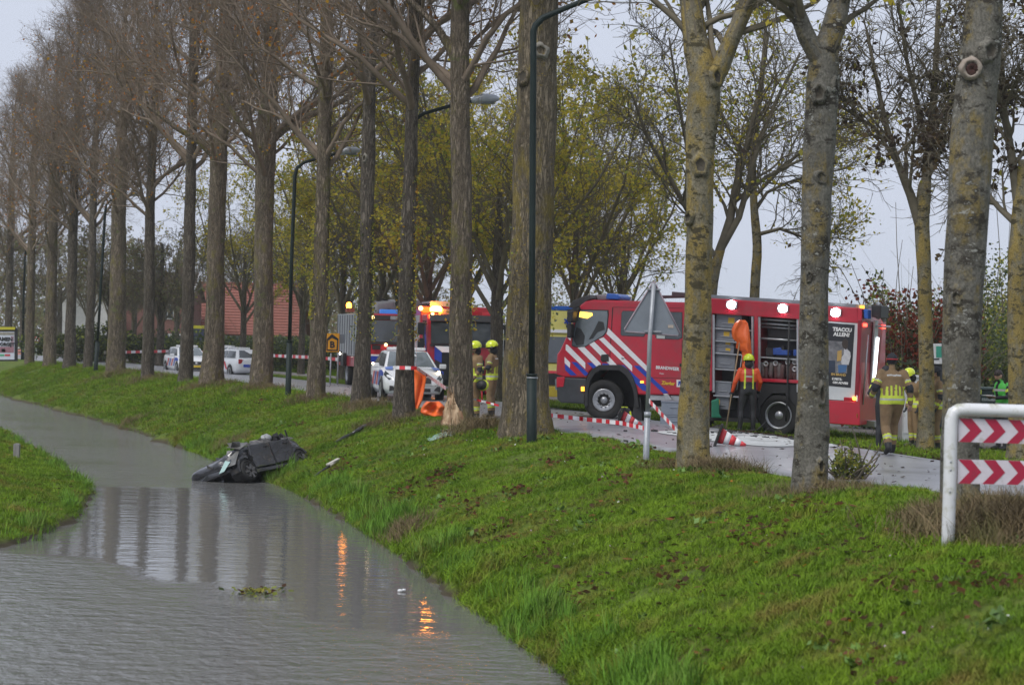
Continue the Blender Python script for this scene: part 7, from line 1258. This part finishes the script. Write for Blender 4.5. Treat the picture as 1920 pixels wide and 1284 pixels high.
mb.tube([(0, 0, 0), at(1387, 640, 49.3)-b_], .018, 8); mb.build('shaft', M('pole_wood', (.34, .25, .16), (.25, .18, .11), 12, .7), pk); mb = MB(); mb.tube([at(1387, 640, 49.3)-b_, at(1389, 622, 49.3)-b_, at(1394, 622, 49.3)-b_], [.02, .014, .008], 6); mb.build('hook', m_steel, pk)
pk = thing('grey_pole', 'thin grey pole leaning beside the wooden hook pole', 'pole', at(1382, 730, 49.2)); b_ = at(1382, 730, 49.2); mb = MB(); mb.tube([(0, 0, -.0), at(1394, 650, 49.4)-b_], .014, 8); mb.build('shaft', m_steel, pk); mb = MB(); mb.tube([(0, 0, 0), (0, 0, -.06)], [.02, .012], 6); mb.build('tip', m_black, pk)
d = 47.6; b = at(1172, 792, d); b.z = .04; t = thing('backpack', 'black backpack with fluorescent yellow straps standing by the front wheel', 'backpack', b); mb = MB(); mb.prism([(-.15, 0), (-.17, .28), (-.10, .40), (.08, .41), (.16, .30), (.17, 0)], -.1, .1); mb.build('bag', m_black, t, bev=.04, seg=3)
for x in (-.08, .1): mb = MB(); mb.bar((x, -.115, .34), (x+.04*(1 if x > 0 else .3), -.125, .12), .012, .035); mb.build('strap', m_yel, t)
mb = MB(); mb.box((-.02, 0, .425), (.14, .08, .02)); mb.build('top_band', m_yel, t); mb = MB(); mb.tube([(.05, -.12, .2), (.2, -.15, .1), (.26, -.16, -.0)], .008, 6); mb.build('lanyard', m_tapew, t)
gf = at(1342, 775, 50); mb = MB(); mb.prism([(-.10, 0), (-.11, .40), (.06, .46), (.08, .1), (.14, 0)], -.1, .1); o = mb.build('green_bag', M('bag_green', (.02, .22, .13), (.015, .16, .09), 8, .6), bev=.03); o.location = (gf.x, gf.y, gf.z-.1); tag(o, 'green bag hanging behind the yellowish trunk', 'bag')
# oil absorbent spread on the road with black spots
rg = np.random.default_rng(9); cpt = at(1430, 830, 43.5); mb = MB(); 
def roadz(x, y): s, dd = sd_of(x, y); t_ = min(1, max(0, (s-RL)/(RR-RL))); return .01+.28*t_*(1-t_)
ring = []
for k in range(48): g = 6.283*k/48; rr = 1+.10*math.sin(3*g)+.08*math.sin(7*g+1); ring.append((4.95+1.75*rr*math.cos(g), 42.6+3.3*rr*math.sin(g)))
cx0, cy0 = sum(p[0] for p in ring)/len(ring), sum(p[1] for p in ring)/len(ring); v = []
for f in (0.0, .35, .7, 1.0):
    for p in ring: x, y = cx0+(p[0]-cx0)*f, cy0+(p[1]-cy0)*f; v.append((x, y, max(roadz(x, y) if sd_of(x, y)[0] < RR else -9, H(x, y))+.012))
n = len(ring); mb.add(v, [(j*n+i, j*n+(i+1) % n, (j+1)*n+(i+1) % n, (j+1)*n+i) for j in range(3) for i in range(n)]); tag(mb.build('absorbent_powder', M('powder_white', (.56, .58, .58), (.36, .37, .37), 2.2, .8, coord='World', c3=(.18, .18, .185), s3=1.2, t3=.60, w3=.05)), kind='stuff')
mb = MB()
for k in range(70): x, y = cpt.x+rg.normal(0, 1.1), cpt.y+rg.normal(.8, 1.2); s, dd = sd_of(x, y); X = Matrix.Translation((x, y, (roadz(x, y) if s < RR else H(x, y))+.015)) @ Matrix.Rotation(rg.random()*6, 4, 'Z'); mb.box((0, 0, 0), (.04+rg.random()*.16, .03+rg.random()*.07, .012+rg.random()*.03), X=X)
tag(mb.build('black_crumbs', m_black), kind='stuff')
hz_ = at(1350, 806, 49.5); mb = MB(); mb.ball((0, 0, .06), (.22, .16, .09), 12, 8); o = mb.build('black_sack', m_black); o.location = (hz_.x, hz_.y, hz_.z-.03); tag(o, 'small black sack on the ground under the open locker', 'sack')
mb = MB(); pts = [at(px, py, 48.7) for px, py in ((1360, 811), (1385, 808), (1420, 806), (1436, 790), (1444, 800), (1428, 813), (1455, 815))]; mb.tube(pts, .015, 6); tag(mb.build('black_cable', m_black), 'black cable looping on the ground beside the rear wheel', 'cable')
# debris on the bank
def on_bank(px, py, lift=.05): p = hit(px, py); p.z += lift; return p
mb = MB(); pts = [on_bank(*q, l) for q, l in (((800, 824), .03), ((822, 816), .05), ((845, 813), .07), ((862, 806), .05), ((880, 796), .06))]; pt2 = [on_bank(*q, l) for q, l in (((803, 829), .03), ((826, 824), .05), ((850, 820), .05), ((864, 811), .04), ((883, 799), .05))]
v = pts+pt2; mb.add(v+[p+Vector((0, 0, -.02)) for p in v], [(i, i+1, 6+i, 5+i) for i in range(4)]+[(15+i, 16+i, 11+i, 10+i) for i in range(4)]+[(i, 10+i, 11+i, i+1) for i in range(4)]+[(5+i, 6+i, 16+i, 15+i) for i in range(4)])
gsh = thing('windscreen_piece', 'pale green shattered windscreen lying in the grass below the stripped poplar', 'windscreen', (0, 0, 0)); mb.build('glass_sheet', mg, gsh); mb = MB(); mb.tube([pts[1].lerp(pts[2], .2)+Vector((0, 0, .02)), pts[2]+Vector((0, -.1, .03)), pt2[3]+Vector((0, 0, .02))], .012, 6); mb.tube([on_bank(826, 810, .06), on_bank(834, 822, .05)], .012, 6); mb.build('rubber_seal', m_black, gsh)
mb = MB(); P_ = [on_bank(628, 832, .04), on_bank(645, 826, .06), on_bank(660, 818, .06), on_bank(680, 806, .07), on_bank(697, 796, .06)]; mb.tube(P_[:3], [.02, .06, .045], 6); o = thing('bumper_strip', 'torn grey black bumper strip lying on the bank below the slim dark poplar', 'car part', (0, 0, 0)); mb.build('black_end', m_black, o); mb = MB(); mb.tube(P_[2:], [.04, .05, .03], 6); mb.build('grey_end', m_wreck, o)
mb = MB(); P_ = [on_bank(588, 897, .04), on_bank(603, 887, .05), on_bank(618, 878, .06), on_bank(633, 868, .07)]; o = thing('trim_strip', 'short broken trim strip with a pale end on the bank right of the wreck', 'car part', (0, 0, 0)); mb.tube(P_[:3], [.015, .022, .03], 6); mb.build('dark_strip', m_wreck, o); mb = MB(); mb.tube(P_[2:], [.04, .045], 6); mb.bar(P_[2]+Vector((-.05, 0, .02)), P_[3]+Vector((.02, 0, .03)), .09, .03); mb.build('pale_end', M('pale_plastic', (.5, .48, .43), (.4, .38, .33), 12, .5), o)
# plants and litter on the water
def floatpt(px, py): u, v = ray(px, py); d = (WZ-CZ)/v; return Vector((u*d, d, WZ))
rg = np.random.default_rng(4); pts = []
for k in range(90): q = floatpt(478+rg.normal(0, 24), 1113+rg.normal(0, 3.5)); pts.append((q.x, q.y, WZ-.03+rg.random()*.05))
litter('floating_weed', pts, .10, [LF_OLIVE[2], LF_HEDGE[0], LF_OLIVE[0], m_lb], 8, .5)
q = floatpt(750, 1109); mb = MB(); mb.ball((0, 0, .015), (.035, .03, .024), 12, 8); mb.tube([(.03, 0, .025), (.075, 0, .03)], [.018, .014], 8); o = mb.build('floating_bottle', m_white); o.location = q; tag(o, 'small white plastic bottle floating near the bank', 'bottle')
pts = []
for k in range(46): q = floatpt(300, 880); f = rg.random(); qq = floatpt(140+f*420, 905-10*math.sin(f*3)+rg.normal(0, 5)); pts.append(qq+Vector((0, 0, .004)))
litter('floating_leaves', pts, .05, [m_lb, m_lb2, LF_OLIVE[2]], 9, .1)
# --- houses beyond the road
m_brick = M('brick_wall', (.20, .10, .085), (.15, .07, .06), 9, .85, c3=(.12, .06, .055), s3=2, t3=.6); m_tile = M('roof_tile', (.27, .095, .07), (.20, .07, .052), 5, .7); m_wood_w = M('gable_white', (.6, .6, .6), (.52, .52, .53), 4, .6)
def house(label, px, d, w, dep, eave, ridge, rz, roofm, wallm, gable=None, windows=(), rows=14, chim=True):
    p = at(px, 640, d); b = Vector((p.x, d, H(p.x, d))); t = thing('house', label, 'house', b, rz)
    mb = MB(); mb.prism([(-dep/2, -.3), (dep/2, -.3), (dep/2, eave), (0, ridge-.12), (-dep/2, eave)], -w/2, w/2, ax='x'); wl = mb.build('wall', gable if gable else wallm, t) if gable else mb.build('wall', wallm, t)
    rt = link('roof', bpy.data.meshes.new('roof'), t); mb = MB(); sl = math.hypot(dep/2+.35, ridge-eave); an = math.atan2(ridge-eave, dep/2)
    for s in (-1, 1): a = Vector((0, 0, ridge)); c = Vector((0, s*(dep/2+.35), ridge-(ridge-eave)*(dep/2+.35)/(dep/2))); mb.add([(-w/2-.3, a.y, a.z), (w/2+.3, a.y, a.z), (w/2+.3, c.y, c.z), (-w/2-.3, c.y, c.z), (-w/2-.3, a.y, a.z+.1), (w/2+.3, a.y, a.z+.1), (w/2+.3, c.y, c.z+.1), (-w/2-.3, c.y, c.z+.1)], [(0, 1, 2, 3), (7, 6, 5, 4), (0, 4, 5, 1), (1, 5, 6, 2), (2, 6, 7, 3), (3, 7, 4, 0)])
    bpy.data.objects.remove(rt); rt = mb.build('roof', roofm, t)
    for k in range(rows):                                        # courses of tiles
        f = (k+.5)/rows; y = -(dep/2+.35)*f; z = ridge+.1-(ridge-eave)*(dep/2+.35)/(dep/2)*f; mb = MB(); mb.bar((-w/2-.3, y, z+.03), (w/2+.3, y, z+.03), .09, .06); o = mb.build('tile_course', roofm, rt)
    mb = MB(); mb.bar((-w/2-.3, 0, ridge+.12), (w/2+.3, 0, ridge+.12), .3, .14); mb.build('ridge', roofm, rt)
    if chim: mb = MB(); mb.box((w*.3, .4, ridge+.4), (.5, .5, 1.2)); mb.build('chimney', m_brick, rt, bev=.02)
    for x, z, ww, hh in windows:
        mb = MB(); mb.box((x, -dep/2-.02, z), (ww, .08, hh)); wn = mb.build('window', m_white, t); mb = MB(); mb.box((x-ww*.24, -dep/2-.07, z), (ww*.42, .03, hh*.86)); mb.build('pane', m_glass, wn); mb = MB(); mb.box((x+ww*.24, -dep/2-.07, z), (ww*.42, .03, hh*.86)); mb.build('pane', m_glass, wn)
    for s in (-1, 1): mb = MB(); mb.bar((s*(w/2+.32), -dep/2-.35, eave-.1), (s*(w/2+.32), 0, ridge+.05), .05, .22); mb.build('barge_board', m_white, t)
    return t
house('low brick house with a large orange red tiled roof behind the poplars', 462, 168, 8.6, 9, 2.55, 6.2, R(0), m_tile, m_brick, None, [(.6, 1.35, 3.4, 1.7), (-2.9, 1.4, 1.2, 1.3), (3.4, 1.3, .9, 1.2)], 18)
house('dark brick house with a grey brown roof left of the red roofed one', 282, 160, 6.5, 7, 4.6, 6.4, R(0), M('roof_brown', (.16, .12, .11), (.12, .09, .085), 4, .8), m_brick, None, [(-2.0, 3.6, .9, 1.1), (1.8, 3.6, .9, 1.1), (2.0, 1.2, 1.8, 1.6), (-2.2, 1.2, .8, 1.3)], 10)
house('white gabled house seen between the far poplars', 168, 158, 7, 4.6, 3.6, 6.2, R(90), M('roof_grey', (.12, .13, .15), (.09, .1, .12), 4, .7), m_wood_w, m_wood_w, [(-1.4, 1.3, .9, 1.6)], 8, False)
# yellow shop sign and bins near the red roofed house
p = at(372, 640, 140); o = thing('shop_sign', 'dark board with a yellow top strip in front of the red roofed house', 'sign', (p.x, 140, H(p.x, 140))); mb = MB(); mb.box((0, 0, 1.6), (.7, .12, 1.5)); mb.tube([(0, 0, 0), (0, 0, 1.0)], .08, 8); mb.build('board', M('board_navy', (.03, .04, .1)), o); mb = MB(); mb.box((0, -.01, 2.45), (.72, .14, .2)); mb.build('yellow_strip', M('cap_yellow', (0, 0, 0)), o)

# ================================================================== HAZE
mh = bpy.data.materials.new('haze_air'); mh.use_nodes = True; t = mh.node_tree; t.nodes.remove(t.nodes['Principled BSDF']); pv_ = t.nodes.new('ShaderNodeVolumePrincipled'); pv_.inputs['Color'].default_value = (.92, .94, .97, 1); pv_.inputs['Density'].default_value = .0003; pv_.inputs['Anisotropy'].default_value = .1; t.links.new(pv_.outputs[0], t.nodes['Material Output'].inputs['Volume'])
mb = MB(); mb.box((0, 480, 10.8), (2600, 1400, 28.4)); tag(mb.build('haze', mh), kind='stuff')
